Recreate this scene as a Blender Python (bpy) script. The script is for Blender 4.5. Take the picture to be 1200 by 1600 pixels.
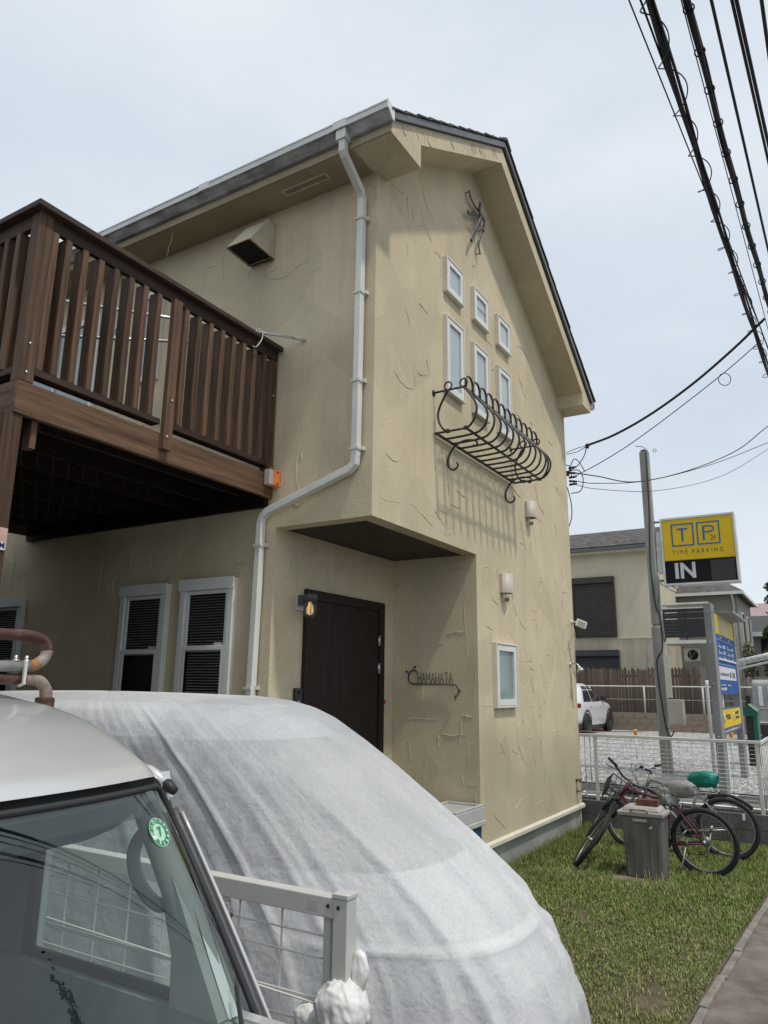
import bpy, bmesh, math, random
import numpy as np
from mathutils import Vector, Matrix, noise
random.seed(7)
rng = np.random.default_rng(7)
for o in list(bpy.data.objects):
    bpy.data.objects.remove(o)
scene = bpy.context.scene
col = scene.collection
R = math.radians

# ---------------------------------------------------------------- camera
cam_d = bpy.data.cameras.new('camera')
cam = bpy.data.objects.new('camera', cam_d)
col.objects.link(cam)
cx, cy, cz = Vector((0.5185, -0.8550, 0.0117)), Vector((-0.2041, -0.1104, 0.9727)), Vector((-0.8307, -0.5063, -0.2312))
cx.normalize(); cz = (cz - cx * cz.dot(cx)).normalized(); cy = cz.cross(cx)
m = Matrix((cx, cy, cz)).transposed().to_4x4()
m.translation = Vector((-5.019, -3.183, 1.861))
cam.matrix_world = m
cam_d.sensor_fit = 'VERTICAL'
cam_d.sensor_height = 36.0
cam_d.sensor_width = 27.0
cam_d.lens = 36.0 * 1144.9 / 1600.0
cam_d.clip_start = 0.02
cam_d.clip_end = 2000
scene.camera = cam

# ---------------------------------------------------------------- sky, sun, exposure
SUN_DIR = Vector((-0.20, -1.0, 2.05)).normalized()          # towards the sun
elev = math.asin(SUN_DIR.z)
world = bpy.data.worlds.new('World')
scene.world = world
world.use_nodes = True
wn = world.node_tree.nodes; wl = world.node_tree.links
for n in list(wn): wn.remove(n)
w_out = wn.new('ShaderNodeOutputWorld')
w_bg = wn.new('ShaderNodeBackground')
w_sky = wn.new('ShaderNodeTexSky')
w_sky.sky_type = 'NISHITA'
w_sky.sun_disc = False
w_sky.sun_elevation = elev
w_sky.sun_rotation = math.atan2(SUN_DIR.x, SUN_DIR.y)
w_sky.air_density = 1.0; w_sky.dust_density = 3.0
# thin overcast: pale cloud sheet over the clear sky
w_tc = wn.new('ShaderNodeTexCoord')
w_map = wn.new('ShaderNodeMapping'); w_map.inputs['Scale'].default_value = (1.0, 1.0, 2.6)
w_n = wn.new('ShaderNodeTexNoise'); w_n.inputs['Scale'].default_value = 1.7; w_n.inputs['Detail'].default_value = 6
w_n.inputs['Roughness'].default_value = 0.55
w_ramp = wn.new('ShaderNodeValToRGB')
w_ramp.color_ramp.elements[0].position = 0.33; w_ramp.color_ramp.elements[0].color = (5.9, 6.65, 7.5, 1)
w_ramp.color_ramp.elements[1].position = 0.70; w_ramp.color_ramp.elements[1].color = (7.4, 7.95, 8.45, 1)
w_mix = wn.new('ShaderNodeMix'); w_mix.data_type = 'RGBA'; w_mix.inputs['Factor'].default_value = 0.90
wl.new(w_tc.outputs['Generated'], w_map.inputs['Vector'])
wl.new(w_map.outputs['Vector'], w_n.inputs['Vector'])
wl.new(w_n.outputs['Fac'], w_ramp.inputs['Fac'])
wl.new(w_sky.outputs['Color'], w_mix.inputs['A'])
wl.new(w_ramp.outputs['Color'], w_mix.inputs['B'])
wl.new(w_mix.outputs['Result'], w_bg.inputs['Color'])
w_bg.inputs['Strength'].default_value = 0.10
wl.new(w_bg.outputs['Background'], w_out.inputs['Surface'])

sun_d = bpy.data.lights.new('sun', 'SUN')
sun_d.energy = 2.0
sun_d.angle = R(3.0)
sun_d.color = (1.0, 0.95, 0.86)
sun = bpy.data.objects.new('sun', sun_d)
col.objects.link(sun)
sun.rotation_euler = SUN_DIR.to_track_quat('Z', 'Y').to_euler()

scene.view_settings.view_transform = 'Standard'
scene.view_settings.look = 'None'
scene.view_settings.gamma = 1
scene.view_settings.exposure = 0.20
scene.view_settings.use_curve_mapping = False
scene.render.engine = 'CYCLES'
scene.cycles.max_bounces = 8
scene.cycles.transparent_max_bounces = 24

# ---------------------------------------------------------------- materials
def mat(name, c1, c2=None, rough=0.6, metal=0.0, scale=6.0, detail=5, bump=0.0, bscale=60.0, stretch=(1, 1, 1),
        lo=0.35, hi=0.65, spec=0.5, coat=0.0, emit=None, estr=0.0, attr=None, dist=0.01):
    m = bpy.data.materials.new(name); m.use_nodes = True
    nt = m.node_tree; N = nt.nodes; L = nt.links
    b = N['Principled BSDF']
    b.inputs['Roughness'].default_value = rough
    b.inputs['Metallic'].default_value = metal
    b.inputs['Specular IOR Level'].default_value = spec
    b.inputs['Coat Weight'].default_value = coat
    tc = N.new('ShaderNodeTexCoord')
    mp = N.new('ShaderNodeMapping'); mp.inputs['Scale'].default_value = stretch
    L.new(tc.outputs['Object'], mp.inputs['Vector'])
    if c2 is not None:
        n = N.new('ShaderNodeTexNoise'); n.inputs['Scale'].default_value = scale; n.inputs['Detail'].default_value = detail
        n.inputs['Roughness'].default_value = 0.6
        L.new(mp.outputs['Vector'], n.inputs['Vector'])
        r = N.new('ShaderNodeValToRGB')
        r.color_ramp.elements[0].position = lo; r.color_ramp.elements[0].color = (*c1, 1)
        r.color_ramp.elements[1].position = hi; r.color_ramp.elements[1].color = (*c2, 1)
        L.new(n.outputs['Fac'], r.inputs['Fac'])
        out = r.outputs['Color']
    else:
        rgb = N.new('ShaderNodeRGB'); rgb.outputs[0].default_value = (*c1, 1)
        out = rgb.outputs[0]
    if attr:
        a = N.new('ShaderNodeAttribute'); a.attribute_name = attr
        mx = N.new('ShaderNodeMix'); mx.data_type = 'RGBA'; mx.blend_type = 'MULTIPLY'; mx.inputs['Factor'].default_value = 1.0
        L.new(out, mx.inputs['A']); L.new(a.outputs['Color'], mx.inputs['B'])
        out = mx.outputs['Result']
    L.new(out, b.inputs['Base Color'])
    if bump > 0:
        n2 = N.new('ShaderNodeTexNoise'); n2.inputs['Scale'].default_value = bscale; n2.inputs['Detail'].default_value = 4
        L.new(mp.outputs['Vector'], n2.inputs['Vector'])
        bp = N.new('ShaderNodeBump'); bp.inputs['Strength'].default_value = bump; bp.inputs['Distance'].default_value = dist
        L.new(n2.outputs['Fac'], bp.inputs['Height'])
        L.new(bp.outputs['Normal'], b.inputs['Normal'])
    if emit:
        b.inputs['Emission Color'].default_value = (*emit, 1)
        b.inputs['Emission Strength'].default_value = estr
    return m

def stucco_mat(name, base, dark, light):
    m = bpy.data.materials.new(name); m.use_nodes = True
    nt = m.node_tree; N = nt.nodes; L = nt.links
    b = N['Principled BSDF']; b.inputs['Roughness'].default_value = 0.9; b.inputs['Specular IOR Level'].default_value = 0.2
    g = N.new('ShaderNodeNewGeometry')
    def noi(scale, det, st=(1, 1, 1), rough=0.55):
        mp = N.new('ShaderNodeMapping'); mp.inputs['Scale'].default_value = st
        L.new(g.outputs['Position'], mp.inputs['Vector'])
        n = N.new('ShaderNodeTexNoise'); n.inputs['Scale'].default_value = scale; n.inputs['Detail'].default_value = det
        n.inputs['Roughness'].default_value = rough
        L.new(mp.outputs['Vector'], n.inputs['Vector'])
        return n.outputs['Fac']
    def ramp(f, p0, c0, p1, c1):
        r = N.new('ShaderNodeValToRGB')
        r.color_ramp.elements[0].position = p0; r.color_ramp.elements[0].color = (*c0, 1)
        r.color_ramp.elements[1].position = p1; r.color_ramp.elements[1].color = (*c1, 1)
        L.new(f, r.inputs['Fac']); return r.outputs['Color']
    def mul(a, bb, f=1.0, t='MULTIPLY'):
        mx = N.new('ShaderNodeMix'); mx.data_type = 'RGBA'; mx.blend_type = t; mx.inputs['Factor'].default_value = f
        L.new(a, mx.inputs['A']); L.new(bb, mx.inputs['B']); return mx.outputs['Result']
    c = ramp(noi(1.1, 4), 0.30, dark, 0.62, base)
    # trowelled patches: each patch of plaster a shade apart
    v = N.new('ShaderNodeTexVoronoi'); v.inputs['Scale'].default_value = 1.7; v.feature = 'F1'
    L.new(g.outputs['Position'], v.inputs['Vector'])
    sp = N.new('ShaderNodeSeparateColor'); L.new(v.outputs['Color'], sp.inputs['Color'])
    patch = ramp(sp.outputs['Red'], 0.0, (0.93, 0.93, 0.925), 1.0, (1.06, 1.06, 1.05))
    c = mul(c, patch)
    grain = ramp(noi(70, 4), 0.32, (0.86, 0.855, 0.84), 0.64, (1.08, 1.08, 1.08))
    c = mul(c, grain)
    streak = ramp(noi(2.2, 5, (3.2, 3.2, 0.22), 0.65), 0.34, (0.84, 0.83, 0.81), 0.50, (1, 1, 1))
    c = mul(c, streak, 0.38)
    L.new(c, b.inputs['Base Color'])
    add = N.new('ShaderNodeMath'); add.operation = 'ADD'
    m2 = N.new('ShaderNodeMath'); m2.operation = 'MULTIPLY'; m2.inputs[1].default_value = 0.7
    L.new(noi(38, 3), m2.inputs[0])
    L.new(noi(120, 4), add.inputs[0]); L.new(m2.outputs[0], add.inputs[1])
    bp = N.new('ShaderNodeBump'); bp.inputs['Strength'].default_value = 0.5; bp.inputs['Distance'].default_value = 0.009
    L.new(add.outputs[0], bp.inputs['Height']); L.new(bp.outputs['Normal'], b.inputs['Normal'])
    return m

def wood_mat(name, c1, c2, axis, rough=0.65):
    st = {'x': (0.7, 14, 14), 'y': (14, 0.7, 14), 'z': (14, 14, 0.7)}[axis]
    m = mat(name, c1, c2, rough=rough, scale=2.5, detail=8, bump=0.35, bscale=5.0, stretch=st, lo=0.3, hi=0.7, spec=0.25, dist=0.004)
    nt = m.node_tree; N = nt.nodes; L = nt.links
    oi = N.new('ShaderNodeObjectInfo')
    mr = N.new('ShaderNodeMapRange'); mr.inputs['To Min'].default_value = 0.70; mr.inputs['To Max'].default_value = 1.30
    L.new(oi.outputs['Random'], mr.inputs['Value'])
    b = N['Principled BSDF']
    src = b.inputs['Base Color'].links[0].from_socket
    mx = N.new('ShaderNodeMix'); mx.data_type = 'RGBA'; mx.blend_type = 'MULTIPLY'; mx.inputs['Factor'].default_value = 1.0
    cc = N.new('ShaderNodeCombineColor')
    for k in ('Red', 'Green', 'Blue'): L.new(mr.outputs['Result'], cc.inputs[k])
    L.new(src, mx.inputs['A']); L.new(cc.outputs['Color'], mx.inputs['B'])
    L.new(mx.outputs['Result'], b.inputs['Base Color'])
    return m

def glass_mat(name, tint=(0.8, 0.88, 0.86), ior=1.5, rough=0.0, refl=1.0):
    m = bpy.data.materials.new(name); m.use_nodes = True
    nt = m.node_tree; N = nt.nodes; L = nt.links
    for n in list(N): N.remove(n)
    out = N.new('ShaderNodeOutputMaterial')
    tr = N.new('ShaderNodeBsdfTransparent'); tr.inputs['Color'].default_value = (*tint, 1)
    gl = N.new('ShaderNodeBsdfGlossy'); gl.inputs['Roughness'].default_value = rough
    gl.inputs['Color'].default_value = (refl, refl, refl, 1)
    lw = N.new('ShaderNodeLayerWeight'); lw.inputs['Blend'].default_value = 0.5
    pw = N.new('ShaderNodeMath'); pw.operation = 'POWER'; pw.inputs[1].default_value = 5.0
    L.new(lw.outputs['Facing'], pw.inputs[0])
    fr = N.new('ShaderNodeMapRange')
    fr.inputs['To Min'].default_value = ((ior - 1) / (ior + 1)) ** 2; fr.inputs['To Max'].default_value = 1.0
    L.new(pw.outputs[0], fr.inputs['Value'])
    mx = N.new('ShaderNodeMixShader')
    L.new(fr.outputs[0], mx.inputs[0]); L.new(tr.outputs[0], mx.inputs[1]); L.new(gl.outputs[0], mx.inputs[2])
    L.new(mx.outputs[0], out.inputs['Surface'])
    return m

M = {}
M['stucco'] = stucco_mat('stucco', (0.655, 0.565, 0.40), (0.575, 0.49, 0.345), (0.5, 0.42, 0.27))
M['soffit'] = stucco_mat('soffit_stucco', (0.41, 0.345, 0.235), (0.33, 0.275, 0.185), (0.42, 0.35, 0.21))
M['concrete'] = mat('concrete', (0.27, 0.27, 0.25), (0.40, 0.40, 0.375), rough=0.9, scale=2.2, bump=0.25, bscale=70, stretch=(1, 1, .35))
M['trim'] = mat('cream_trim', (0.70, 0.66, 0.53), (0.76, 0.72, 0.6), rough=0.5, scale=3)
M['white'] = mat('white_vinyl', (0.70, 0.70, 0.66), (0.78, 0.78, 0.75), rough=0.4, scale=2.5)
M['offwhite'] = mat('cream_frame', (0.62, 0.60, 0.51), (0.70, 0.68, 0.60), rough=0.45, scale=4)
M['fascia'] = mat('weathered_fascia', (0.19, 0.185, 0.17), (0.46, 0.45, 0.43), rough=0.85, scale=3.0, detail=8, stretch=(1, 1.2, 4), bump=0.2)
M['roof'] = mat('roof_slate', (0.035, 0.034, 0.034), (0.075, 0.072, 0.068), rough=0.75, scale=9, bump=0.3, bscale=50)
M['roof_metal'] = mat('verge_metal', (0.085, 0.088, 0.092), (0.12, 0.122, 0.125), rough=0.45, scale=4)
M['gutter'] = mat('gutter_pvc', (0.58, 0.59, 0.57), (0.72, 0.73, 0.71), rough=0.4, scale=4, stretch=(1, .6, 2))
M['pipe'] = mat('downpipe_pvc', (0.68, 0.67, 0.62), (0.76, 0.755, 0.71), rough=0.38, scale=3)
M['iron'] = mat('black_iron', (0.012, 0.012, 0.013), (0.03, 0.03, 0.032), rough=0.42, scale=20, spec=0.5)
M['greyiron'] = mat('grey_iron_strap', (0.045, 0.047, 0.055), (0.10, 0.10, 0.11), rough=0.45, metal=0.4, scale=14)
M['signiron'] = mat('dark_sign_iron', (0.025, 0.02, 0.022), (0.05, 0.04, 0.04), rough=0.6, scale=20)
M['door'] = mat('dark_door_wood', (0.017, 0.010, 0.008), (0.027, 0.017, 0.013), rough=0.6, spec=.25, scale=3, stretch=(10, 10, .6), bump=0.1, bscale=8)
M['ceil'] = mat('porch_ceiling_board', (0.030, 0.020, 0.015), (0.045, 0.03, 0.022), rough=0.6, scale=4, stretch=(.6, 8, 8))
M['steel'] = mat('stainless', (0.50, 0.50, 0.50), (0.62, 0.62, 0.61), rough=0.3, metal=0.9, scale=8)
M['dark'] = mat('dark_void', (0.010, 0.010, 0.011), rough=0.9)
M['curtain'] = mat('white_curtain', (0.58, 0.60, 0.59), (0.68, 0.69, 0.68), rough=0.9, scale=3, stretch=(14, 14, .5))
M['blind'] = mat('grey_blind', (0.42, 0.42, 0.40), (0.50, 0.50, 0.48), rough=0.5, scale=3)
M['glass'] = glass_mat('window_glass', (0.88, 0.91, 0.91), ior=1.8)
M['frost'] = mat('frosted_glass', (0.17, 0.23, 0.22), (0.24, 0.31, 0.30), rough=0.12, scale=2.0, coat=0.3)
M['deckglass'] = mat('deck_door_glass', (0.28, 0.36, 0.37), (0.36, 0.44, 0.44), rough=0.1, scale=1.2)
M['deckglass2'] = mat('deck_window_reflection', (0.40, 0.46, 0.53), (0.46, 0.52, 0.58), rough=0.15, scale=1.5)  # opaque pane, bluish sky reflection put into its colour
WD1, WD2 = (0.052, 0.028, 0.017), (0.165, 0.097, 0.058)
M['wood_x'] = wood_mat('stained_wood_x', WD1, WD2, 'x')
M['wood_y'] = wood_mat('stained_wood_y', WD1, WD2, 'y')
M['wood_z'] = wood_mat('stained_wood_z', WD1, WD2, 'z')
M['wood_cap'] = wood_mat('dark_cap_wood', (0.032, 0.018, 0.014), (0.075, 0.045, 0.034), 'x')
M['wood_capy'] = wood_mat('dark_cap_wood_y', (0.032, 0.018, 0.014), (0.075, 0.045, 0.034), 'y')
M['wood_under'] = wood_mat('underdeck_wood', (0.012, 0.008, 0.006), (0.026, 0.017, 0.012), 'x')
M['hood'] = mat('vent_hood_paint', (0.46, 0.41, 0.30), (0.62, 0.57, 0.43), rough=0.55, scale=7, detail=8)
M['rust'] = mat('rust_edge', (0.16, 0.075, 0.03), (0.32, 0.25, 0.15), rough=0.8, scale=22, detail=8)
M['lampshade'] = mat('lamp_shade_plastic', (0.46, 0.42, 0.37), (0.54, 0.50, 0.44), rough=0.5, scale=5)
M['orange'] = mat('orange_plastic', (0.70, 0.17, 0.035), (0.80, 0.23, 0.05), rough=0.4, scale=9)
M['bulb'] = mat('warm_bulb', (0.9, 0.6, 0.25), rough=0.4, emit=(1.0, 0.62, 0.26), estr=.55)
M['lensglass'] = glass_mat('lamp_glass', (0.80, 0.80, 0.77), ior=1.9, rough=.05)
M['red'] = mat('red_label', (0.50, 0.02, 0.04), rough=0.5)
M['black_plastic'] = mat('black_plastic', (0.016, 0.016, 0.018), (0.026, 0.026, 0.028), rough=0.45, scale=14)
M['rubber'] = mat('tyre_rubber', (0.013, 0.013, 0.014), (0.024, 0.024, 0.025), rough=0.8, scale=30)
M['rubber_seal'] = mat('rubber_seal', (0.02, 0.021, 0.022), rough=0.55)
print('materials done')

# ---------------------------------------------------------------- geometry helpers
class MB:
    """Collects shapes as ONE mesh."""
    def __init__(s): s.v = []; s.f = []; s.sm = []
    def add(s, vs, fs, smooth=False):
        k = len(s.v); s.v += [tuple(p) for p in vs]
        s.f += [tuple(i + k for i in f) for f in fs]; s.sm += [smooth] * len(fs)
        return s
    def box(s, a, b, mtx=None):
        x0, y0, z0 = a; x1, y1, z1 = b
        vs = [Vector(p) for p in ((x0, y0, z0), (x1, y0, z0), (x1, y1, z0), (x0, y1, z0), (x0, y0, z1), (x1, y0, z1), (x1, y1, z1), (x0, y1, z1))]
        if mtx is not None: vs = [mtx @ p for p in vs]
        return s.add(vs, [(0, 3, 2, 1), (4, 5, 6, 7), (0, 1, 5, 4), (1, 2, 6, 5), (2, 3, 7, 6), (3, 0, 4, 7)])
    def prism(s, poly, axis, a, b):
        """poly: list of 2D points in the plane across `axis`, extruded from a to b"""
        def P(p, t):
            return {'x': (t, p[0], p[1]), 'y': (p[0], t, p[1]), 'z': (p[0], p[1], t)}[axis]
        n = len(poly)
        vs = [P(p, a) for p in poly] + [P(p, b) for p in poly]
        fs = [tuple(range(n))[::-1], tuple(range(n, 2 * n))] + [(i, (i + 1) % n, n + (i + 1) % n, n + i) for i in range(n)]
        return s.add(vs, fs)
    def tube(s, pts, r, seg=8, closed=False, cap=True, flat=None, smooth=True):
        pts = [Vector(p) for p in pts]; n = len(pts)
        if n < 2: return s
        rr = r if isinstance(r, (list, tuple)) else [r] * n
        T = []
        for i in range(n):
            a = pts[(i - 1) % n] if (closed or i > 0) else pts[i]
            b = pts[(i + 1) % n] if (closed or i < n - 1) else pts[i]
            t = b - a
            T.append(t.normalized() if t.length > 1e-9 else Vector((0, 0, 1)))
        up = Vector((0, 0, 1)) if abs(T[0].z) < 0.9 else Vector((1, 0, 0))
        nrm = (up - T[0] * up.dot(T[0])).normalized()
        vs = []
        for i in range(n):
            if i > 0:
                nrm = nrm - T[i] * nrm.dot(T[i])
                nrm = nrm.normalized() if nrm.length > 1e-6 else T[i].orthogonal().normalized()
            bn = T[i].cross(nrm)
            for k in range(seg):
                a = 2 * math.pi * (k + 0.5) / seg
                vs.append(pts[i] + (nrm * math.cos(a) + bn * math.sin(a) * (flat or 1)) * rr[i])
        fs = []
        for i in range(n if closed else n - 1):
            j = (i + 1) % n
            for k in range(seg):
                l = (k + 1) % seg
                fs.append((i * seg + k, i * seg + l, j * seg + l, j * seg + k))
        if cap and not closed:
            fs.append(tuple(range(seg))[::-1]); fs.append(tuple((n - 1) * seg + k for k in range(seg)))
        return s.add(vs, fs, smooth and seg > 4)
    def lathe(s, prof, base, axis=Vector((0, 0, 1)), seg=20, smooth=True):
        """prof: [(radius, height)]"""
        axis = Vector(axis).normalized(); a = axis.orthogonal().normalized(); b = axis.cross(a)
        base = Vector(base); n = len(prof); vs = []
        for r, h in prof:
            for k in range(seg):
                t = 2 * math.pi * k / seg
                vs.append(base + axis * h + (a * math.cos(t) + b * math.sin(t)) * max(r, 1e-4))
        fs = []
        for i in range(n - 1):
            for k in range(seg):
                l = (k + 1) % seg
                fs.append((i * seg + k, i * seg + l, (i + 1) * seg + l, (i + 1) * seg + k))
        fs.append(tuple(range(seg))[::-1]); fs.append(tuple((n - 1) * seg + k for k in range(seg)))
        return s.add(vs, fs, smooth)
    def torus(s, c, axis, Rr, r, seg=40, ts=8):
        axis = Vector(axis).normalized(); a = axis.orthogonal().normalized(); b = axis.cross(a); c = Vector(c)
        pts = [c + (a * math.cos(2 * math.pi * k / seg) + b * math.sin(2 * math.pi * k / seg)) * Rr for k in range(seg)]
        return s.tube(pts, r, ts, closed=True)
    def grid(s, P, closed_u=False, smooth=True):
        """P[i][j] points"""
        n = len(P); mm = len(P[0]); vs = [p for row in P for p in row]; fs = []
        for i in range(n - 1):
            for j in range(mm if closed_u else mm - 1):
                l = (j + 1) % mm
                fs.append((i * mm + j, i * mm + l, (i + 1) * mm + l, (i + 1) * mm + j))
        return s.add(vs, fs, smooth)
    def xf(s, mtx):
        s.v = [tuple(mtx @ Vector(p)) for p in s.v]; return s
    def mesh(s, name, m):
        me = bpy.data.meshes.new(name)
        me.from_pydata(s.v, [], s.f)
        me.polygons.foreach_set('use_smooth', s.sm)
        if isinstance(m, (list, tuple)):
            for x in m: me.materials.append(x)
        elif m is not None: me.materials.append(m)
        me.update()
        return me
    def build(s, name, m, parent=None, bevel=0, kind=None, label=None):
        me = s.mesh(name, m)
        bm = bmesh.new(); bm.from_mesh(me); bmesh.ops.recalc_face_normals(bm, faces=bm.faces); bm.to_mesh(me); bm.free()
        return put(name, me, parent, bevel, kind, label)

def put(name, me, parent=None, bevel=0, kind=None, label=None, loc=None):
    o = bpy.data.objects.new(name, me); col.objects.link(o)
    if parent is not None:
        o.parent = parent
        if loc is None: o.matrix_parent_inverse = Matrix.Translation(parent_loc(parent)).inverted()
    if loc is not None: o.location = loc
    if bevel:
        b = o.modifiers.new('bevel', 'BEVEL'); b.width = bevel; b.segments = 2; b.limit_method = 'ANGLE'
    if kind: o['kind'] = kind
    if label: o['label'] = label
    return o
def parent_loc(o):
    return Vector(o.location) if o.type == 'EMPTY' else Vector((0, 0, 0))
def tag(o, label, cat, group=None):
    o['label'] = label; o['category'] = cat
    if group: o['group'] = group
    return o
def thing(name, label, cat, loc=(0, 0, 0), group=None):
    o = bpy.data.objects.new(name, None); col.objects.link(o)
    o.location = loc; o.empty_display_size = 0.2
    return tag(o, label, cat, group)
def text_mesh(s, size, extrude=0.002, align='CENTER', sx=1.0, bold=0.0):
    c = bpy.data.curves.new('txt', 'FONT'); c.body = s; c.size = size; c.extrude = extrude; c.offset = bold
    c.align_x = align; c.align_y = 'CENTER'
    o = bpy.data.objects.new('txt', c); col.objects.link(o)
    dg = bpy.context.evaluated_depsgraph_get(); dg.update()
    me = bpy.data.meshes.new_from_object(o.evaluated_get(dg))
    bpy.data.objects.remove(o); bpy.data.curves.remove(c)
    if sx != 1.0:
        for v in me.vertices: v.co.x *= sx
    return me
def frame_mtx(origin, xdir, ydir):
    x = Vector(xdir).normalized(); y = Vector(ydir); y = (y - x * y.dot(x)).normalized(); z = x.cross(y)
    mm = Matrix((x, y, z)).transposed().to_4x4(); mm.translation = Vector(origin); return mm
def text_part(name, s, size, mtx, m, parent, sx=1.0, extrude=0.002, bold=0.0, align='CENTER'):
    me = text_mesh(s, size, extrude, align, sx, bold); me.name = name
    me.transform(mtx); me.materials.clear(); me.materials.append(m)
    return put(name, me, parent)
def smooth_path(pts, n=6):
    """Catmull-Rom through pts"""
    P = [Vector(p) for p in pts]; P = [P[0] * 2 - P[1]] + P + [P[-1] * 2 - P[-2]]
    out = []
    for i in range(1, len(P) - 2):
        for k in range(n):
            t = k / n
            a, b, c, d = P[i - 1], P[i], P[i + 1], P[i + 2]
            out.append(0.5 * ((2 * b) + (c - a) * t + (2 * a - 5 * b + 4 * c - d) * t * t + (3 * b - a - 3 * c + d) * t ** 3))
    out.append(P[-2]); return out
def arc(c, a, b, r, t0, t1, n=12):
    c, a, b = Vector(c), Vector(a), Vector(b)
    return [c + (a * math.cos(t0 + (t1 - t0) * i / n) + b * math.sin(t0 + (t1 - t0) * i / n)) * r for i in range(n + 1)]

# ================================================================ SETTING
M['soil'] = mat('garden_soil', (0.075, 0.058, 0.035), (0.15, 0.12, 0.075), rough=1, scale=9, detail=8, bump=0.6, bscale=40, dist=0.03)
M['far_ground'] = mat('far_ground', (0.09, 0.088, 0.08), (0.14, 0.136, 0.125), rough=0.95, scale=.6)
M['drive'] = mat('driveway_concrete', (0.10, 0.098, 0.092), (0.16, 0.157, 0.15), rough=0.9, scale=1.6, detail=8, bump=0.2, bscale=90)
M['asphalt'] = mat('asphalt', (0.045, 0.046, 0.05), (0.085, 0.086, 0.09), rough=0.85, scale=40, bump=0.3, bscale=160)
M['path'] = mat('earth_path', (0.12, 0.095, 0.078), (0.22, 0.185, 0.16), rough=0.95, scale=5, detail=9, bump=0.4, bscale=60)
M['kerb'] = mat('kerb_concrete', (0.15, 0.135, 0.115), (0.27, 0.25, 0.22), rough=0.9, scale=7, bump=0.3)
M['paint'] = mat('road_paint', (0.62, 0.62, 0.60), (0.75, 0.75, 0.73), rough=0.7, scale=12)

def gravel_mat():
    m = bpy.data.materials.new('white_gravel'); m.use_nodes = True
    nt = m.node_tree; N = nt.nodes; L = nt.links; b = N['Principled BSDF']; b.inputs['Roughness'].default_value = 0.9
    g = N.new('ShaderNodeNewGeometry')
    v = N.new('ShaderNodeTexVoronoi'); v.inputs['Scale'].default_value = 17
    L.new(g.outputs['Position'], v.inputs['Vector'])
    sp = N.new('ShaderNodeSeparateColor'); L.new(v.outputs['Color'], sp.inputs['Color'])
    r = N.new('ShaderNodeValToRGB')
    for e, (p, c) in zip(r.color_ramp.elements, ((0.0, (0.12, 0.118, 0.112)), (1.0, (0.56, 0.555, 0.54)))):
        e.position = p; e.color = (*c, 1)
    e = r.color_ramp.elements.new(0.28); e.color = (0.36, 0.355, 0.345, 1)
    L.new(sp.outputs['Green'], r.inputs['Fac']); L.new(r.outputs['Color'], b.inputs['Base Color'])
    bp = N.new('ShaderNodeBump'); bp.invert = True; bp.inputs['Strength'].default_value = 1.0; bp.inputs['Distance'].default_value = 0.05
    L.new(v.outputs['Distance'], bp.inputs['Height']); L.new(bp.outputs['Normal'], b.inputs['Normal'])
    return m
M['gravel'] = gravel_mat()

def sheet(name, pts, z, m):
    return MB().add([(x, y, z) for x, y in pts], [tuple(range(len(pts)))]).build(name, m, kind='structure')
sheet('ground', [(-400, -400), (400, -400), (400, 400), (-400, 400)], -0.06, M['far_ground'])
sheet('driveway', [(-14, -2.24), (-0.95, -2.24), (-0.95, 12), (-14, 12)], -0.012, M['drive'])
sheet('road', [(-200, -9.2), (200, -9.2), (200, -3.05), (-200, -3.05)], -0.03, M['asphalt'])
sheet('path', [(-60, -3.05), (60, -3.05), (60, -2.2), (-60, -2.2)], -0.02, M['path'])
def lawn_edge(x): return -2.225 - .048 * max(0, x)
# lawn bed, gently uneven
P = []
for i in range(71):
    row = []
    for j in range(31):
        x = -0.95 + 6.55 * i / 70; ye = lawn_edge(x); y = ye + (.04 - ye) * j / 30
        row.append((x, y, 0.018 * noise.noise(Vector((x * 2.1, y * 2.1, 3.3)))))
    P.append(row)
MB().grid(P).build('lawn_bed', M['soil'], kind='structure')
kerb_m = MB()
for i in range(12):
    x0 = -0.95 + i * 0.6; d = random.uniform(-.006, .006)
    kerb_m.box((.004, -.05 + d, -0.1), (.594, 0 + d, 0.008 + d), Matrix.Translation((x0, lawn_edge(x0), 0)) @ Matrix.Rotation(math.atan2(lawn_edge(x0 + .6) - lawn_edge(x0), .6), 4, 'Z'))
kerb_m.build('kerb', M['kerb'], kind='structure', bevel=0.006)
sheet('side_strip', [(5.46, 0.03), (5.6, 0.03), (5.6, 14), (5.46, 14)], -0.01, M['soil'])
# raised car park behind the mesh fence
sheet('car_park', [(7.35, -14), (23.5, -14), (23.5, 30), (7.35, 30)], 0.40, M['gravel'])
sheet('car_park_lane', [(5.78, -14), (7.35, -14), (7.35, 30), (5.78, 30)], 0.385, M['asphalt'])
MB().box((5.76, -14, -0.2), (23.5, 30, 0.38)).build('car_park_base', M['far_ground'], kind='structure')
pm = MB()
pm.add([(5.95, -2.6, .391), (6.07, -2.6, .391), (6.07, 8, .391), (5.95, 8, .391)], [(0, 1, 2, 3)])
for y in (-1.75, 0.55, 2.9):
    pm.add([(6.11, y, .391), (7.30, y, .391), (7.30, y + .12, .391), (6.11, y + .12, .391)], [(0, 1, 2, 3)])
pm.build('painted_bay_lines', M['paint'], kind='structure')
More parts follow.
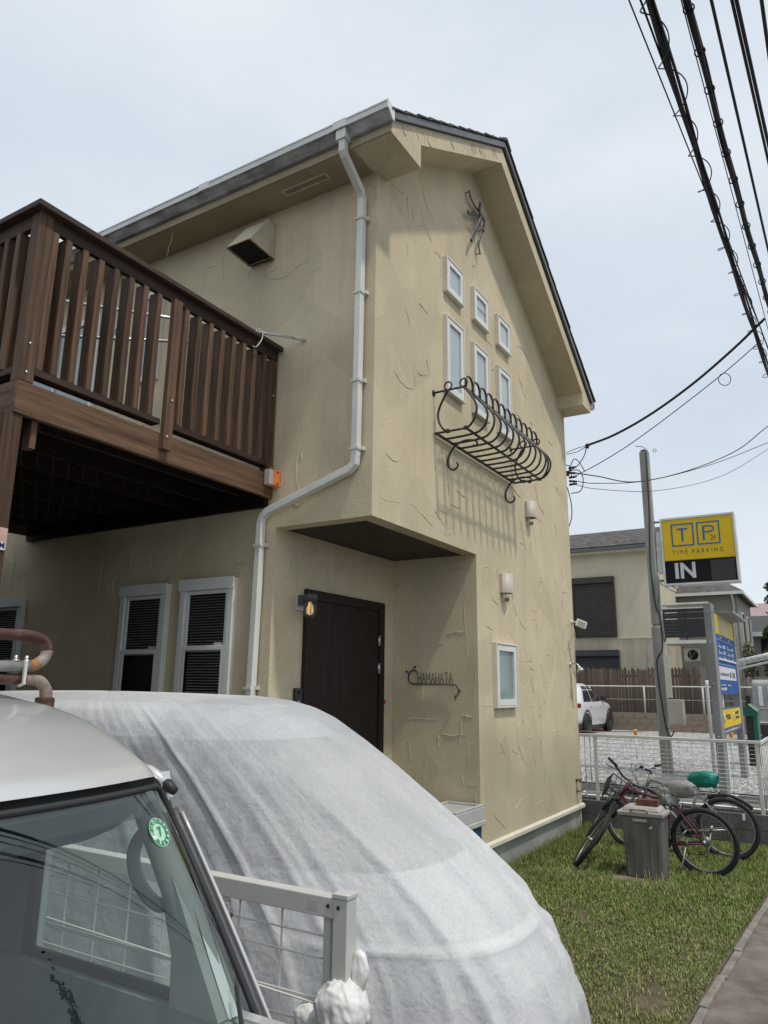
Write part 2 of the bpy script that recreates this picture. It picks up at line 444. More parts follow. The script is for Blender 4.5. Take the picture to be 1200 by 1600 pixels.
# loose crushed stones lying proud on the near part of the gravel
gv, gf = [], []
for i in range(9000):
    t = rng.random() ** 1.6
    x = 7.4 + 12 * t; y = rng.uniform(-3.2, 4.5); s = rng.uniform(.012, .034)
    k = len(gv); c = Vector((x, y, 0.402 + s * .25))
    a = rng.uniform(0, 6.28)
    for q in range(3):
        gv.append(tuple(c + Vector((math.cos(a + q * 2.1), math.sin(a + q * 2.1), -.25)) * s * rng.uniform(.7, 1.2)))
    gv.append(tuple(c + Vector((rng.uniform(-.3, .3) * s, rng.uniform(-.3, .3) * s, s * .55))))
    gf += [(k, k + 1, k + 3), (k + 1, k + 2, k + 3), (k + 2, k, k + 3)]
gm = MB(); gm.v = gv; gm.f = gf; gm.sm = [False] * len(gf)
M['stone'] = mat('crushed_stone', (0.30, 0.30, 0.29), (0.58, 0.575, 0.555), rough=0.9, scale=7, detail=1, lo=.4, hi=.6)
put('loose_gravel', gm.mesh('loose_gravel', M['stone']), kind='stuff')

# ================================================================ HOUSE
house = thing('house', 'two storey beige stucco house with a steep gable and dark slate roof', 'house', (2.7, 4.5, 0))
ZO = 3.245
def line_l(x): return 6.799 + 0.5998 * (x - 0.164)      # underside of the left rake
def line_r(x): return 8.024 - 0.6318 * (x - 2.206)      # underside of the right rake
AP = 2.214
# gable wall
MB().prism([(0, ZO), (2.1, ZO), (2.1, .33), (5.46, .33), (5.46, 6.02), (AP, 8.10), (0, 6.75)], 'y', 0, 0.15).build('gable_wall', M['stucco'], house, label='gable wall with six small windows and an iron window box')
MB().prism([(.15, ZO), (1.025, ZO), (1.025, .05), (9.0, .05), (9.0, 6.72), (.15, 6.72)], 'x', 0, 0.15).build('side_wall', M['stucco'], house, label='left side wall under the wooden deck')
MB().box((.15, 1.025, .05), (2.25, 1.175, ZO + .05)).build('porch_door_wall', M['stucco'], house)
MB().box((2.1, .15, .05), (2.25, 1.025, ZO + .05)).build('porch_side_wall', M['stucco'], house)
MB().box((5.31, .15, .33), (5.46, 9.0, 6.3)).build('far_side_wall', M['stucco'], house)
MB().prism([(0.15, .05), (5.31, .05), (5.31, 6.0), (AP, 8.05), (.15, 6.7)], 'y', 8.85, 9.0).build('rear_wall', M['stucco'], house)
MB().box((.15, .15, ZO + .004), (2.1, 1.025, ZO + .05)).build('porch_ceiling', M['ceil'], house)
MB().box((0.0, -.05, -.05), (2.1, 1.025, .16)).build('porch_step', M['path'], house)
MB().box((2.13, .028, -.1), (5.435, .13, .296)).box((5.33, .13, -.1), (5.435, 9, .296)).build('foundation', M['concrete'], house)
MB().prism([(-.032, .298), (.0, .290), (.0, .352), (-.032, .332)], 'x', 2.085, 5.50).prism([(5.46, .290), (5.50, .298), (5.50, .332), (5.46, .352)], 'y', .002, 9).build('base_trim', M['trim'], house)
MB().tube([(5.445, .02, .30), (5.447, .02, -.02)], .009, 6).build('corner_bead', M['trim'], house)

# eaves, rakes, soffits
MB().prism([(-.362, 6.549), (.164, 6.549), (.164, 6.799), (2.206, 8.024), (5.196, line_r(5.196)), (5.196, 5.954), (5.60, 5.954), (5.60, 6.082), (2.227, 8.242), (-.362, 6.685)], 'y', -.377, 0.03).build('rake_boxing', M['stucco'], house, label='plastered rake boxing with returns at both eaves')
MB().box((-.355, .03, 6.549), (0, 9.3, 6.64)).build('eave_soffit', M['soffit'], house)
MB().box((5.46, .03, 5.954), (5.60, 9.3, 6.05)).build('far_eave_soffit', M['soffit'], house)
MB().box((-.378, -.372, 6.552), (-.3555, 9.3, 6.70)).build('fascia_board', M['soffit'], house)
# soffit vent: a slotted grille
sv = MB().box((-.245, .42, 6.541), (-.155, .95, 6.5485)).build('soffit_vent', M['hood'], house)
s_ = MB()
for i in range(24):
    y = .445 + i * .0206
    s_.box((-.228, y, 6.5385), (-.172, y + .009, 6.5408))
s_.build('vent_slots', M['dark'], sv)
# roof: stepped slate courses on a deck, metal verge strips
sl = math.hypot(1, .6); slr = math.hypot(1, .632)
RX, RZ = 2.285, 8.335
roof = MB().prism([(-.40, 6.672), (RX, RZ - .055), (5.70, 6.145), (5.70, 6.09), (RX, 8.272), (-.40, 6.65)], 'y', -.398, 9.35).build('roof', M['roof'], house)
verge_l = MB().prism([(-.40, 6.652), (2.255, 8.262), (2.255, 8.335), (-.40, 6.722)], 'y', -.412, -.3785).build('verge_strip', M['roof_metal'], roof)
verge_r = MB().prism([(2.262, 8.258), (5.70, 6.048), (5.70, 6.132), (2.262, 8.335)], 'y', -.412, -.3785).build('verge_strip', M['roof_metal'], roof)
NC = 12
for side in (0, 1):
    for i in range(NC):
        if side == 0:
            xa, xb = -.43 + (RX + .43) * i / NC, -.43 + (RX + .43) * (i + 1) / NC + .05
            f = lambda x: 6.705 + .6125 * (x + .43)
        else:
            xa, xb = 5.745 - (5.745 - RX) * i / NC, 5.745 - (5.745 - RX) * (i + 1) / NC - .05
            f = lambda x: 6.155 + .632 * (5.745 - x)
        za, zb = f(xa), f(xb)
        MB().prism([(xa, za + .016), (xb, zb - .002), (xb, zb + .012), (xa, za + .034)], 'y', -.425 + random.uniform(-.006, .006), 9.36).build('shingle_course', M['roof'], roof)
MB().prism([(RX - .13, 8.305), (RX, 8.385), (RX + .13, 8.300), (RX + .13, 8.325), (RX, 8.415), (RX - .13, 8.330)], 'y', -.43, 9.37).build('ridge_cap', M['roof'], roof)

# gutter and downpipe
gt = MB()
prof = [(-.3795, 6.735), (-.3795, 6.632), (-.415, 6.632), (-.470, 6.690), (-.4885, 6.697), (-.4885, 6.712), (-.465, 6.702), (-.412, 6.645), (-.390, 6.645), (-.390, 6.735)]
gt.prism(prof, 'y', -.405, 9.3)
gutter = gt.build('gutter', M['fascia'], house)
MB().box((-.4935, -.4045, 6.700), (-.489, 9.3, 6.768)).box((-.500, -.4045, 6.758), (-.4936, 9.3, 6.772)).build('gutter_lip', M['gutter'], gutter)
MB().prism([(-.384, 6.745), (-.384, 6.628), (-.415, 6.628), (-.472, 6.686), (-.498, 6.694), (-.502, 6.776)], 'y', -.416, -.4055).build('gutter_end_cap', M['white'], gutter)
for y in (.09, 1.75, 3.6):
    MB().box((-.503, y - .07, 6.697), (-.4945, y + .07, 6.776)).build('gutter_joint', M['gutter'], gutter)
MB().prism([(5.61, 6.13), (5.61, 6.03), (5.70, 6.03), (5.735, 6.06), (5.74, 6.15), (5.73, 6.15), (5.725, 6.065), (5.70, 6.04), (5.62, 6.04), (5.62, 6.13)], 'y', -.41, 9.3).build('gutter', M['gutter'], house, label='white gutter at the far eave')
dp = MB()
path = [(-.435, .085, 6.66), (-.435, .085, 6.545), (-.43, .088, 6.505), (-.405, .09, 6.475), (-.10, .115, 6.315), (-.065, .12, 6.27), (-.058, .125, 6.20), (-.055, .135, 3.78), (-.055, .145, 3.70), (-.055, .20, 3.655), (-.055, 1.08, 3.385), (-.055, 1.135, 3.35), (-.055, 1.152, 3.29), (-.055, 1.19, .05)]
dp.tube(path, .046, 4, smooth=False)
dpo = dp.build('downpipe', M['pipe'], house, bevel=.006)
MB().box((-.485, .035, 6.60), (-.392, .135, 6.70)).build('gutter_outlet', M['pipe'], dpo)
for p, a in (((-.0565, .129, 6.05), 1), ((-.055, .131, 5.30), 1), ((-.055, .1335, 4.45), 1), ((-.055, .135, 3.83), 1), ((-.055, 1.156, 3.08), 1), ((-.055, 1.183, 1.83), 1)):
    MB().box((p[0] - .043, p[1] - .043, p[2] - .012), (p[0] + .043, p[1] + .043, p[2] + .012)).box((p[0] + .01, p[1] - .066, p[2] - .012), (p[0] + .053, p[1] - .044, p[2] + .02)).build('pipe_clip', M['offwhite'], dpo)
# far downpipe top, seen past the gable corner
MB().tube([(5.56, .10, 6.03), (5.56, .10, 5.93), (5.50, .08, 5.84), (5.495, .08, .4)], .028, 8).build('downpipe', M['pipe'], house, label='downpipe behind the far corner of the gable')

# --- windows in the gable (casements set proud of the plaster)
def ring(mb, x0, x1, z0, z1, w, ya, yb):
    mb.box((x0, ya, z0), (x0 + w, yb, z1)); mb.box((x1 - w, ya, z0), (x1, yb, z1))
    mb.box((x0 + w, ya, z0), (x1 - w, yb, z0 + w)); mb.box((x0 + w, ya, z1 - w), (x1 - w, yb, z1))
    return mb
def gable_window(x0, x1, z0, z1, back, sash=.055, label=None, blind=None, glass='glass'):
    o = ring(MB(), x0, x1, z0, z1, .022, -.052, .001).build('window', M['offwhite'], house, bevel=.004, label=label)
    ring(MB(), x0 + .026, x1 - .026, z0 + .026, z1 - .026, sash, -.045, -.012).build('sash', M['white'], o, bevel=.003)
    MB().box((x0 + .022, -.012, z0 + .022), (x1 - .022, -.003, z1 - .022)).build('seal', M['rubber_seal'], o)
    g = sash + .026
    MB().box((x0 + g, -.020, z0 + g), (x1 - g, -.013, z1 - g)).build('curtain', M[back], o)
    if glass: MB().box((x0 + g - .002, -.030, z0 + g - .002), (x1 - g + .002, -.027, z1 - g + .002)).build('pane', M[glass], o)
    if blind: MB().box((x0 + g, -.0262, blind), (x1 - g, -.0205, blind + .025)).build('curtain_rail', M['black_plastic'], o)
    return o
for (x0, x1, z0, z1, lb, bl) in ((1.36, 1.795, 5.995, 6.417, 'upper small square window nearest the downpipe corner', None), (2.075, 2.508, 5.992, 6.412, 'middle upper square window with a dark bar behind the glass', 6.19), (2.782, 3.205, 5.975, 6.398, 'upper small square window nearest the far eave', None),
                                (1.35, 1.787, 4.842, 5.717, 'tall narrow window nearest the downpipe corner', None), (2.042, 2.468, 4.835, 5.697, 'middle tall narrow window behind the iron basket', None), (2.762, 3.170, 4.828, 5.698, 'tall narrow window nearest the far eave', None)):
    gable_window(x0, x1, z0, z1, 'curtain', label=lb, blind=bl)
gable_window(2.485, 3.095, 1.645, 2.342, 'frost', sash=.062, label='low frosted window near the parked cover', glass=None)

# --- sash windows with blinds under the deck (wall faces -x)
def ringx(mb, y0, y1, z0, z1, w, xa, xb, top=None):
    t = top or w
    mb.box((xa, y0, z0), (xb, y0 + w, z1)); mb.box((xa, y1 - w, z0), (xb, y1, z1))
    mb.box((xa, y0 + w, z0), (xb, y1 - w, z0 + w)); mb.box((xa, y0 + w, z1 - t), (xb, y1 - w, z1))
    return mb
slat_me = None
def sash_window(y0, y1, z0, z1, zr, label, blind_lower):
    o = ringx(MB(), y0, y1, z0, z1, .065, -.062, .001, .10).build('window', M['white'], house, bevel=.004, label=label)
    MB().box((-.078, y0 - .012, z1 - .10), (-.0625, y1 + .012, z1 + .008)).build('head_casing', M['white'], o, bevel=.003)
    a, b = y0 + .068, y1 - .068
    MB().box((-.008, a, z0 + .065), (-.003, b, z1 - .1)).build('dark_room', M['dark'], o)
    ringx(MB(), a, b, zr - .02, z1 - .102, .035, -.045, -.022).build('upper_sash', M['white'], o, bevel=.003)
    ringx(MB(), a, b, z0 + .067, zr + .035, .042, -.060, -.046).build('lower_sash', M['white'], o, bevel=.003)
    MB().box((-.034, a + .035, zr + .015), (-.031, b - .035, z1 - .137)).build('pane', M['glass'], o)
    MB().box((-.054, a + .042, z0 + .109), (-.051, b - .042, zr - .007)).build('pane', M['glass'], o)
    zz = z1 - .155; n = 0; lim = (zr + .045) if not blind_lower else z0 + .2
    while zz > lim:
        up = zz > zr + .03
        MB().box((-.0135, -.5 * (b - a) + .045, -.002), (.0015, .5 * (b - a) - .045, 0), Matrix.Rotation(R(-34), 4, 'Y')).xf(Matrix.Translation((-.012, (a + b) / 2, zz))).build('blind_slat', M['blind'], o)
        zz -= .0255
    if not blind_lower:
        MB().box((-.028, a + .04, zr + .022), (-.010, b - .04, zr + .044)).build('blind_rail', M['blind'], o)
    MB().box((-.050, a + .04, zr + .036), (-.0452, a + .14, zr + .062)).build('sash_latch', M['lampshade'], o)
    return o
sash_window(1.437, 2.11, 1.18, 2.815, 2.17, 'sash window nearest the porch with a full blind', True)
sash_window(2.298, 2.955, 1.18, 2.805, 2.145, 'sash window further under the deck with its blind half down', False)
sash_window(4.62, 5.40, .95, 2.79, 2.05, 'dark window at the far end under the deck', False)
# deck-level glazed doors behind the balusters
def deck_window(y0, y1, z0, z1, g, label):
    o = ringx(MB(), y0, y1, z0, z1, .06, -.05, .001, .075).build('window', M['white'], house, bevel=.004, label=label)
    MB().box((-.022, y0 + .06, z0 + .06), (-.004, y1 - .06, z1 - .075)).build('pane', M[g], o)
    MB().box((-.040, (y0 + y1) / 2 - .02, z0 + .06), (-.0225, (y0 + y1) / 2 + .02, z1 - .075)).build('meeting_stile', M['white'], o)
    return o
deck_window(3.80, 5.35, 3.80, 6.10, 'deckglass', 'sliding glass door onto the wooden deck')
deck_window(2.76, 3.10, 5.06, 6.13, 'deckglass2', 'narrow casement window above the deck')

# --- front door
door = ring(MB(), .455, 1.862, .10, 2.742, .095, .985, 1.026).build('door', M['door'], house, bevel=.004, label='dark brown plank front door under the porch')
nails = []
dw = (1.765 - .552) / 7
for i in range(7):
    x0 = .552 + i * dw
    pl = MB().box((x0 + .001, 1.003, .16), (x0 + dw - .001, 1.0245, 2.645)).build('plank', M['door'], door, bevel=.0015)
nm = MB()
for i in range(7):
    for zz in (2.565,):
        nm.lathe([(.009, 0), (.007, .005), (.001, .007)], (.552 + (i + .5) * dw, 1.003, zz), (0, -1, 0), 8)
nm.build('nail_head', M['greyiron'], door)
for z in (2.335, 2.045, .55):
    MB().tube([(1.752, .992, z - .055), (1.752, .992, z + .055)], .014, 8).box((1.757, .985, z - .05), (1.775, .9845, z + .05)).build('hinge', M['steel'], door)
MB().tube([(.66, 1.0, 1.25), (.66, .955, 1.25), (.66, .955, 1.02), (.66, 1.0, 1.02)], .012, 8).build('handle', M['iron'], door)

# --- trowel ridges in the plaster: many thin raised lines, no one could count them
def ridge(mb, f, u0, v0, du, dv, w, bend, h):
    n = 7; L = math.hypot(du, dv)
    if L < 1e-4: return
    nx, ny = -dv / L, du / L
    pts = []
    for i in range(n + 1):
        t = i / n; o = bend * math.sin(math.pi * t) + random.uniform(-.006, .006)
        pts.append((u0 + du * t + nx * o, v0 + dv * t + ny * o))
    vs = []; fs = []
    for i, (u, v) in enumerate(pts):
        ww = w * (0.35 + .75 * random.random()) * (0.3 if i in (0, n) else 1); hh = h * (.5 + .7 * random.random()) * (0.2 if i in (0, n) else 1)
        vs += [f(u - nx * ww, v - ny * ww, -.003), f(u + nx * ww * .2, v + ny * ww * .2, hh), f(u + nx * ww, v + ny * ww, -.003)]
    for i in range(n):
        k = i * 3; fs += [(k, k + 1, k + 4, k + 3), (k + 1, k + 2, k + 5, k + 4)]
    mb.add(vs, fs)
def ridges(mb, f, u0, u1, v0, v1, n, ok, lmin=.10, lmax=.55):
    c = 0; tries = 0
    while c < n and tries < n * 20:
        tries += 1
        u = random.uniform(u0, u1); v = random.uniform(v0, v1)
        r = random.random()
        if r < .34: a = math.pi / 2 + random.gauss(0, .10)
        elif r < .60: a = random.gauss(0, .12)
        else: a = random.uniform(0, math.pi)
        L = random.uniform(lmin, lmax)
        du, dv = L * math.cos(a), L * math.sin(a)
        if not (ok(u, v) and ok(u + du, v + dv)): continue
        ridge(mb, f, u, v, du, dv, random.uniform(.004, .010), random.gauss(0, .03) * L / .4, random.uniform(.002, .006)); c += 1
        if random.random() < .35:
            L2 = random.uniform(.06, .25); s = random.choice((-1, 1))
            d2 = (s * -dv / L * L2, s * du / L * L2)
            if ok(u + du + d2[0], v + dv + d2[1]):
                ridge(mb, f, u + du, v + dv, d2[0], d2[1], .006, 0, .006)
rd = MB()
wins = [(1.33, 1.82, 5.95, 6.45), (2.04, 2.54, 5.95, 6.45), (2.75, 3.23, 5.94, 6.43), (1.32, 1.82, 4.80, 5.75), (2.01, 2.5, 4.80, 5.73), (2.73, 3.2, 4.79, 5.73), (2.45, 3.13, 1.60, 2.38)]
def ok_g(x, z):
    if x < .03 or x > 5.42 or z < .40: return False
    if z < ZO + .03 and x < 2.13: return False
    if z > line_l(x) - .05 or z > line_r(x) - .05: return False
    return not any(a < x < b and c < z < d for a, b, c, d in wins)
fg = lambda u, v, h: (u, -h, v)
ridges(rd, fg, 0, 5.46, 3.2, 8.0, 95, ok_g, .12, .6)
ridges(rd, fg, 2.1, 5.46, .40, 3.3, 92, ok_g, .08, .42)
fx = lambda u, v, h: (-h, u, v)
ridges(rd, fx, .1, 4.6, 3.3, 6.5, 60, lambda y, z: .08 < y < 4.6 and 3.28 < z < 6.5 and not (2.7 < y and z > 4.9) and not (3.7 < y), .1, .55)
ridges(rd, fx, 1.05, 5.2, 1.0, 3.3, 30, lambda y, z: 1.05 < y < 5.2 and 1 < z < 3.3 and not (1.40 < y < 3.0 and z < 2.85), .1, .5)
fs_ = lambda u, v, h: (2.1 - h, u, v)
ridges(rd, fs_, .02, 1.0, .4, 3.2, 26, lambda y, z: .02 < y < 1.01 and .4 < z < 3.2 and not (.2 < y < .9 and 1.75 < z < 2.1), .15, .7)
fd = lambda u, v, h: (u, 1.025 - h, v)
ridges(rd, fd, .03, 2.08, .8, 3.2, 16, lambda x, z: .03 < x < 2.07 and .8 < z < 3.22 and not (.4 < x < 1.92 and z < 2.8), .1, .4)
ff = lambda u, v, h: (u, -.377 - h, v)
for i in range(16):
    x = random.uniform(-.2, 2.0); z = 6.76 + .6 * (x + .25)
    ridge(rd, ff, x, z - .04, random.uniform(.03, .12), -random.uniform(.06, .12), .006, random.gauss(0, .03), .006)
put('plaster_ridges', rd.mesh('plaster_ridges', M['stucco']), house, kind='stuff')

# ================================================================ WOODEN DECK
deck = thing('wooden_deck', 'dark stained raised wooden deck with slatted railings beside the house', 'deck', (-2.48, 1.13, 0))
DX0, DY0, DY1 = -2.53, 1.07, 4.75
MB().box((DX0, DY0, 3.515), (-.012, DY0 + .045, 3.735)).build('front_beam', M['wood_x'], deck, bevel=.004)
MB().box((DX0, DY0 + .046, 3.515), (DX0 + .045, DY1, 3.735)).build('side_beam', M['wood_y'], deck, bevel=.004)
MB().box((DX0 + .046, DY1 - .045, 3.515), (-.012, DY1, 3.735)).build('back_beam', M['wood_x'], deck)
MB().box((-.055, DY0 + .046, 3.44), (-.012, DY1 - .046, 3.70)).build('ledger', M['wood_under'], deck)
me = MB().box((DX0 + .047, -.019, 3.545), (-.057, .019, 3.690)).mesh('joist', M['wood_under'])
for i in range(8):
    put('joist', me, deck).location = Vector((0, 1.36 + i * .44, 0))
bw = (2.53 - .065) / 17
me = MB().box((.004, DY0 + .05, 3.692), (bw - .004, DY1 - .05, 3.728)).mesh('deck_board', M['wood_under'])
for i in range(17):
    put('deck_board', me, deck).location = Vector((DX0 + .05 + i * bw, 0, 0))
pm_ = MB().box((-.05, -.05, 3.738), (.05, .05, 4.9605)).mesh('rail_post', M['wood_z'])
for (x, y) in ((DX0 + .055, DY0 + .052), (DX0 + .055, 2.9), (DX0 + .055, 4.68)):
    put('rail_post', pm_, deck, bevel=.004).location = Vector((x, y, 0))
pm2 = MB().box((-.042, -.045, 3.60), (.042, .003, 4.859)).mesh('rail_post', M['wood_z'])
put('rail_post', pm2, deck, bevel=.004).location = Vector((-1.325, DY0 + .002 - .006, 0))
MB().box((-.104, DY0 + .006, 3.738), (-.022, DY0 + .096, 4.8585)).build('rail_post', M['wood_z'], deck, bevel=.004)
MB().box((DX0 - .045, DY0 - .05, 4.962), (.0 - .012, DY0 + .115, 5.005)).build('rail_cap', M['wood_cap'], deck, bevel=.005)
MB().box((DX0 - .045, DY0 + .116, 4.962), (DX0 + .12, DY1 + .03, 5.005)).build('rail_cap', M['wood_capy'], deck, bevel=.005)
MB().box((DX0 + .108, DY0 + .005, 4.86), (-.022, DY0 + .045, 4.960)).build('top_rail', M['wood_cap'], deck, bevel=.003)
MB().box((DX0 + .012, DY0 + .105, 4.86), (DX0 + .052, DY1, 4.960)).build('top_rail', M['wood_capy'], deck, bevel=.003)
for a, b in ((DX0 + .108, -1.37), (-1.28, -.106)):
    MB().box((a, DY0 + .002, 3.80), (b, DY0 + .095, 3.845)).build('bottom_rail', M['wood_cap'], deck, bevel=.003)
for a, b in ((DY0 + .105, 2.847), (2.953, 4.627)):
    MB().box((DX0 + .008, a, 3.80), (DX0 + .10, b, 3.845)).build('bottom_rail', M['wood_capy'], deck, bevel=.003)
bal = MB().box((-.0255, .002, 3.846), (.0255, .098, 4.859)).mesh('baluster', M['wood_z'])
bal2 = MB().box((.002, -.028, 3.846), (.100, .028, 4.859)).mesh('baluster', M['wood_z'])
for i in range(7):
    put('baluster', bal, deck, bevel=.003).location = Vector((DX0 + .235 + i * .1365, DY0 + random.uniform(-.002, .002), 0))
    put('baluster', bal, deck, bevel=.003).location = Vector((-1.185 + i * .1395, DY0 + random.uniform(-.002, .002), 0))
put('baluster', bal, deck, bevel=.003).location = Vector((DX0 + .131, DY0, 0))
put('baluster', bal, deck, bevel=.003).location = Vector((-.208, DY0, 0))
for i in range(12):
    put('baluster', bal2, deck, bevel=.003).location = Vector((DX0, 1.30 + i * .1365, 0))
for i in range(11):
    put('baluster', bal2, deck, bevel=.003).location = Vector((DX0, 3.09 + i * .1365, 0))
pm3 = MB().box((-.06, -.06, -.02), (.06, .06, 3.513)).mesh('support_post', M['wood_z'])
for (x, y) in ((DX0 + .014, DY0 + .075), (DX0 + .014, DY1 - .07)):
    put('support_post', pm3, deck, bevel=.005).location = Vector((x, y, 0))
MB().box((DX0 + .16, DY0 + .048, 3.33), (DX0 + .20, DY0 + .13, 3.513)).build('hanger_block', M['wood_z'], deck)
bm_ = MB()
for (x, z) in ((DX0 + .05, 4.0), (DX0 + .05, 3.80), (-1.335, 3.70), (-1.315, 4.0), (-.07, 4.5), (-.05, 3.80)):
    bm_.lathe([(.011, 0), (.009, .005), (.001, .006)], (x, DY0 - (.05 if x < -1 and x > -1.5 else 0.003) + (.006 if x < -2 else 0), z), (0, -1, 0), 8)
bm_.build('bolt_head', M['steel'], deck)
# notice on the deck post
nt_ = thing('post_notice', 'pale pink notice with a white strip taped on the deck post', 'notice', (DX0 + .065, DY0 + .006, 2.9))
M['pinkpaper'] = mat('pink_paper', (0.52, 0.31, 0.26), (0.62, 0.40, 0.34), rough=0.8, scale=5)
M['paper'] = mat('white_paper', (0.66, 0.67, 0.68), rough=0.8)
M['navy'] = mat('navy_print', (0.02, 0.035, 0.10), rough=0.7)
MB().box((DX0 - .05, DY0 + .009, 2.692), (DX0 + .070, DY0 + .0135, 2.775)).build('sheet', M['pinkpaper'], nt_)
MB().box((DX0 - .05, DY0 + .006, 2.638), (DX0 + .066, DY0 + .0115, 2.690)).build('strip', M['paper'], nt_)
text_part('lettering', 'CM', .05, frame_mtx((DX0 + .024, DY0 + .0055, 2.664), (1, 0, 0), (0, 0, 1)), M['navy'], nt_, extrude=.0008, bold=.002)

# laundry poles and the things on them
M['polemetal'] = mat('laundry_pole_steel', (0.62, 0.62, 0.60), (0.72, 0.72, 0.70), rough=0.3, metal=0.6, scale=9)
lp = thing('laundry_pole', 'silver laundry pole lashed over the deck rail with its capped end sticking out', 'laundry pole', (-.34, 1.05, 5.03))
MB().tube([(-1.74, 2.22, 5.022), (-.50, 1.185, 5.026)], .015, 10).build('outer_tube', M['polemetal'], lp)
MB().tube([(-.50, 1.185, 5.026), (-.06, .815, 5.026)], .0125, 10).build('inner_tube', M['polemetal'], lp)
MB().tube([(-.08, .832, 5.026), (-.065, .82, 5.026), (-.004, .768, 5.026)], [.017, .0175, .0165], 10).build('end_cap', M['offwhite'], lp)
MB().tube(smooth_path([(-.355, 1.03, 5.045), (-.33, 1.012, 5.02), (-.335, 1.008, 4.96), (-.36, 1.015, 4.90), (-.385, 1.04, 4.855), (-.37, 1.12, 4.92), (-.355, 1.13, 5.02), (-.355, 1.03, 5.045)], 6), .006, 6).build('lashing_cord', M['offwhite'], lp)
lp2 = thing('laundry_pole', 'lower silver laundry pole behind the deck balusters', 'laundry pole', (-1.3, 1.85, 4.75))
MB().tube([(-1.95, 2.40, 4.648), (-.62, 1.285, 4.85)], .0145, 10).build('outer_tube', M['polemetal'], lp2)
MB().tube([(-.62, 1.285, 4.85), (-.15, .892 + .28, 4.90)], .0115, 10).build('inner_tube', M['polemetal'], lp2)
pg = thing('clothes_peg', 'small blue and white clothes peg clipped on the lower laundry pole', 'peg', (-1.27, 1.83, 4.75))
MB().box((-1.283, 1.815, 4.725), (-1.262, 1.845, 4.785)).build('jaw', M['paper'], pg, bevel=.003)
M['blue'] = mat('blue_plastic', (0.03, 0.09, 0.26), rough=0.4)
MB().box((-1.285, 1.813, 4.787), (-1.260, 1.847, 4.845)).build('grip', M['blue'], pg, bevel=.004)

# orange alarm box on the deck corner
ob = thing('alarm_box', 'orange box with a white back screwed to the deck corner by the wall', 'alarm', (-.06, 1.03, 3.62))
MB().box((-.145, 1.0, 3.615), (-.085, 1.066, 3.76)).build('back_box', M['lampshade'], ob, bevel=.006)
MB().box((-.0845, .985, 3.612), (-.005, 1.062, 3.765)).build('cover', M['orange'], ob, bevel=.012)
for z in (3.635, 3.742):
    MB().box((-.066, .9835, z - .006), (-.040, .9845, z + .006)).build('slot', M['dark'], ob)
MB().tube(smooth_path([(-.0, 1.01, 3.70), (.0, .94, 3.70), (-.01, .93, 3.66), (-.012, .96, 3.63), (-.006, 1.0, 3.64)], 5), .003, 6).build('cable', M['lampshade'], ob)

# ================================================================ THINGS FIXED TO THE HOUSE
# vent hood on the side wall
vh = thing('vent_hood', 'boxy rusted vent hood high on the side wall under the eave', 'vent', (0, 1.36, 6.03))
y0, y1, zt, zb, xo = 1.20, 1.505, 6.395, 6.02, -.365
t = .008
A = lambda y: [(-.002, y, zt), (-.002, y, zb), (-.06, y, zb - .012), (xo, y, zb + .012), (-.115, y, zt)]
hm = MB()
# sloping front-top plate and side plates as thin solids
hm.prism([(-.115, zt), (xo, zb + .012), (xo, zb + .024), (-.112, zt + .010)], 'y', y0, y1)
hm.prism([(-.002, zt), (-.112, zt), (-.112, zt + .010), (-.002, zt + .010)], 'y', y0, y1)
hm.prism([(-.002, zt - .001), (-.115, zt - .001), (xo + .002, zb + .011), (-.06, zb - .006), (-.002, zb - .006)], 'y', y0 + .0005, y0 + t)
hm.prism([(-.002, zt - .001), (-.115, zt - .001), (xo + .002, zb + .011), (-.06, zb - .006), (-.002, zb - .006)], 'y', y1 - t, y1 - .0005)
hm.build('hood_plate', M['hood'], vh)
MB().prism([(-.003, zt - .004), (-.112, zt - .004), (xo + .02, zb + .020), (-.07, zb + .004), (-.003, zb + .002)], 'y', y0 + t + .001, y1 - t - .001).build('duct_dark_fill', M['dark'], vh)  # solid dark fill, paints the shade inside the hood
MB().tube([(xo - .001, y0, zb + .016), (xo - .001, y1, zb + .016)], .006, 4).tube([(xo, y0 + .002, zb + .008), (-.06, y0 + .002, zb - .010), (-.002, y0 + .002, zb - .010)], .007, 4).tube([(-.05, y0, zb - .012), (-.05, y1, zb - .012)], .009, 4).tube([(xo, y1 - .002, zb + .008), (-.06, y1 - .002, zb - .010)], .005, 4).build('rusty_rim', M['rust'], vh)

MB().tube(smooth_path([(-.31, 2.37, 6.549), (-.315, 2.372, 6.44), (-.32, 2.40, 6.36), (-.33, 2.385, 6.31), (-.32, 2.43, 6.24)], 5), .003, 5).build('loose_wire', M['lampshade'], house)
# iron squiggle under the apex
orn = thing('iron_ornament', 'twisted grey iron strap ornament high under the gable apex', 'ornament', (2.2, -.05, 7.3))
OW = 1.15
A_ = [(1.967, 7.612), (2.008, 7.543), (2.089, 7.516), (2.194, 7.5), (2.333, 7.503), (2.394, 7.46), (2.408, 7.41), (2.347, 7.302), (2.271, 7.164), (2.22, 7.036), (2.247, 6.96), (2.26, 6.918)]
B_ = [(2.252, 7.605), (2.217, 7.496), (2.252, 7.417), (2.185, 7.276), (2.058, 7.103), (1.981, 6.988), (1.956, 6.92)]
C_ = [(1.919, 7.301), (1.904, 7.267), (1.94, 7.279), (2.083, 7.36), (2.237, 7.43), (2.331, 7.458), (2.394, 7.46)]
for L_, y, r in ((A_, -.05, .016), (B_, -.072, .024), (C_, -.06, .019)):
    MB().tube(smooth_path([(x, y, z) for x, z in L_], 5), r * OW, 8, flat=.45).build('strap', M['greyiron'], orn)
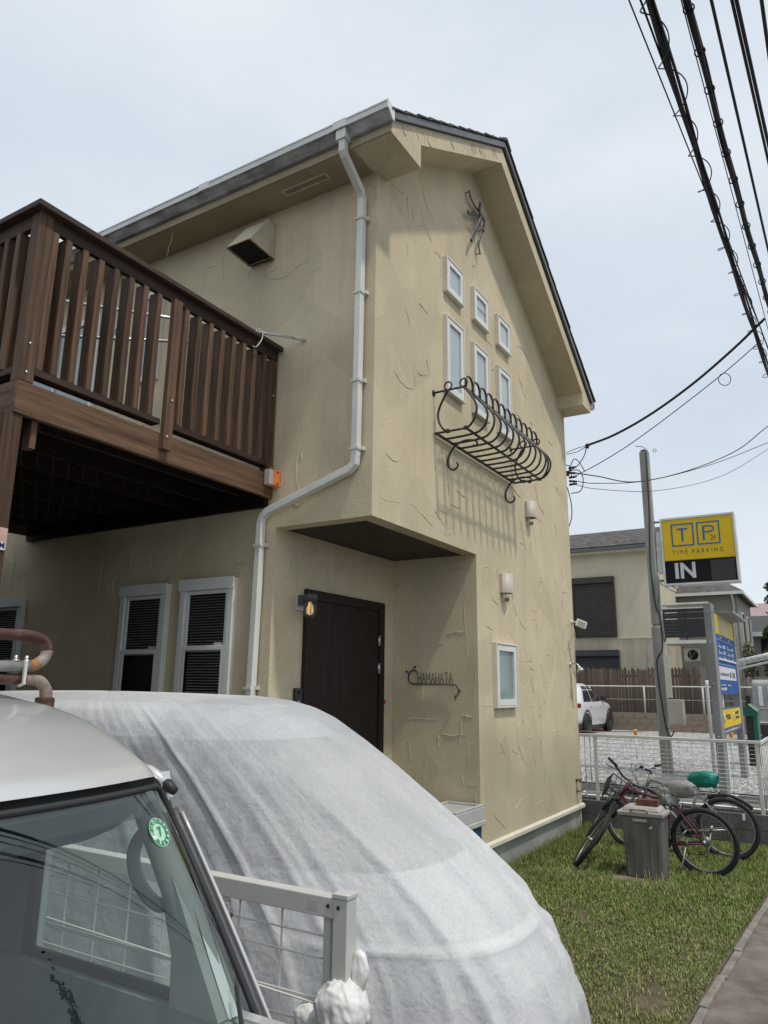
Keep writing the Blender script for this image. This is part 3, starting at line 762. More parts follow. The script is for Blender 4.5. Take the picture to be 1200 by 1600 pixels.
MB().lathe([(.0, -.012), (.03, -.006), (.03, .006), (.0, .012)], (2.345, -.06, 7.30), (0, -1, 0), 12).build('rosette', M['greyiron'], orn)
for x, z in ((1.975, 7.60), (2.345, 7.30), (2.25, 6.93)):
    MB().tube([(x, 0, z), (x, -.05, z)], .006, 6).build('fixing_pin', M['greyiron'], orn)

# wrought iron window basket
wb = thing('window_basket', 'black wrought iron window basket with a looped top rail below the tall windows', 'window basket', (2.15, 0, 4.305))
X0, X1, ZT, ZB, YT, YB = 1.125, 3.17, 4.738, 4.305, -.334, -.356
r1 = .0115
fr = MB()
fr.box((X0 - .01, -.045, ZB - .006), (X1 + .01, -.012, ZB + .010))
fr.build('wall_bar', M['iron'], wb, bevel=.002)
MB().tube([(X0, YB, ZB), (X1 + .03, YB, ZB)], .014, 8).build('base_bar', M['iron'], wb)
MB().tube([(X0, YT, ZT), (X1 + .03, YT, ZT)], .016, 8).build('top_bar', M['iron'], wb)
MB().tube([(X0, YT - .035, ZT - .04), (X1 + .03, YT - .035, ZT - .04)], .0105, 8).build('top_bar', M['iron'], wb)
for x in (X0, X1 + .03):
    MB().tube([(x, -.002, ZT), (x, YT, ZT)], .0105, 8).lathe([(.006, 0), (.034, .001), (.034, .007), (.012, .012)], (x, 0, ZT), (0, -1, 0), 14).build('end_rail', M['iron'], wb)
    MB().tube([(x, -.02, ZB), (x, YB, ZB)], .011, 8).build('end_base', M['iron'], wb)
    c1 = smooth_path([(x, YT, ZT), (x, -.395, 4.66), (x, -.455, 4.56), (x, -.470, 4.48), (x, -.445, 4.39), (x, -.40, 4.33), (x, YB, ZB)], 6)
    c2 = smooth_path([(x, -.165, ZT), (x, -.115, 4.66), (x, -.065, 4.56), (x, -.050, 4.48), (x, -.07, 4.40), (x, -.11, 4.335), (x, -.155, ZB)], 6)
    MB().tube(c1, r1, 8).build('end_scroll', M['iron'], wb)
    MB().tube(c2, r1, 8).build('end_scroll', M['iron'], wb)
    for yy in (-.165, YT):
        MB().tube(arc((x, yy, ZT + .045), (0, 1, 0), (0, 0, 1), .040, R(-70), R(250), 16), .0085, 8).build('top_ring', M['iron'], wb)
    for yy in (-.155, YB):
        MB().box((x - .018, yy - .022, ZB - .016), (x + .018, yy + .022, ZB + .020)).build('collar', M['iron'], wb, bevel=.006)
NB = 12
step = (X1 - X0) / NB
hair = []
prof_b = smooth_path([(0, YT - .012, ZT - .02), (0, -.405, 4.655), (0, -.480, 4.565), (0, -.510, 4.480), (0, -.490, 4.39), (0, -.435, 4.325), (0, YB, ZB - .004), (0, -.16, ZB - .012), (0, -.03, ZB - .010)], 6)
hoop_me = MB().tube(prof_b, r1, 8).mesh('basket_bar', M['iron'])
loop_me = MB().tube([(0, YT, ZT + .01)] + [p + Vector((0, 0, 0)) for p in arc((step * .5, YT, ZT + .068), (1, 0, 0), (0, 0, 1), step * .49, R(205), R(-25), 18)] + [(step, YT, ZT + .01)], r1, 8).mesh('top_loop', M['iron'])
for i in range(NB + 1):
    if i > 0: put('basket_bar', hoop_me, wb).location = Vector((X0 + i * step, 0, 0))
    if i < NB: put('top_loop', loop_me, wb).location = Vector((X0 + step * .3 + i * step, 0, 0))
for x in (1.42, 2.965):
    sc = [(x, -.11, 4.075), (x, -.125, 4.045), (x, -.105, 4.012), (x, -.06, 4.0), (x, -.022, 4.035), (x, -.012, 4.10), (x, -.035, 4.18), (x, -.10, 4.255), (x, -.19, 4.288), (x, -.27, 4.285), (x, -.325, 4.265), (x, -.338, 4.232), (x, -.315, 4.215), (x, -.292, 4.228)]
    MB().tube(smooth_path(sc, 5), .0105, 8).build('scroll_bracket', M['iron'], wb)

# half-round wall lamps
def wall_lamp(xc, z0, z1, label):
    L_ = thing('wall_lamp', label, 'wall lamp', (xc, 0, z0), group='half-round wall lamps on the gable')
    n = 14; w = .088
    P = [[(xc - w * math.cos(math.pi * k / n), -.030 - .088 * math.sin(math.pi * k / n), z) for k in range(n + 1)] for z in (z0, z1)]
    Q = [[(xc - (w - .006) * math.cos(math.pi * k / n), -.030 - .082 * math.sin(math.pi * k / n), z) for k in range(n + 1)] for z in (z1, z0)]
    MB().grid(P + Q + [P[0]]).build('shade', M['lampshade'], L_)
    MB().box((xc - w, -.029, z0 + .002), (xc + w, -.001, z1 - .002)).build('back_plate', M['lampshade'], L_, bevel=.003)
    MB().tube(smooth_path([(xc - .03, -.012, z0 + .01), (xc - .03, -.015, z0 - .045), (xc - .02, -.03, z0 - .07), (xc + .0, -.075, z0 - .072)], 5), .014, 4, flat=2.2, smooth=False).build('curved_bracket', M['steel'], L_)
    MB().lathe([(.032, 0), (.032, .10), (.01, .12)], (xc, -.062, z0 + .02), (0, 0, 1), 12).build('bulb_cover', M['offwhite'], L_)
wall_lamp(3.715, 3.965, 4.175, 'upper cream half-round wall lamp beside the iron window basket')
wall_lamp(2.825, 2.905, 3.125, 'lower cream half-round wall lamp above the frosted window')

# porch lantern
ln = thing('porch_lantern', 'small grey ship lantern with a warm bulb left of the front door', 'lantern', (.40, .95, 2.55))
MB().box((.325, 1.005, 2.53), (.445, 1.0245, 2.665)).build('mount_board', M['lampshade'], ln, bevel=.003)
M['lanterngrey'] = mat('lantern_grey', (0.05, 0.055, 0.055), (0.085, 0.09, 0.09), rough=0.5, scale=12)
MB().box((.345, .955, 2.575), (.405, 1.0045, 2.672)).tube([(.365, .955, 2.645), (.352, .90, 2.645)], .024, 8).build('bracket', M['lanterngrey'], ln, bevel=.004)
c = (.352, .872, 0)
MB().lathe([(.030, 2.675), (.058, 2.668), (.066, 2.655), (.066, 2.622), (.056, 2.615), (.056, 2.605)], c, (0, 0, 1), 20).build('cap', M['lanterngrey'], ln)
MB().lathe([(.053, 2.612), (.054, 2.545), (.050, 2.505), (.036, 2.475), (.012, 2.462)], c, (0, 0, 1), 20).build('globe', M['lensglass'], ln)
for k in range(4):
    a = math.pi * k / 4
    pts = [(c[0] + math.cos(a) * r * s, c[1] + math.sin(a) * r * s, z) for s, seq in ((-1, ((.058, 2.61), (.058, 2.545), (.054, 2.50), (.038, 2.466), (0, 2.452))), (1, ((.038, 2.466), (.054, 2.50), (.058, 2.545), (.058, 2.61)))) for r, z in seq]
    MB().tube(pts, .0035, 5).build('guard_wire', M['lanterngrey'], ln)
MB().lathe([(.016, 2.60), (.018, 2.575), (.030, 2.545), (.034, 2.52), (.027, 2.493), (.006, 2.481)], c, (0, 0, 1), 16).build('bulb', M['bulb'], ln)

# intercom and red-marked panel by the door
ic = thing('intercom', 'black door intercom on the wall left of the front door', 'intercom', (.40, 1.0, 1.70))
MB().box((.345, .995, 1.66), (.452, 1.0245, 1.835)).build('body', M['black_plastic'], ic, bevel=.006)
MB().lathe([(.017, 0), (.015, .006), (.002, .009)], (.395, .9945, 1.795), (0, -1, 0), 14).build('lens', M['dark'], ic)
MB().lathe([(.013, 0), (.012, .004)], (.40, .9945, 1.715), (0, -1, 0), 12).build('button', M['steel'], ic)
rp = thing('key_panel', 'narrow white panel with a red square on the wall right of the door', 'panel', (1.91, 1.0, 1.62))
MB().box((1.872, 1.004, 1.615), (1.945, 1.0245, 1.812)).build('plate', M['lampshade'], rp, bevel=.004)
MB().box((1.885, 1.0025, 1.675), (1.925, 1.0035, 1.722)).build('red_mark', M['red'], rp)

# name sign: letters of bent iron rod
ns = thing('name_sign', 'iron name sign reading CHAMAHATA with leaf scrolls on the porch wall', 'sign', (2.07, .55, 1.88))
SX = 2.072
def S(u, v): return (SX, .803 - u, 1.885 + v)                      # u runs to the reader's right
def st(pts, r=.0055): return MB().tube([S(*p) for p in pts], r, 6)
H_ = [[(0, 0), (0, 1)], [(1, 0), (1, 1)], [(0, .5), (1, .5)]]
A2 = [[(0, 0), (.5, 1), (1, 0)], [(.2, .4), (.8, .4)]]
M2 = [[(0, 0), (.12, 1), (.5, .35), (.88, 1), (1, 0)]]
T2 = [[(.5, 0), (.5, 1)], [(0, 1), (1, 1)]]
u = .108; hgt = .118
for L_ in (H_, A2, M2, A2, H_, A2, T2, A2):
    w = .040 if L_ is not M2 else .046
    mb = MB()
    for s_ in L_: mb.tube([S(u + p[0] * w, .004 + p[1] * hgt) for p in s_], .0042, 6)
    mb.build('letter', M['signiron'], ns); u += w + .0125
MB().tube([S(.055 + .062 * math.cos(t), .075 + .072 * math.sin(t)) for t in [R(35 + i * 12) for i in range(20)]] + [S(.10, .003), S(u + .0, .0)], .0075, 8).build('letter_c', M['signiron'], ns)
MB().tube(smooth_path([S(u, 0), S(u + .03, -.012), S(u + .055, -.05), S(u + .052, -.09), S(u + .03, -.118), S(u + .005, -.112)], 5), .006, 7).build('tail_scroll', M['signiron'], ns)
for pts in ([S(u + .03, -.118), S(u + .018, -.135), S(u + .012, -.16)], [S(u + .055, -.05), S(u + .075, -.06), S(u + .07, -.075)]):
    MB().tube(smooth_path(pts, 4), [.006] * 4 + [.005] * 4 + [.002], 7).build('tendril', M['signiron'], ns)
for (a, b) in (((.055, .15), (.082, .195)), ((.0, .105), (-.045, .145))):
    p, q = Vector(S(*a)), Vector(S(*b)); MB().tube([p, p.lerp(q, .4), p.lerp(q, .6), p.lerp(q, .85), q], [.003, .004, .014, .009, .001], 8, flat=.4).build('leaf', M['signiron'], ns)
for uu in (.11, u - .01):
    MB().tube([S(uu, 0), (2.099, .803 - uu, 1.885)], .005, 6).build('stand_off', M['signiron'], ns)

# floodlight, spot lamp, taps on the far end of the gable
fl = thing('floodlight', 'small white LED floodlight on the far corner of the gable', 'floodlight', (5.4, -.05, 2.8))
mt = frame_mtx((5.19, -.19, 2.735), (.52, -.78, -.36), (.22, -.12, .9))
MB().tube([(5.36, -.002, 2.78), (5.36, -.07, 2.78), (5.24, -.15, 2.755)], .012, 8).lathe([(.03, 0), (.03, .012)], (5.36, 0, 2.78), (0, -1, 0), 12).build('arm', M['white'], fl)
MB().box((-.075, -.052, -.016), (.075, .052, .016), mt).build('housing', M['trim'], fl, bevel=.010)
M['led'] = mat('led_panel', (0.22, 0.23, 0.21), (0.36, 0.37, 0.34), rough=0.25, scale=60, coat=.3)
MB().box((-.058, -.036, .0165), (.058, .036, .019), mt).box((-.058, -.036, -.019), (.058, .036, -.0165), mt).build('led_face', M['led'], fl)
MB().tube(smooth_path([(5.36, -.02, 2.77), (5.40, -.03, 2.6), (5.42, -.01, 2.4), (5.41, -.008, 2.0)], 5), .005, 6).build('cable', M['offwhite'], fl)
sp_ = thing('spot_lamp', 'silver bell-shaped outdoor spot lamp on a bent arm below the floodlight', 'spot lamp', (5.28, 0, 2.13))
MB().lathe([(.035, 0), (.035, .012), (.012, .02)], (5.20, 0, 2.18), (0, -1, 0), 12).tube(smooth_path([(5.20, -.01, 2.185), (5.19, -.06, 2.20), (5.175, -.11, 2.19), (5.165, -.13, 2.16)], 5), .010, 8).build('arm', M['steel'], sp_)
MB().lathe([(.016, 0), (.019, .015), (.028, .035), (.050, .07), (.054, .08), (.045, .076), (.02, .07)], (5.165, -.128, 2.165), (-.05, -.35, -.75), 20).build('bell', M['steel'], sp_)
MB().tube(smooth_path([(5.20, -.02, 2.17), (5.20, -.05, 2.10), (5.23, -.05, 2.05), (5.24, -.03, 2.09)], 5), .006, 6).tube(smooth_path([(5.215, -.012, 2.13), (5.23, -.008, 1.85), (5.26, -.006, 1.60)], 5), .005, 6).build('cable', M['lampshade'], sp_)
M['brass'] = mat('dull_brass', (0.20, 0.17, 0.11), (0.30, 0.26, 0.19), rough=0.4, metal=0.7, scale=20)
def tap(x, z, label, spout):
    t_ = thing('garden_tap', label, 'tap', (x, 0, z), group='taps on the gable wall')
    MB().lathe([(.03, 0), (.03, .006), (.012, .012), (.012, .055)], (x, 0, z), (0, -1, 0), 12).build('flange', M['brass'], t_)
    if spout:
        MB().tube(smooth_path([(x, -.05, z), (x + .005, -.10, z - .005), (x + .015, -.13, z - .04), (x + .02, -.135, z - .075)], 5), .013, 8).build('spout', M['steel'], t_)
        MB().tube([(x, -.075, z), (x, -.075, z + .03)], .008, 8).box((x - .03, -.085, z + .03), (x + .03, -.065, z + .04)).build('handle', M['brass'], t_)
    else:
        MB().torus((x, -.06, z), (0, 1, .2), .030, .008, 20, 6).tube([(x - .03, -.06, z), (x + .03, -.06, z)], .006, 6).tube([(x, -.012, z), (x, -.06, z)], .016, 8).build('wheel', M['brass'], t_)
tap(5.245, .665, 'brass wheel valve on the gable wall, above the spouted tap', False)
tap(5.25, .525, 'spouted garden tap below the wheel valve near the foundation', True)
M['stain'] = mat('drip_stain', (0.20, 0.155, 0.09), (0.30, 0.25, 0.16), rough=0.95, scale=14)
MB().add([(5.235, -.0012, .64), (5.255, -.0012, .64), (5.252, -.0012, .36), (5.240, -.0012, .36)], [(0, 1, 2, 3)]).build('drip_mark', M['stain'], house)
# plastic storage box by the porch
M['bluebox'] = mat('blue_box_plastic', (0.018, 0.06, 0.105), (0.03, 0.085, 0.14), rough=0.45, scale=5)
sb = thing('storage_box', 'blue plastic storage box with a pale grey lid at the porch corner', 'box', (1.78, .02, 0))
MB().prism([(1.44, .165), (2.00, .165), (2.03, .555), (1.41, .555)], 'y', -.045, .33).build('tub', M['bluebox'], sb, bevel=.01)
lm = MB().box((1.39, -.075, .556), (2.065, .36, .605)).prism([(1.405, .606), (2.05, .606), (2.04, .725), (1.42, .725)], 'y', -.06, .345)
M['lidgrey'] = mat('pale_lid', (0.48, 0.475, 0.45), (0.57, 0.565, 0.54), rough=0.45, scale=4)
lid = lm.build('lid', M['lidgrey'], sb, bevel=.008)
ring_ = MB()
ring_.box((1.42, -.058, .7255), (2.04, -.03, .745)).box((1.42, .315, .7255), (2.04, .343, .745)).box((1.42, -.03, .7255), (1.45, .315, .745)).box((2.01, -.03, .7255), (2.04, .315, .745))
ring_.build('lid_rim', M['lidgrey'], lid, bevel=.006)
for x in (1.55, 1.70, 1.85): MB().box((x, -.055, .17), (x + .05, -.0455, .53)).build('rib', M['bluebox'], sb, bevel=.004)

# unseen boarded wall, added to deepen the shade under the deck
cw = thing('added_shade_wall', 'unseen dark boarded wall added to shade the back of the car port', 'wall', (-3, 5.45, 0))
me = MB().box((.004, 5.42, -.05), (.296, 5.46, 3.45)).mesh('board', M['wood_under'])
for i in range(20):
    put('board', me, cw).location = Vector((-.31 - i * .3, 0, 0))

# ================================================================ COVERED CAR
def cover_mat():
    m = bpy.data.materials.new('nonwoven_car_cover'); m.use_nodes = True
    nt = m.node_tree; N = nt.nodes; L = nt.links
    b = N['Principled BSDF']; b.inputs['Roughness'].default_value = 0.62; b.inputs['Specular IOR Level'].default_value = 0.35
    out = [n for n in N if n.type == 'OUTPUT_MATERIAL'][0]
    g = N.new('ShaderNodeNewGeometry')
    def noi(sc, det, st=(1, 1, 1), rough=.6, rot=None):
        mp = N.new('ShaderNodeMapping'); mp.inputs['Scale'].default_value = st
        if rot: mp.inputs['Rotation'].default_value = rot
        L.new(g.outputs['Position'], mp.inputs['Vector'])
        n = N.new('ShaderNodeTexNoise'); n.inputs['Scale'].default_value = sc; n.inputs['Detail'].default_value = det; n.inputs['Roughness'].default_value = rough
        L.new(mp.outputs['Vector'], n.inputs['Vector']); return n.outputs['Fac']
    def ramp(f, p0, c0, p1, c1):
        r = N.new('ShaderNodeValToRGB'); r.color_ramp.elements[0].position = p0; r.color_ramp.elements[0].color = (*c0, 1)
        r.color_ramp.elements[1].position = p1; r.color_ramp.elements[1].color = (*c1, 1); L.new(f, r.inputs['Fac']); return r.outputs['Color']
    c = ramp(noi(4, 10, (1, .5, .5), .70), .30, (.66, .675, .685), .70, (.84, .85, .855))
    mx = N.new('ShaderNodeMix'); mx.data_type = 'RGBA'; mx.blend_type = 'MULTIPLY'; mx.inputs['Factor'].default_value = 1
    L.new(c, mx.inputs['A']); L.new(ramp(noi(70, 5), .3, (.90, .90, .90), .7, (1.06, 1.06, 1.06)), mx.inputs['B'])
    # crumpled facets: cone-shaped cells meeting in straight creases, stretched down the slope
    def facet(sc, st, rot):
        mp = N.new('ShaderNodeMapping'); mp.inputs['Scale'].default_value = st; mp.inputs['Rotation'].default_value = rot
        L.new(g.outputs['Position'], mp.inputs['Vector'])
        n = N.new('ShaderNodeTexNoise'); n.inputs['Scale'].default_value = sc * .8; n.inputs['Detail'].default_value = 2
        L.new(mp.outputs['Vector'], n.inputs['Vector'])
        ad = N.new('ShaderNodeMix'); ad.data_type = 'RGBA'; ad.blend_type = 'ADD'; ad.inputs['Factor'].default_value = .10
        L.new(mp.outputs['Vector'], ad.inputs['A']); L.new(n.outputs['Color'], ad.inputs['B'])
        v = N.new('ShaderNodeTexVoronoi'); v.inputs['Scale'].default_value = sc; v.inputs['Randomness'].default_value = 1
        L.new(ad.outputs['Result'], v.inputs['Vector']); return v.outputs['Distance']
    acc = None
    for h, wt in ((facet(4.5, (1.0, .42, .42), (0, .15, .1)), 1.0), (facet(11, (1, .6, .6), (.4, .2, .3)), .45), (facet(26, (1, .8, .8), (.1, .7, .2)), .20)):
        q = N.new('ShaderNodeMath'); q.operation = 'MULTIPLY'; q.inputs[1].default_value = wt; L.new(h, q.inputs[0])
        if acc is None: acc = q.outputs[0]
        else:
            a = N.new('ShaderNodeMath'); a.operation = 'ADD'; L.new(acc, a.inputs[0]); L.new(q.outputs[0], a.inputs[1]); acc = a.outputs[0]
    bp = N.new('ShaderNodeBump'); bp.inputs['Strength'].default_value = .38; bp.inputs['Distance'].default_value = .040
    L.new(acc, bp.inputs['Height'])
    L.new(mx.outputs['Result'], b.inputs['Base Color'])
    b2 = N.new('ShaderNodeBump'); b2.inputs['Strength'].default_value = .3; b2.inputs['Distance'].default_value = .004
    L.new(noi(120, 5), b2.inputs['Height']); L.new(bp.outputs['Normal'], b2.inputs['Normal'])
    L.new(b2.outputs['Normal'], b.inputs['Normal'])
    tl = N.new('ShaderNodeBsdfTranslucent'); L.new(mx.outputs['Result'], tl.inputs['Color']); L.new(b2.outputs['Normal'], tl.inputs['Normal'])
    m1 = N.new('ShaderNodeMixShader'); m1.inputs[0].default_value = .25; L.new(b.outputs[0], m1.inputs[1]); L.new(tl.outputs[0], m1.inputs[2])
    tr = N.new('ShaderNodeBsdfTransparent')
    m2 = N.new('ShaderNodeMixShader'); m2.inputs[0].default_value = .26; L.new(m1.outputs[0], m2.inputs[1]); L.new(tr.outputs[0], m2.inputs[2])
    L.new(m2.outputs[0], out.inputs['Surface'])
    return m
M['cover'] = cover_mat()
def interp(tab, z):
    zs = [t[0] for t in tab]; vs = [t[1] for t in tab]
    return float(np.interp(z, zs, vs))
# heights -> front y, rear y, half width (at the widest), from the ground up
FR = [(0, -1.88), (.12, -1.93), (.24, -2.0), (.36, -2.04), (.5, -2.03), (.65, -1.97), (.8, -1.875), (.92, -1.745), (1.1, -1.53), (1.27, -1.30), (1.42, -1.08), (1.56, -.85), (1.67, -.64), (1.725, -.50), (1.76, -.36), (1.785, -.15)]
RE = [(0, 2.75), (.5, 2.72), (1.0, 2.65), (1.5, 2.55), (1.7, 2.48), (1.785, 2.3)]
HW = [(0, .76), (.15, .77), (.35, .785), (.7, .765), (1.0, .75), (1.3, .715), (1.55, .685), (1.66, .655), (1.72, .62), (1.76, .56), (1.785, .42)]
CX = -1.58
def body_loop(z, n, inset=0.0, corner=3.6):
    yf, yr, w = interp(FR, z) + inset, interp(RE, z) - inset, interp(HW, z) - inset
    pts = []
    for i in range(n):
        t = 2 * math.pi * i / n
        c, s = math.cos(t), math.sin(t)
        e = 2.0 / corner
        u = math.copysign(abs(c) ** e, c); v = math.copysign(abs(s) ** e, s)
        y = (yf + yr) / 2 + v * (yr - yf) / 2
        if v < 0: y += .22 * abs(u) ** 2.2 * min(1, -v * 1.0) * min(1, max(0.0, (z - .05) / .5))     # nose rounded in plan
        pts.append((CX + u * w, y))
    return pts
NA = 420
zs = [0.02 + 1.765 * (k / 150) for k in range(151)]
loops = []
for z in zs:
    L_ = body_loop(z, NA)
    row = []
    for i, (x, y) in enumerate(L_):
        row.append(Vector((x, y, z)))
    loops.append(row)
# close the roof with shrinking loops
top = loops[-1]; ctr = Vector((CX, 1.1, 1.80))
for k in range(1, 22):
    t = k / 21
    loops.append([Vector((p.x + (ctr.x - p.x) * t * .985, p.y + (ctr.y - p.y) * t * .985, 1.785 + .018 * math.sin(t * math.pi / 2))) for p in top])
V = np.array([[tuple(p) for p in row] for row in loops])
# outward normals
dU = np.roll(V, -1, 1) - np.roll(V, 1, 1); dV = np.gradient(V, axis=0)
NN = np.cross(dU, dV); NN /= np.linalg.norm(NN, axis=2, keepdims=True) + 1e-9
flip = np.sign((NN[20, :, 0] * (V[20, :, 0] - CX)).sum()); NN *= flip
nr, nc = V.shape[:2]
arcl = np.concatenate([[0], np.cumsum(np.linalg.norm(np.diff(V[40], axis=0), axis=1))])
disp = np.zeros((nr, nc))
for i in range(nr):
    z = V[i, 0, 2]; low = max(0, min(1, (1.62 - z) / 1.5))
    for j in range(nc):
        p = V[i, j]; s = arcl[j]
        side = p[0] < CX - .45 and p[1] > -1.2
        wob = .05 * noise.noise(Vector((z * 1.1, s * .4, 2.2)))
        f0 = noise.noise(Vector((s * 2.3 + wob * 4, z * .30, 1.7)))
        d = .060 * low ** 1.3 * (1 - min(1, abs(f0) * 2.2)) ** 1.5                     # long hanging folds, sharp on the crest
        f = noise.noise(Vector((s * 6.5 + wob * 9, z * .35, 5.1)))
        d += .013 * (.30 + low) * (1 - min(1, abs(f) * 3.0)) ** 1.6                   # narrower pleats
        f = noise.noise(Vector((s * 17 + wob * 20, z * .8, 8.3)))
        d += .0032 * (.5 + low) * (1 - min(1, abs(f) * 2.6)) ** 1.4
        f2 = noise.noise(Vector((p[0] * 3.2 + p[2] * 2, p[1] * 3 - p[2] * 1.5, p[2] * 3)))
        d += .010 * f2 * min(1, (1.84 - z) * 4)
        if p[1] < -.7:
            for xf, am, sl in ((-2.02, .034, .05), (-1.74, .040, .10), (-1.44, .048, .14), (-1.20, .044, .18), (-1.02, .030, .16)):
                d += am * min(1, max(0, (1.50 - z) / .7)) * math.exp(-((p[0] - xf - sl * (1.0 - z) + .02 * noise.noise(Vector((z * 2, xf * 7, 0)))) / .024) ** 2)
        d = max(d, -.006) - .032 * low
        if abs(z - .80) < .07 and p[1] < -1.1: d *= .25 + .75 * min(1, abs(z - .80) / .07)
        d += .02 * max(0, (.5 - z) / .5) ** 1.5 * (.5 + noise.noise(Vector((s * 1.7, 3, 9))))
        disp[i, j] = d
# pulled crease lines running down from the roof corners and across the nose bar
jc = np.argmin((V[120, :, 0] + 2.2) ** 2 + (V[120, :, 1] + .35) ** 2)
for i in range(nr):
    z = V[i, 0, 2]
    if z < 1.74:
        for j in range(nc):
            dj = min(abs(j - jc), nc - abs(j - jc)) * (arcl[-1] / nc)
            disp[i, j] += .022 * math.exp(-(dj / .02) ** 2) * min(1, (1.78 - z) * 4) * (1 if z > .9 else z / .9)
    if abs(z - .80) < .06:
        for j in range(nc):
            if V[i, j, 1] < -1.15: disp[i, j] += .006 * math.exp(-((z - .80) / .012) ** 2)
V2 = V + NN * disp[:, :, None]
V2[:, :, 2] = np.maximum(V2[:, :, 2], .006)
cov = thing('covered_car', 'car hidden under a white nonwoven cover in front of the porch', 'car', (CX, 0, 0))
mb = MB(); mb.grid([[tuple(p) for p in row] for row in V2], closed_u=True)
put('cover', mb.mesh('cover', M['cover']), cov, label='translucent white wrinkled fabric cover')
# the car itself, seen faintly through the cloth
M['carpaint'] = mat('pale_car_paint', (0.60, 0.61, 0.62), rough=0.75, spec=.1)
M['carglass'] = mat('dark_car_glass', (0.02, 0.022, 0.025), rough=0.1)
def inner(z): return body_loop(min(1.785, z + .05), 64, .062, 4.2)
rows = [[(x, y, z) for x, y in inner(z)] for z in (.22, .3, .4, .5, .6, .7, .8, .85, .9, .95, 1.0, 1.05)]
MB().grid(rows, closed_u=True).build('body', M['carpaint'], cov)
inner_b = inner
def inner(z): return body_loop(min(1.785, z + .08), 64, .09, 4.2)
rows = [[(x, y, z) for x, y in inner(z)] for z in (1.05, 1.1, 1.15, 1.2, 1.27, 1.35, 1.42, 1.5, 1.56, 1.60)]
MB().grid(rows, closed_u=True).build('windows', M['carglass'], cov)
inner = inner_b
rows = [[(x, y, z) for x, y in inner(z)] for z in (1.58, 1.66, 1.70, 1.725)] + [[(CX + (x - CX) * .02, .8 + (y - .8) * .02, 1.74) for x, y in inner(1.725)]]
MB().grid(rows, closed_u=True).build('roof', M['carpaint'], cov)
M['chrome'] = mat('pale_chrome', (0.85, 0.85, 0.84), rough=0.3)
rows = []
for z in (.775, .79, .805, .82):
    L_ = body_loop(z, 200, .036); rows.append([(x, y, z) for x, y in L_[104:197]])
MB().grid(rows).build('nose_trim', M['chrome'], cov)
wheel_me = MB().lathe([(.10, -.08), (.19, -.085), (.27, -.09), (.285, -.06), (.285, .06), (.27, .09), (.19, .085), (.10, .08)], (0, 0, 0), (1, 0, 0), 28).mesh('wheel', M['rubber'])
for x in (CX - .66, CX + .66):
    for y in (-1.30, 1.35):
        put('wheel', wheel_me, cov).location = Vector((x, y, .29))

# ================================================================ SILVER VAN
van = thing('silver_van', 'silver kei van with a roof rack seen through its windscreen at the lower left', 'van', (-4.30, -.9, 0))
VX, VW = -4.315, .655
M['silver'] = mat('silver_paint', (0.57, 0.58, 0.575), (0.61, 0.62, 0.615), rough=0.30, metal=0.40, scale=2.2, coat=0.5, detail=3)
M['pillar'] = mat('dark_pillar', (0.10, 0.10, 0.105), (0.13, 0.13, 0.135), rough=0.35, metal=.4, coat=.4)
M['van_in'] = mat('grey_trim_plastic', (0.17, 0.19, 0.18), (0.22, 0.24, 0.23), rough=0.6, scale=6)
M['van_dash'] = mat('pale_dash_plastic', (0.14, 0.15, 0.14), (0.18, 0.19, 0.18), rough=0.65, scale=6)
M['van_seat'] = mat('grey_seat_cloth', (0.11, 0.122, 0.118), (0.13, 0.142, 0.138), rough=0.9, scale=3)
M['windscreen'] = glass_mat('windscreen_glass', (0.86, 0.94, 0.90), ior=1.72)
M['sideglass'] = glass_mat('side_glass', (0.86, 0.92, 0.90), ior=1.5)
M['tint'] = glass_mat('tint_band', (0.26, 0.31, 0.32), ior=1.62)
RP = [(0, 1.654), (.05, 1.676), (.10, 1.699), (.16, 1.724), (.23, 1.750), (.30, 1.771), (.44, 1.798), (.56, 1.810), (.69, 1.827), (.80, 1.832), (1.3, 1.840), (3.2, 1.840)]
def roof_z(u, y):
    """crown of the roof; u in -1..1 across"""
    return interp(RP, max(0, y - front_y(u))) + .016 * (1 - u * u) * min(1, max(0, (y - front_y(u)) / .6)) - .03 * max(0, (abs(u) - .92) / .08) ** 2
def front_y(u): return -1.815 + .095 * abs(u) ** 2.6                # plan curve of the windscreen's top edge
rows = []
for i in range(61):
    v = (i / 60) ** 1.7
    row = []
    for j in range(61):
        u = -1 + 2 * j / 60; y = front_y(u) + (1.0 - front_y(u)) * v
        lip = .012 * max(0, 1 - v / .012)
        row.append((VX + u * VW, y, roof_z(u, y) - lip))
    rows.append(row)
vroof = MB().grid(rows).build('roof', M['silver'], van)
for s_ in (-1, 1):                                                  # roof sides down to the rain gutter
    ed = [r[-1 if s_ > 0 else 0] for r in rows]
    MB().grid([[(x, y, z) for x, y, z in ed], [(x + s_ * .008, y, 1.64 + .5 * max(0, min(z - .02, 1.665) - 1.64)) for x, y, z in ed]]).build('roof_side', M['silver'], vroof)
rows2 = [[(x, y + .012, z - .055) for x, y, z in r[3:-3]] for r in rows[2:]]
MB().grid(rows2).build('headliner', M['van_seat'], van)
for s_ in (-1, 1):
    MB().tube([(VX + s_ * (VW + .012), -1.72, 1.622), (VX + s_ * (VW + .014), -1.66, 1.648), (VX + s_ * (VW + .014), -1.55, 1.655), (VX + s_ * (VW + .014), 1.0, 1.66)], .011, 8, flat=1.3).build('rain_gutter', M['silver'], vroof)
    MB().tube([(VX + s_ * (VW + .014), -1.750, 1.603), (VX + s_ * (VW + .014), -1.725, 1.616), (VX + s_ * (VW + .014), -1.695, 1.626)], [.011, .015, .009], 8).build('gutter_end', M['rubber_seal'], vroof)
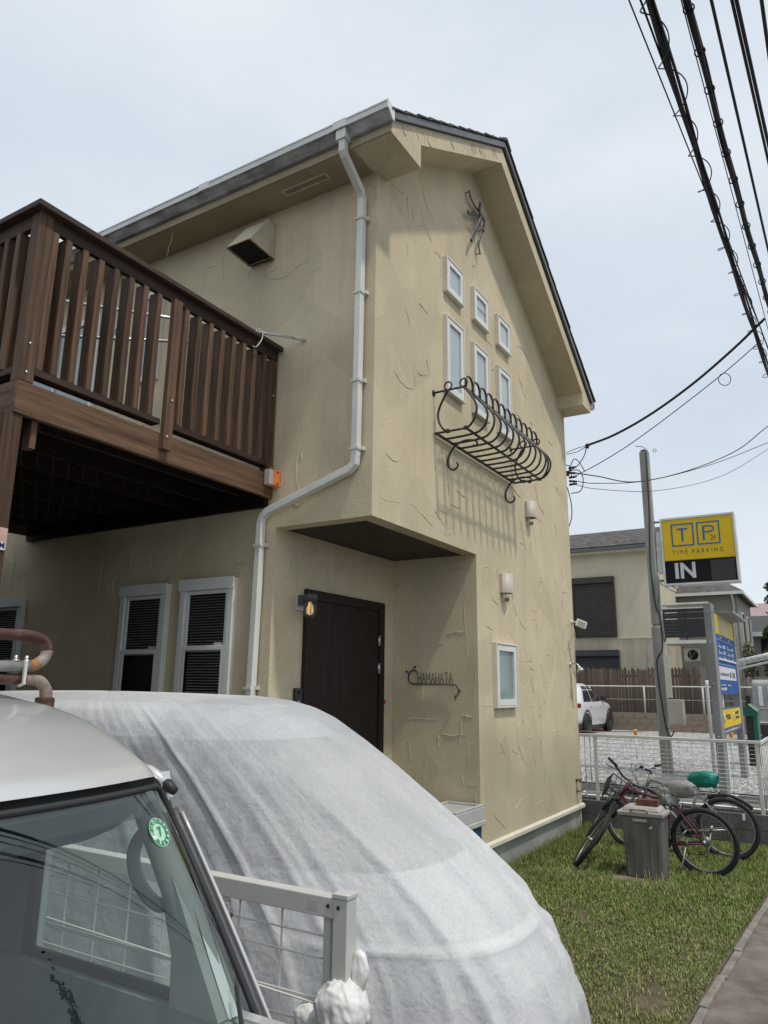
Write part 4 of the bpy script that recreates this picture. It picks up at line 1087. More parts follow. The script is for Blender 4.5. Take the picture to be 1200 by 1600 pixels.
# windscreen: a curved sheet from the roof lip down to the cowl
def ws(u, v, off=0.0):
    """u across -1..1, v from 0 (top) to 1 (cowl)"""
    w = VW - .012 + .085 * v
    x = VX + u * w
    y = front_y(u) - .012 - .02 * v * (1 - v) * 2 + v * (-.305 - .02 * abs(u))
    z = roof_z(u, front_y(u)) - .022 + v * (1.075 - roof_z(u, front_y(u)))
    return Vector((x, y - off, z))
def cornered(u, v):                                                # rounded top corners
    r = .10
    if v < r and abs(u) > 1 - r:
        a = abs(u) - (1 - r); lim = r - math.sqrt(max(0, r * r - a * a))
        v = lim + (v) * (1 - lim / max(r, 1e-6)) if v < lim else v
    return u, v
rows = [[tuple(ws(*cornered(-.985 + 1.97 * j / 40, .03 + .95 * i / 30))) for j in range(41)] for i in range(31)]
MB().grid(rows).build('windscreen', M['windscreen'], van)
rows = [[tuple(ws(*cornered(-.97 + 1.94 * j / 40, .035 + .075 * i / 4), -.004)) for j in range(41)] for i in range(5)]
MB().grid(rows).build('tint_band', M['tint'], van)
seal = [tuple(ws(*cornered(-.99 + 1.98 * j / 60, .018), .002)) for j in range(61)]
MB().tube([ws(-1, 1, .002)] + [ws(-1, 1 - k / 10, .002) for k in range(1, 9)] + [Vector(p) for p in seal] + [ws(1, .2 + k / 10, .002) for k in range(0, 9)], .0075, 8).build('windscreen_seal', M['rubber_seal'], van)
for s_ in (-1, 1):
    pts = [ws(s_, k / 12, 0) + Vector((s_ * .016, .02, 0)) for k in range(1, 13)]
    MB().tube(pts, .020, 8, flat=1.1).build('a_pillar', M['pillar'], van)
    pin = [ws(s_, k / 12, 0) + Vector((-s_ * .030, .045 + .03 * k / 12, 0)) for k in range(0, 13)]
    MB().tube(pin, [.030 + .020 * k / 12 for k in range(13)], 10).build('pillar_trim', M['van_dash'], van)
    if s_ > 0:
        MB().tube([ws(s_, k / 12, .006) + Vector((s_ * .030, .0, 0)) for k in range(1, 13)], .0045, 6).build('pillar_edge', M['silver'], van)
# shell below: body sides with door windows, nose, tail
WZ0, WZ1 = 1.165, 1.585
for s_ in (-1, 1):
    X = VX + s_ * .695
    sm = MB()
    a, b = sorted((X - s_ * .03, X))
    sm.box((a, -2.35, .30), (b, 1.0, WZ0))                            # lower side
    sm.prism([(-1.27, WZ0), (-.98, WZ0), (-.98, 1.66), (-1.27, 1.66)], 'x', a, b)
    sm.prism([(-.20, WZ0), (-.13, WZ0), (-.13, 1.66), (-.20, 1.66)], 'x', a, b)
    sm.prism([(.85, WZ0), (1.0, WZ0), (1.0, 1.66), (.85, 1.66)], 'x', a, b)
    sm.prism([(-1.72, WZ1), (1.0, WZ1), (1.0, 1.655), (-1.70, 1.645)], 'x', a, b)
    sm.prism([(-1.99, WZ0), (-1.835, WZ0), (-1.83, 1.27), (-1.73, WZ1), (-1.70, WZ1 + .05), (-1.715, WZ1)], 'x', a - s_ * .022, b - s_ * .022)
    sd = sm.build('body_side', M['silver'], van)
    for (y0_, y1_) in ((-.975, -.205), (-.125, .845)):
        MB().add([(X - s_ * .012, y0_, WZ0), (X - s_ * .012, y1_, WZ0), (X - s_ * .012, y1_, WZ1), (X - s_ * .012, y0_, WZ1)], [(0, 1, 2, 3)]).build('side_glass', M['sideglass'], sd)
    MB().add([(X - s_ * .012, -1.83, WZ0), (X - s_ * .012, -1.275, WZ0), (X - s_ * .012, -1.275, WZ1), (X - s_ * .012, -1.73, WZ1), (X - s_ * .012, -1.83, 1.27)], [(0, 1, 2, 3, 4)]).build('side_glass', M['sideglass'], sd)
    MB().prism([(-1.985, WZ0), (-1.838, WZ0), (-1.833, 1.27), (-1.735, WZ1), (-1.72, WZ1)], 'x', X - s_ * .0525, X - s_ * .080).build('quarter_trim', M['van_in'], van)
    # inner door trim
    MB().box((min(X - s_ * .07, X - s_ * .031), -2.1, .5), (max(X - s_ * .07, X - s_ * .031), .9, WZ0 - .004)).build('door_trim', M['van_in'], van)
    MB().box((min(X - s_ * .06, X - s_ * .031), -1.26, WZ0), (max(X - s_ * .06, X - s_ * .031), -.98, 1.60)).build('pillar_trim', M['van_seat'], van)
    MB().tube([(X - s_ * .035, -1.86, WZ0 + .004), (X - s_ * .035, -1.25, WZ0 + .004)], .014, 6).tube([(X - s_ * .035, -1.25, WZ0), (X - s_ * .035, -1.25, 1.60)], .026, 8).build('window_seal', M['rubber_seal'], van)
MB().prism([(-2.35, .28), (-2.52, .36), (-2.55, .60), (-2.50, .85), (-2.36, 1.02), (-2.13, 1.075), (-2.10, 1.04), (-2.10, .28)], 'x', VX - .70, VX + .70).build('nose', M['silver'], van, bevel=.04)
for s_ in (-1, 1):
    MB().lathe([(.11, 0), (.105, .02), (.06, .035), (.0, .04)], (VX + s_ * .50, -2.515, .72), (0, -1, .1), 20).build('headlight', M['lampshade'], van)
MB().box((VX - .70, -2.60, .32), (VX + .70, -2.50, .47)).build('bumper', M['black_plastic'], van, bevel=.03)
MB().box((VX - .705, .96, .30), (VX + .705, 1.0, 1.68)).build('tail', M['silver'], van)
MB().box((VX - .66, -2.1, .30), (VX + .66, .95, .36)).build('floor', M['van_in'], van)
dsh = MB().prism([(-2.10, 1.055), (-1.98, 1.045), (-1.80, 1.02), (-1.70, .96), (-1.68, .62), (-2.10, .55)], 'x', VX - .63, VX + .63).build('dashboard', M['van_dash'], van, bevel=.02)
MB().prism([(-2.09, 1.058), (-1.93, 1.058), (-1.84, 1.10), (-1.74, 1.07), (-1.72, .98), (-2.0, .98)], 'x', VX + .30, VX + .60).build('dash_hump', M['van_dash'], dsh, bevel=.02)
for sx in (-.34, .34):
    MB().prism([(-1.22, .72), (-1.08, .72), (-.93, 1.38), (-1.03, 1.40)], 'x', VX + sx - .22, VX + sx + .22).prism([(-1.45, .62), (-.90, .60), (-.88, .74), (-1.45, .78)], 'x', VX + sx - .22, VX + sx + .22).build('seat', M['van_seat'], van, bevel=.04)
    MB().prism([(-1.03, 1.42), (-.94, 1.40), (-.89, 1.60), (-.97, 1.62)], 'x', VX + sx - .13, VX + sx + .13).build('headrest', M['van_seat'], van, bevel=.03)
MB().prism([(VX - .65, .6), (VX - .28, .6), (VX - .28, 1.55), (VX - .65, 1.55)], 'y', -.20, -.17).build('partition', M['van_seat'], van)
# passenger grab handle on the pillar, sun visors, mirror, steering wheel
G = [(-1.700, 1.512), (-1.664, 1.490), (-1.648, 1.450), (-1.664, 1.405), (-1.705, 1.368), (-1.75, 1.352), (-1.79, 1.368), (-1.812, 1.400)]
gp = smooth_path([(-3.668, y, z) for y, z in G], 5)
MB().tube(gp, .0165, 10).build('grab_handle', M['van_in'], van)
MB().tube([(-3.668, -1.775, 1.358), (-3.668, -1.805, 1.385)], [.018, .021], 10).build('handle_cap', M['van_dash'], van)
vis = [(-4.28, 1.585), (-3.70, 1.590), (-3.655, 1.575), (-3.66, 1.545), (-3.72, 1.515), (-3.80, 1.500), (-4.24, 1.488), (-4.28, 1.50)]
MB().prism(vis, 'y', -1.635, -1.615).build('sun_visor', M['van_seat'], van, bevel=.006)
MB().prism([(x - .66, z) for x, z in vis], 'y', -1.635, -1.615).build('sun_visor', M['van_seat'], van, bevel=.006)
MB().box((VX - .12, -1.72, 1.50), (VX + .12, -1.69, 1.56)).tube([(VX, -1.70, 1.56), (VX, -1.72, 1.62)], .008, 6).build('mirror', M['black_plastic'], van, bevel=.012)
MB().torus((VX - .34, -1.55, 1.02), (0, .5, .85), .185, .014, 32, 8).tube([(VX - .34, -1.55, 1.02), (VX - .34, -1.74, .90)], .03, 8).box((VX - .50, -1.565, 1.0), (VX - .18, -1.535, 1.03)).build('steering_wheel', M['black_plastic'], van)
# inspection sticker: green disc, month ring, tenth month marked
M['green'] = mat('sticker_green', (0.035, 0.24, 0.10), rough=0.5)
M['mint'] = mat('sticker_mint', (0.42, 0.66, 0.52), rough=0.6)
M['mint2'] = mat('sticker_pale', (0.62, 0.80, 0.70), rough=0.6)
su, sv_ = .845, .172
o_ = ws(su, sv_); du = (ws(su + .02, sv_) - o_).normalized(); dv = (ws(su, sv_) - ws(su, sv_ + .02)).normalized()
mt = frame_mtx(o_ + Vector((0, 0, 0)), du, dv); nrm_ = mt.to_3x3().col[2]
def smt(k): 
    q = mt.copy(); q.translation = mt.translation + nrm_ * (.0015 + .0012 * k); return q
def disc(r0, r1, a0, a1, n, q):
    vs = []; fs = []
    for i in range(n + 1):
        a = a0 + (a1 - a0) * i / n
        vs += [q @ Vector((r0 * math.cos(a), r0 * math.sin(a), 0)), q @ Vector((r1 * math.cos(a), r1 * math.sin(a), 0))]
    for i in range(n): fs.append((2 * i, 2 * i + 1, 2 * i + 3, 2 * i + 2))
    return MB().add(vs, fs)
stk = disc(0.0005, .0345, 0, 2 * math.pi, 40, smt(0)).build('inspection_sticker', M['green'], van)
disc(.0327, .0337, 0, 2 * math.pi, 40, smt(1)).build('rim_line', M['mint2'], stk)
disc(.0005, .0205, 0, 2 * math.pi, 32, smt(1)).build('centre', M['mint'], stk)
disc(.0206, .0335, R(168), R(206), 6, smt(2)).build('marked_month', M['mint2'], stk)
q = smt(3)
text_part('numeral', '7', .030, q, M['green'], stk, extrude=.0003, bold=.0006)
for k in range(12):
    n = k + 1; a = R(90 - 15 - 30 * k + 12)
    qq = q @ Matrix.Translation((.0268 * math.cos(a), .0268 * math.sin(a), 0)) @ Matrix.Rotation(a - R(90), 4, 'Z')
    text_part('numeral', str(n), .0118, qq, M['green'] if n == 10 else M['mint2'], stk, extrude=.0002, bold=.0002)
MB().tube([ws(.6, .985, .02), ws(.85, .93, .012), ws(.93, .70, .010)], [.009, .007, .004], 6).build('wiper', M['black_plastic'], van)
# roof rack
M['rackbrown'] = mat('flaked_brown_paint', (0.060, 0.020, 0.013), (0.19, 0.13, 0.11), rough=0.5, scale=11, detail=8, lo=.50, hi=.74)
M['rackgrey'] = mat('bare_rack_tube', (0.13, 0.13, 0.13), (0.24, 0.235, 0.225), rough=0.55, scale=16)
M['rackrust'] = mat('rust_orange', (0.36, 0.14, 0.02), (0.28, 0.18, 0.09), rough=0.8, scale=20)
M['rackbare'] = mat('worn_rack_bend', (0.34, 0.31, 0.28), (0.20, 0.13, 0.10), rough=0.6, scale=18)
rk = thing('roof_rack', 'flaking brown tube roof rack on the silver van', 'roof rack', (-3.65, -1.2, 1.68))
Y = -1.2
u1 = smooth_path([(-4.95, Y, 1.985), (-4.2, Y, 1.988), (-3.80, Y, 1.990), (-3.72, Y, 1.990), (-3.678, Y, 1.978), (-3.660, Y, 1.952)], 6)
MB().tube(u1, .0165, 12).build('upper_tube', M['rackbrown'], rk)
MB().tube(smooth_path([u1[-1], (-3.668, Y, 1.928), (-3.690, Y, 1.910)], 6), .0166, 12).build('worn_bend', M['rackbare'], rk)
MB().tube([(-3.690, Y, 1.910), (-3.712, Y, 1.904)], .0167, 12).build('rust_band', M['rackrust'], rk)
MB().tube([(-3.712, Y, 1.904), (-3.76, Y, 1.903), (-4.95, Y, 1.900)], .0164, 12).build('lower_tube', M['rackgrey'], rk)
l1 = [(-4.95, Y + .004, 1.866), (-3.80, Y + .004, 1.868), (-3.72, Y + .004, 1.868)]
MB().tube(l1, .0155, 12).build('cross_bar', M['rackbrown'], rk)
l2 = smooth_path([(-3.72, Y + .004, 1.868), (-3.675, Y + .004, 1.864), (-3.650, Y + .004, 1.842), (-3.644, Y + .004, 1.815)], 6)
MB().tube(l2, [.0155] * 6 + [.017] * 7 + [.018] * (len(l2) - 13), 12).build('worn_bend', M['rackbare'], rk)
MB().box((-3.668, Y - .016, 1.70), (-3.626, Y + .024, 1.818)).build('leg', M['rackbrown'], rk, bevel=.005)
MB().box((-3.672, Y - .024, 1.676), (-3.620, Y + .032, 1.715)).build('gutter_clamp', M['black_plastic'], rk, bevel=.004)
for x in (-3.755, -3.722):
    MB().lathe([(.0105, 0), (.0105, .005), (.006, .0055), (.006, .016), (.005, .017)], (x, Y, 1.917), (0, 0, 1), 8).build('bolt', M['steel'], rk)
MB().tube([(-3.735, Y - .018, 1.92), (-3.735, Y - .019, 1.856), (-3.735, Y + .004, 1.850)], .0055, 4).build('u_strap', M['offwhite'], rk)
lg = [(-4.968, Y, 1.70), (-4.985, Y, 1.84), (-4.95, Y + .004, 1.866)]
MB().tube(lg, .017, 8).build('leg', M['rackbrown'], rk)
MB().tube([(-4.95, Y, 1.985), (-4.985, Y, 1.94), (-4.95, Y, 1.900)], .0164, 8).build('worn_bend', M['rackbare'], rk)
vw_me = MB().lathe([(.09, -.07), (.18, -.075), (.26, -.08), (.272, -.05), (.272, .05), (.26, .08), (.18, .075), (.09, .07)], (0, 0, 0), (1, 0, 0), 28).mesh('wheel', M['rubber'])
for x in (VX - .62, VX + .62):
    for y in (-2.0, .45):
        w_ = put('wheel', vw_me, van); w_.location = Vector((x, y, .27))

# ================================================================ MESH GATE BETWEEN THE CARS
M['gate'] = mat('grey_white_aluminium', (0.50, 0.49, 0.455), (0.56, 0.55, 0.515), rough=0.42, scale=4)
M['gatelight'] = mat('mesh_wire_coat', (0.58, 0.57, 0.53), rough=0.5)
gate = thing('mesh_gate', 'cream aluminium mesh gate panel standing between the van and the covered car', 'fence', (-3.0, -1.83, 0))
MB().box((-3.03, -1.858, 0), (-2.978, -1.806, 1.238)).build('post', M['gate'], gate, bevel=.003)
MB().box((-3.033, -1.861, 1.2385), (-2.975, -1.803, 1.252)).build('post_cap', M['lidgrey'], gate, bevel=.002)
MB().box((-3.028, -1.8055, 1.180), (-2.980, 1.30, 1.238)).build('top_rail', M['gate'], gate, bevel=.003)
MB().box((-3.018, -1.790, .10), (-2.992, -1.765, 1.1795)).build('stile', M['gate'], gate, bevel=.002)
MB().box((-3.028, 1.30, 0), (-2.976, 1.352, 1.25)).build('post', M['gate'], gate)
MB().box((-3.016, -1.764, .08), (-2.990, 1.30, .11)).build('bottom_rail', M['gate'], gate)
for k in range(17):
    y = -1.592 + k * .1765
    MB().tube([(-3.0, y, .11), (-3.0, y, 1.18)], .0034, 6).build('mesh_wire', M['gatelight'], gate)
for z in (1.122, 1.060, .950, .942, .882, .76, .64, .58, .40, .22):
    MB().tube([(-3.006, -1.765, z), (-3.006, 1.30, z)], .0030, 6).build('mesh_wire', M['gatelight'], gate)
MB().tube([(-3.012, -1.765, .938), (-3.012, -.3, .975), (-3.012, 1.3, 1.02)], .0032, 6).build('mesh_wire', M['gatelight'], gate)
MB().box((-3.0288, -1.745, 1.196), (-3.0283, -1.712, 1.222)).build('label_patch', M['lampshade'], gate)
for (y, z) in ((-1.787, 1.214), (-1.826, 1.214)):
    MB().lathe([(.006, 0), (.005, .003)], (-3.0288 if y > -1.8 else -3.0305, y, z), (-1, 0, 0), 10).build('screw', M['dark'], gate)
# plastic bag knotted round the post
M['bagwhite'] = mat('white_plastic_bag', (0.66, 0.655, 0.63), (0.76, 0.755, 0.73), rough=0.4, scale=9, spec=.4, bump=.8, bscale=38, stretch=(1, 1, .45), dist=.008)
def crumple(name, c, r, seed, m, amp=.35, sub=4, squash=(1, 1, 1)):
    bm = bmesh.new(); bmesh.ops.create_icosphere(bm, subdivisions=sub, radius=1)
    for v in bm.verts:
        p = v.co.copy()
        d = 1 + amp * noise.noise(p * 1.3 + Vector((seed, 0, 0)))
        f = noise.noise(Vector((p.x * 2.6 + p.z * .8, p.y * 2.6 - p.z * .6, p.z * .9 + seed))); d += amp * .75 * (1 - min(1, abs(f) * 2.4)) ** 1.6 - amp * .25
        f = noise.noise(Vector((p.x * 6 + p.z * 2, p.y * 6, p.z * 2.2 - seed))); d += amp * .22 * (1 - min(1, abs(f) * 2.2)) ** 1.5
        v.co = Vector((p.x * squash[0], p.y * squash[1], p.z * squash[2])) * d * r + Vector(c)
    me = bpy.data.meshes.new(name); bm.to_mesh(me); bm.free(); me.materials.append(m)
    for p in me.polygons: p.use_smooth = True
    return me
bag = thing('plastic_bag', 'crumpled white plastic bag knotted round the end post of the mesh gate', 'bag', (-3.0, -1.85, .98))
put('bag_body', crumple('bag_body', (-3.015, -1.838, .945), .078, 3.1, M['bagwhite'], .13, 5, (.92, 1.0, 1.05)), bag)
put('bag_flap', crumple('bag_flap', (-2.985, -1.875, 1.045), .036, 8.2, M['bagwhite'], .16, 4, (.5, .8, 1.4)), bag)
put('bag_tail', crumple('bag_tail', (-3.01, -1.72, .895), .048, 5.7, M['bagwhite'], .15, 4, (.7, 1.2, .8)), bag)
pb = thing('clear_pouch', 'clear plastic pouch with a white slip hanging under the gate rail by the windscreen pillar', 'pouch', (-3.01, -1.36, 1.15))
M['clear'] = glass_mat('clear_film', (.82, .82, .80), ior=1.4, rough=.08)
put('film', crumple('film', (-3.03, -1.372, 1.142), .040, 2.2, M['clear'], .4, 4, (.4, .8, 1.1)), pb)
MB().box((-3.034, -1.395, 1.105), (-3.030, -1.352, 1.165)).build('slip', M['paper'], pb)

# ================================================================ BLOCK WALL AND MESH FENCE AT THE LAWN'S END
M['block'] = mat('dark_concrete_block', (0.075, 0.075, 0.07), (0.14, 0.14, 0.13), rough=0.95, scale=5, detail=8, bump=0.4, bscale=90)
bwall = thing('block_wall', 'low dark concrete block wall at the end of the lawn under the mesh fence', 'wall', (5.66, -1.0, 0))
bl_me = MB().box((5.605, .004, 0), (5.715, .386, .182)).mesh('block', M['block'])
for c_ in range(2):
    for i in range(14):
        o = put('block', bl_me, bwall, bevel=.005); o.location = Vector((random.uniform(-.002, .002), -2.66 + i * .39 + (.195 if c_ else 0), .004 + c_ * .186))
MB().box((5.618, -2.64, -.1), (5.702, 2.9, .35)).build('mortar', M['concrete'], bwall)
M['fencewhite'] = mat('white_fence_coat', (0.56, 0.55, 0.50), (0.64, 0.63, 0.58), rough=0.45, scale=5)
mf = thing('mesh_fence', 'white wire mesh fence on the low block wall behind the bicycles', 'fence', (5.66, -1.0, .37))
for y in (-2.195, -.165, 1.9):
    MB().box((5.642, y - .022, .37), (5.678, y + .022, 1.205)).build('post', M['fencewhite'], mf, bevel=.004)
MB().box((5.635, -2.25, 1.206), (5.685, 2.9, 1.246)).build('top_rail', M['fencewhite'], mf, bevel=.006)
MB().box((5.640, -2.17, .455), (5.680, -.19, .485)).box((5.640, -.14, .455), (5.680, 2.9, .485)).build('bottom_rail', M['fencewhite'], mf)
hw_me = MB().tube([(5.648, -2.172, 0), (5.648, -.188, 0)], .0036, 5).mesh('mesh_wire', M['fencewhite'])
for k in range(14):
    put('mesh_wire', hw_me, mf).location = Vector((0, 0, .53 + k * .050))
vw2 = MB().tube([(5.653, 0, .486), (5.653, 0, 1.205)], .0028, 5).mesh('mesh_wire', M['fencewhite'])
for k in range(12):
    put('mesh_wire', vw2, mf).location = Vector((0, -2.05 + k * .156, 0))
for k in range(10):
    MB().tube([(5.66, -.09 + k * .075, .486), (5.66, -.09 + k * .075, 1.205)], .008, 6).build('baluster', M['fencewhite'], mf)
MB().box((5.69, -2.235, 1.19), (7.1, -2.205, 1.225)).build('return_rail', M['fencewhite'], mf)
for k in range(6):
    MB().tube([(5.80 + k * .22, -2.22, .40), (5.80 + k * .22, -2.22, 1.19)], .006, 6).build('baluster', M['fencewhite'], mf)

# ================================================================ GRASS
M['grass'] = mat('grass_blade', (0.9, 0.9, 0.9), (1.0, 1.0, 1.0), rough=0.6, attr='tone', scale=3, spec=.3)
nt = M['grass'].node_tree
b_ = nt.nodes['Principled BSDF']; b_.inputs['Transmission Weight'].default_value = 0.0
def make_grass(name, n, long_=False):
    pts = []
    while len(pts) < n:
        x = rng.uniform(-.92, 5.58); y = rng.uniform(-2.52, -.03)
        if y < lawn_edge(x) + .015: continue
        if 2.13 > x > -.1 and y > -.06: continue
        patch = noise.noise(Vector((x * 1.3, y * 1.3, 7.7))) + .5 * noise.noise(Vector((x * 4.5, y * 4.5, 2.2)))
        near = max(0, 1 - (x + .25) / 1.3)
        if patch > .62 and rng.random() < .8: continue
        dirt = math.exp(-(((x - .18) / .34) ** 2 + ((y + 1.95) / .22) ** 2)) + math.exp(-(((x - .62) / .30) ** 2 + ((y + 1.18) / .10) ** 2)) + .9 * math.exp(-(((x - .30) / .22) ** 2 + ((y + 1.32) / .10) ** 2))
        if rng.random() < dirt * 1.05: continue
        if 3.0 < x < 3.5 and -1.50 < y < -1.0 and (x > 3.18 or y > -1.30): continue
        pts.append((x, y))
    P = np.array(pts)
    wall = np.exp(-((-P[:, 1]) / .16)) * (P[:, 0] > 2.1)
    tuft = np.exp(-(((P[:, 0] - 3.15) / .55) ** 2 + ((P[:, 1] + 1.25) / .55) ** 2))
    far = np.clip((P[:, 0] - 1.2) / 3.0, 0, 1)
    nz = np.array([noise.noise(Vector((x * 2.3, y * 2.3, 1.1))) for x, y in P])
    h = (.018 + .030 * far + .02 * np.clip(nz, 0, 1)) * rng.uniform(.6, 1.5, n) + wall * .11 * rng.uniform(.5, 1.2, n)
    if long_: h = (.05 + .10 * rng.random(n)) * (.35 + tuft + wall)
    w = rng.uniform(.0022, .0042, n) * (1.0 if not long_ else .7)
    az = rng.uniform(0, 2 * np.pi, n); ln = rng.uniform(.15, .75, n) * h * (1.0 if not long_ else 1.1)
    d = np.stack([np.cos(az), np.sin(az)], 1); s = np.stack([-np.sin(az), np.cos(az)], 1)
    z0 = np.array([.018 * noise.noise(Vector((x * 2.1, y * 2.1, 3.3))) for x, y in P]) - .004
    v = np.zeros((n, 5, 3))
    v[:, 0, :2] = P - s * w[:, None]; v[:, 1, :2] = P + s * w[:, None]
    v[:, 2, :2] = P + d * (ln * .35)[:, None] - s * (w * .75)[:, None]; v[:, 3, :2] = P + d * (ln * .35)[:, None] + s * (w * .75)[:, None]
    v[:, 4, :2] = P + d * ln[:, None]
    v[:, :2, 2] = z0[:, None]; v[:, 2:4, 2] = (z0 + h * .6)[:, None]; v[:, 4, 2] = z0 + h * (.95 if not long_ else .8)
    base = np.arange(n)[:, None] * 5
    quads = np.concatenate([base + 0, base + 1, base + 3, base + 2], 1); tris = np.concatenate([base + 2, base + 3, base + 4], 1)
    me = bpy.data.meshes.new(name)
    me.vertices.add(n * 5); me.vertices.foreach_set('co', v.reshape(-1))
    me.loops.add(n * 7); me.polygons.add(n * 2)
    li = np.concatenate([quads, tris], 1).reshape(-1)
    me.loops.foreach_set('vertex_index', li.astype(np.int32))
    ls = (np.arange(n)[:, None] * 7 + np.array([0, 4])).reshape(-1); me.polygons.foreach_set('loop_start', ls.astype(np.int32))
    me.polygons.foreach_set('loop_total', np.tile([4, 3], n).astype(np.int32))
    me.update(); me.validate()
    g1, g2, dry = np.array([.105, .175, .030]), np.array([.225, .295, .068]), np.array([.46, .43, .21])
    t = rng.random(n)[:, None]; cc = g1 * (1 - t) + g2 * t
    isdry = (rng.random(n) < (.12 + .40 * np.clip(nz + .1, 0, 1) + .22 * (1 - far))) if not long_ else (rng.random(n) < .25 + .6 * tuft)
    cc[isdry] = dry * rng.uniform(.55, 1.05, (isdry.sum(), 1))
    a = me.attributes.new('tone', 'FLOAT_COLOR', 'POINT')
    arr = np.ones((n * 5, 4)); arr[:, :3] = np.repeat(cc, 5, 0); a.data.foreach_set('color', arr.reshape(-1))
    me.materials.append(M['grass'])
    put(name, me, kind='stuff')
make_grass('lawn_grass', 165000)
make_grass('long_grass', 6500, True)

# ================================================================ DUSTBIN WITH A BRICK
M['bin'] = mat('weathered_bin_plastic', (0.095, 0.088, 0.078), (0.17, 0.16, 0.145), rough=0.6, scale=5, detail=9, stretch=(1.5, 1.5, .5), bump=.15, bscale=40)
M['binlid'] = mat('bin_lid_plastic', (0.34, 0.31, 0.29), (0.43, 0.40, 0.375), rough=0.5, scale=5)
dbin = thing('dustbin', 'weathered grey dustbin with a pale lid standing on the lawn', 'dustbin', (3.36, -1.29, 0))
def tap_box(mb, x0, x1, y0, y1, z0, z1, t):
    """box that widens upward by t on every side"""
    mb.add([(x0, y0, z0), (x1, y0, z0), (x1, y1, z0), (x0, y1, z0), (x0 - t, y0 - t, z1), (x1 + t, y0 - t, z1), (x1 + t, y1 + t, z1), (x0 - t, y1 + t, z1)],
           [(0, 3, 2, 1), (4, 5, 6, 7), (0, 1, 5, 4), (1, 2, 6, 5), (2, 3, 7, 6), (3, 0, 4, 7)]); return mb
tap_box(MB(), 3.20, 3.47, -1.475, -1.115, .0, .595, .022).build('body', M['bin'], dbin, bevel=.02)
for k in range(5):
    y = -1.448 + k * .075
    vy = lambda yy: yy + (yy + 1.295) * .115
    MB().add([(3.194, y, .03), (3.194, y + .016, .03), (3.174, vy(y + .016), .54), (3.174, vy(y), .54), (3.206, y - .006, .03), (3.206, y + .022, .03), (3.186, vy(y + .022), .54), (3.186, vy(y - .006), .54)],
             [(0, 1, 2, 3), (0, 3, 7, 4), (1, 5, 6, 2), (3, 2, 6, 7), (0, 4, 5, 1)]).build('rib', M['bin'], dbin)
for k in range(4):
    x = 3.225 + k * .063
    MB().add([(x, -1.481, .03), (x + .016, -1.481, .03), (x + .017, -1.500, .54), (x, -1.500, .54), (x - .005, -1.472, .03), (x + .02, -1.472, .03), (x + .022, -1.491, .54), (x - .005, -1.491, .54)],
             [(0, 1, 2, 3), (0, 3, 7, 4), (1, 5, 6, 2), (3, 2, 6, 7), (0, 4, 5, 1)]).build('rib', M['bin'], dbin)
bl = tap_box(MB(), 3.155, 3.51, -1.518, -1.062, .596, .642, .005).build('lid', M['binlid'], dbin, bevel=.012)
tap_box(MB(), 3.185, 3.485, -1.485, -1.095, .6425, .688, -.03).build('lid_top', M['binlid'], bl, bevel=.015)
MB().tube(smooth_path([(3.155, -1.20, .640), (3.145, -1.205, .664), (3.145, -1.225, .668), (3.145, -1.34, .668), (3.145, -1.36, .664), (3.155, -1.365, .640)], 4), .011, 8).build('lid_handle', M['binlid'], bl)
MB().box((3.160, -1.35, .545), (3.180, -1.21, .575)).build('grip', M['binlid'], dbin, bevel=.005)
MB().lathe([(.018, 0), (.016, .002)], (3.1775, -1.38, .50), (-1, 0, 0), 12).build('worn_sticker', M['offwhite'], dbin)
M['brick'] = mat('red_brown_brick', (0.10, 0.034, 0.026), (0.16, 0.062, 0.048), rough=0.9, scale=14, bump=.3, bscale=90)
tag(MB().box((3.27, -1.445, .689), (3.37, -1.23, .752)).build('brick', M['brick'], bevel=.005), 'single red brick lying on the dustbin lid', 'brick')
tag(MB().box((3.02, -1.30, -.005), (3.19, -.98, .014)).build('paving_slab', M['path'], bevel=.004), 'thin muddy paving slab in the grass under the dustbin front', 'slab')

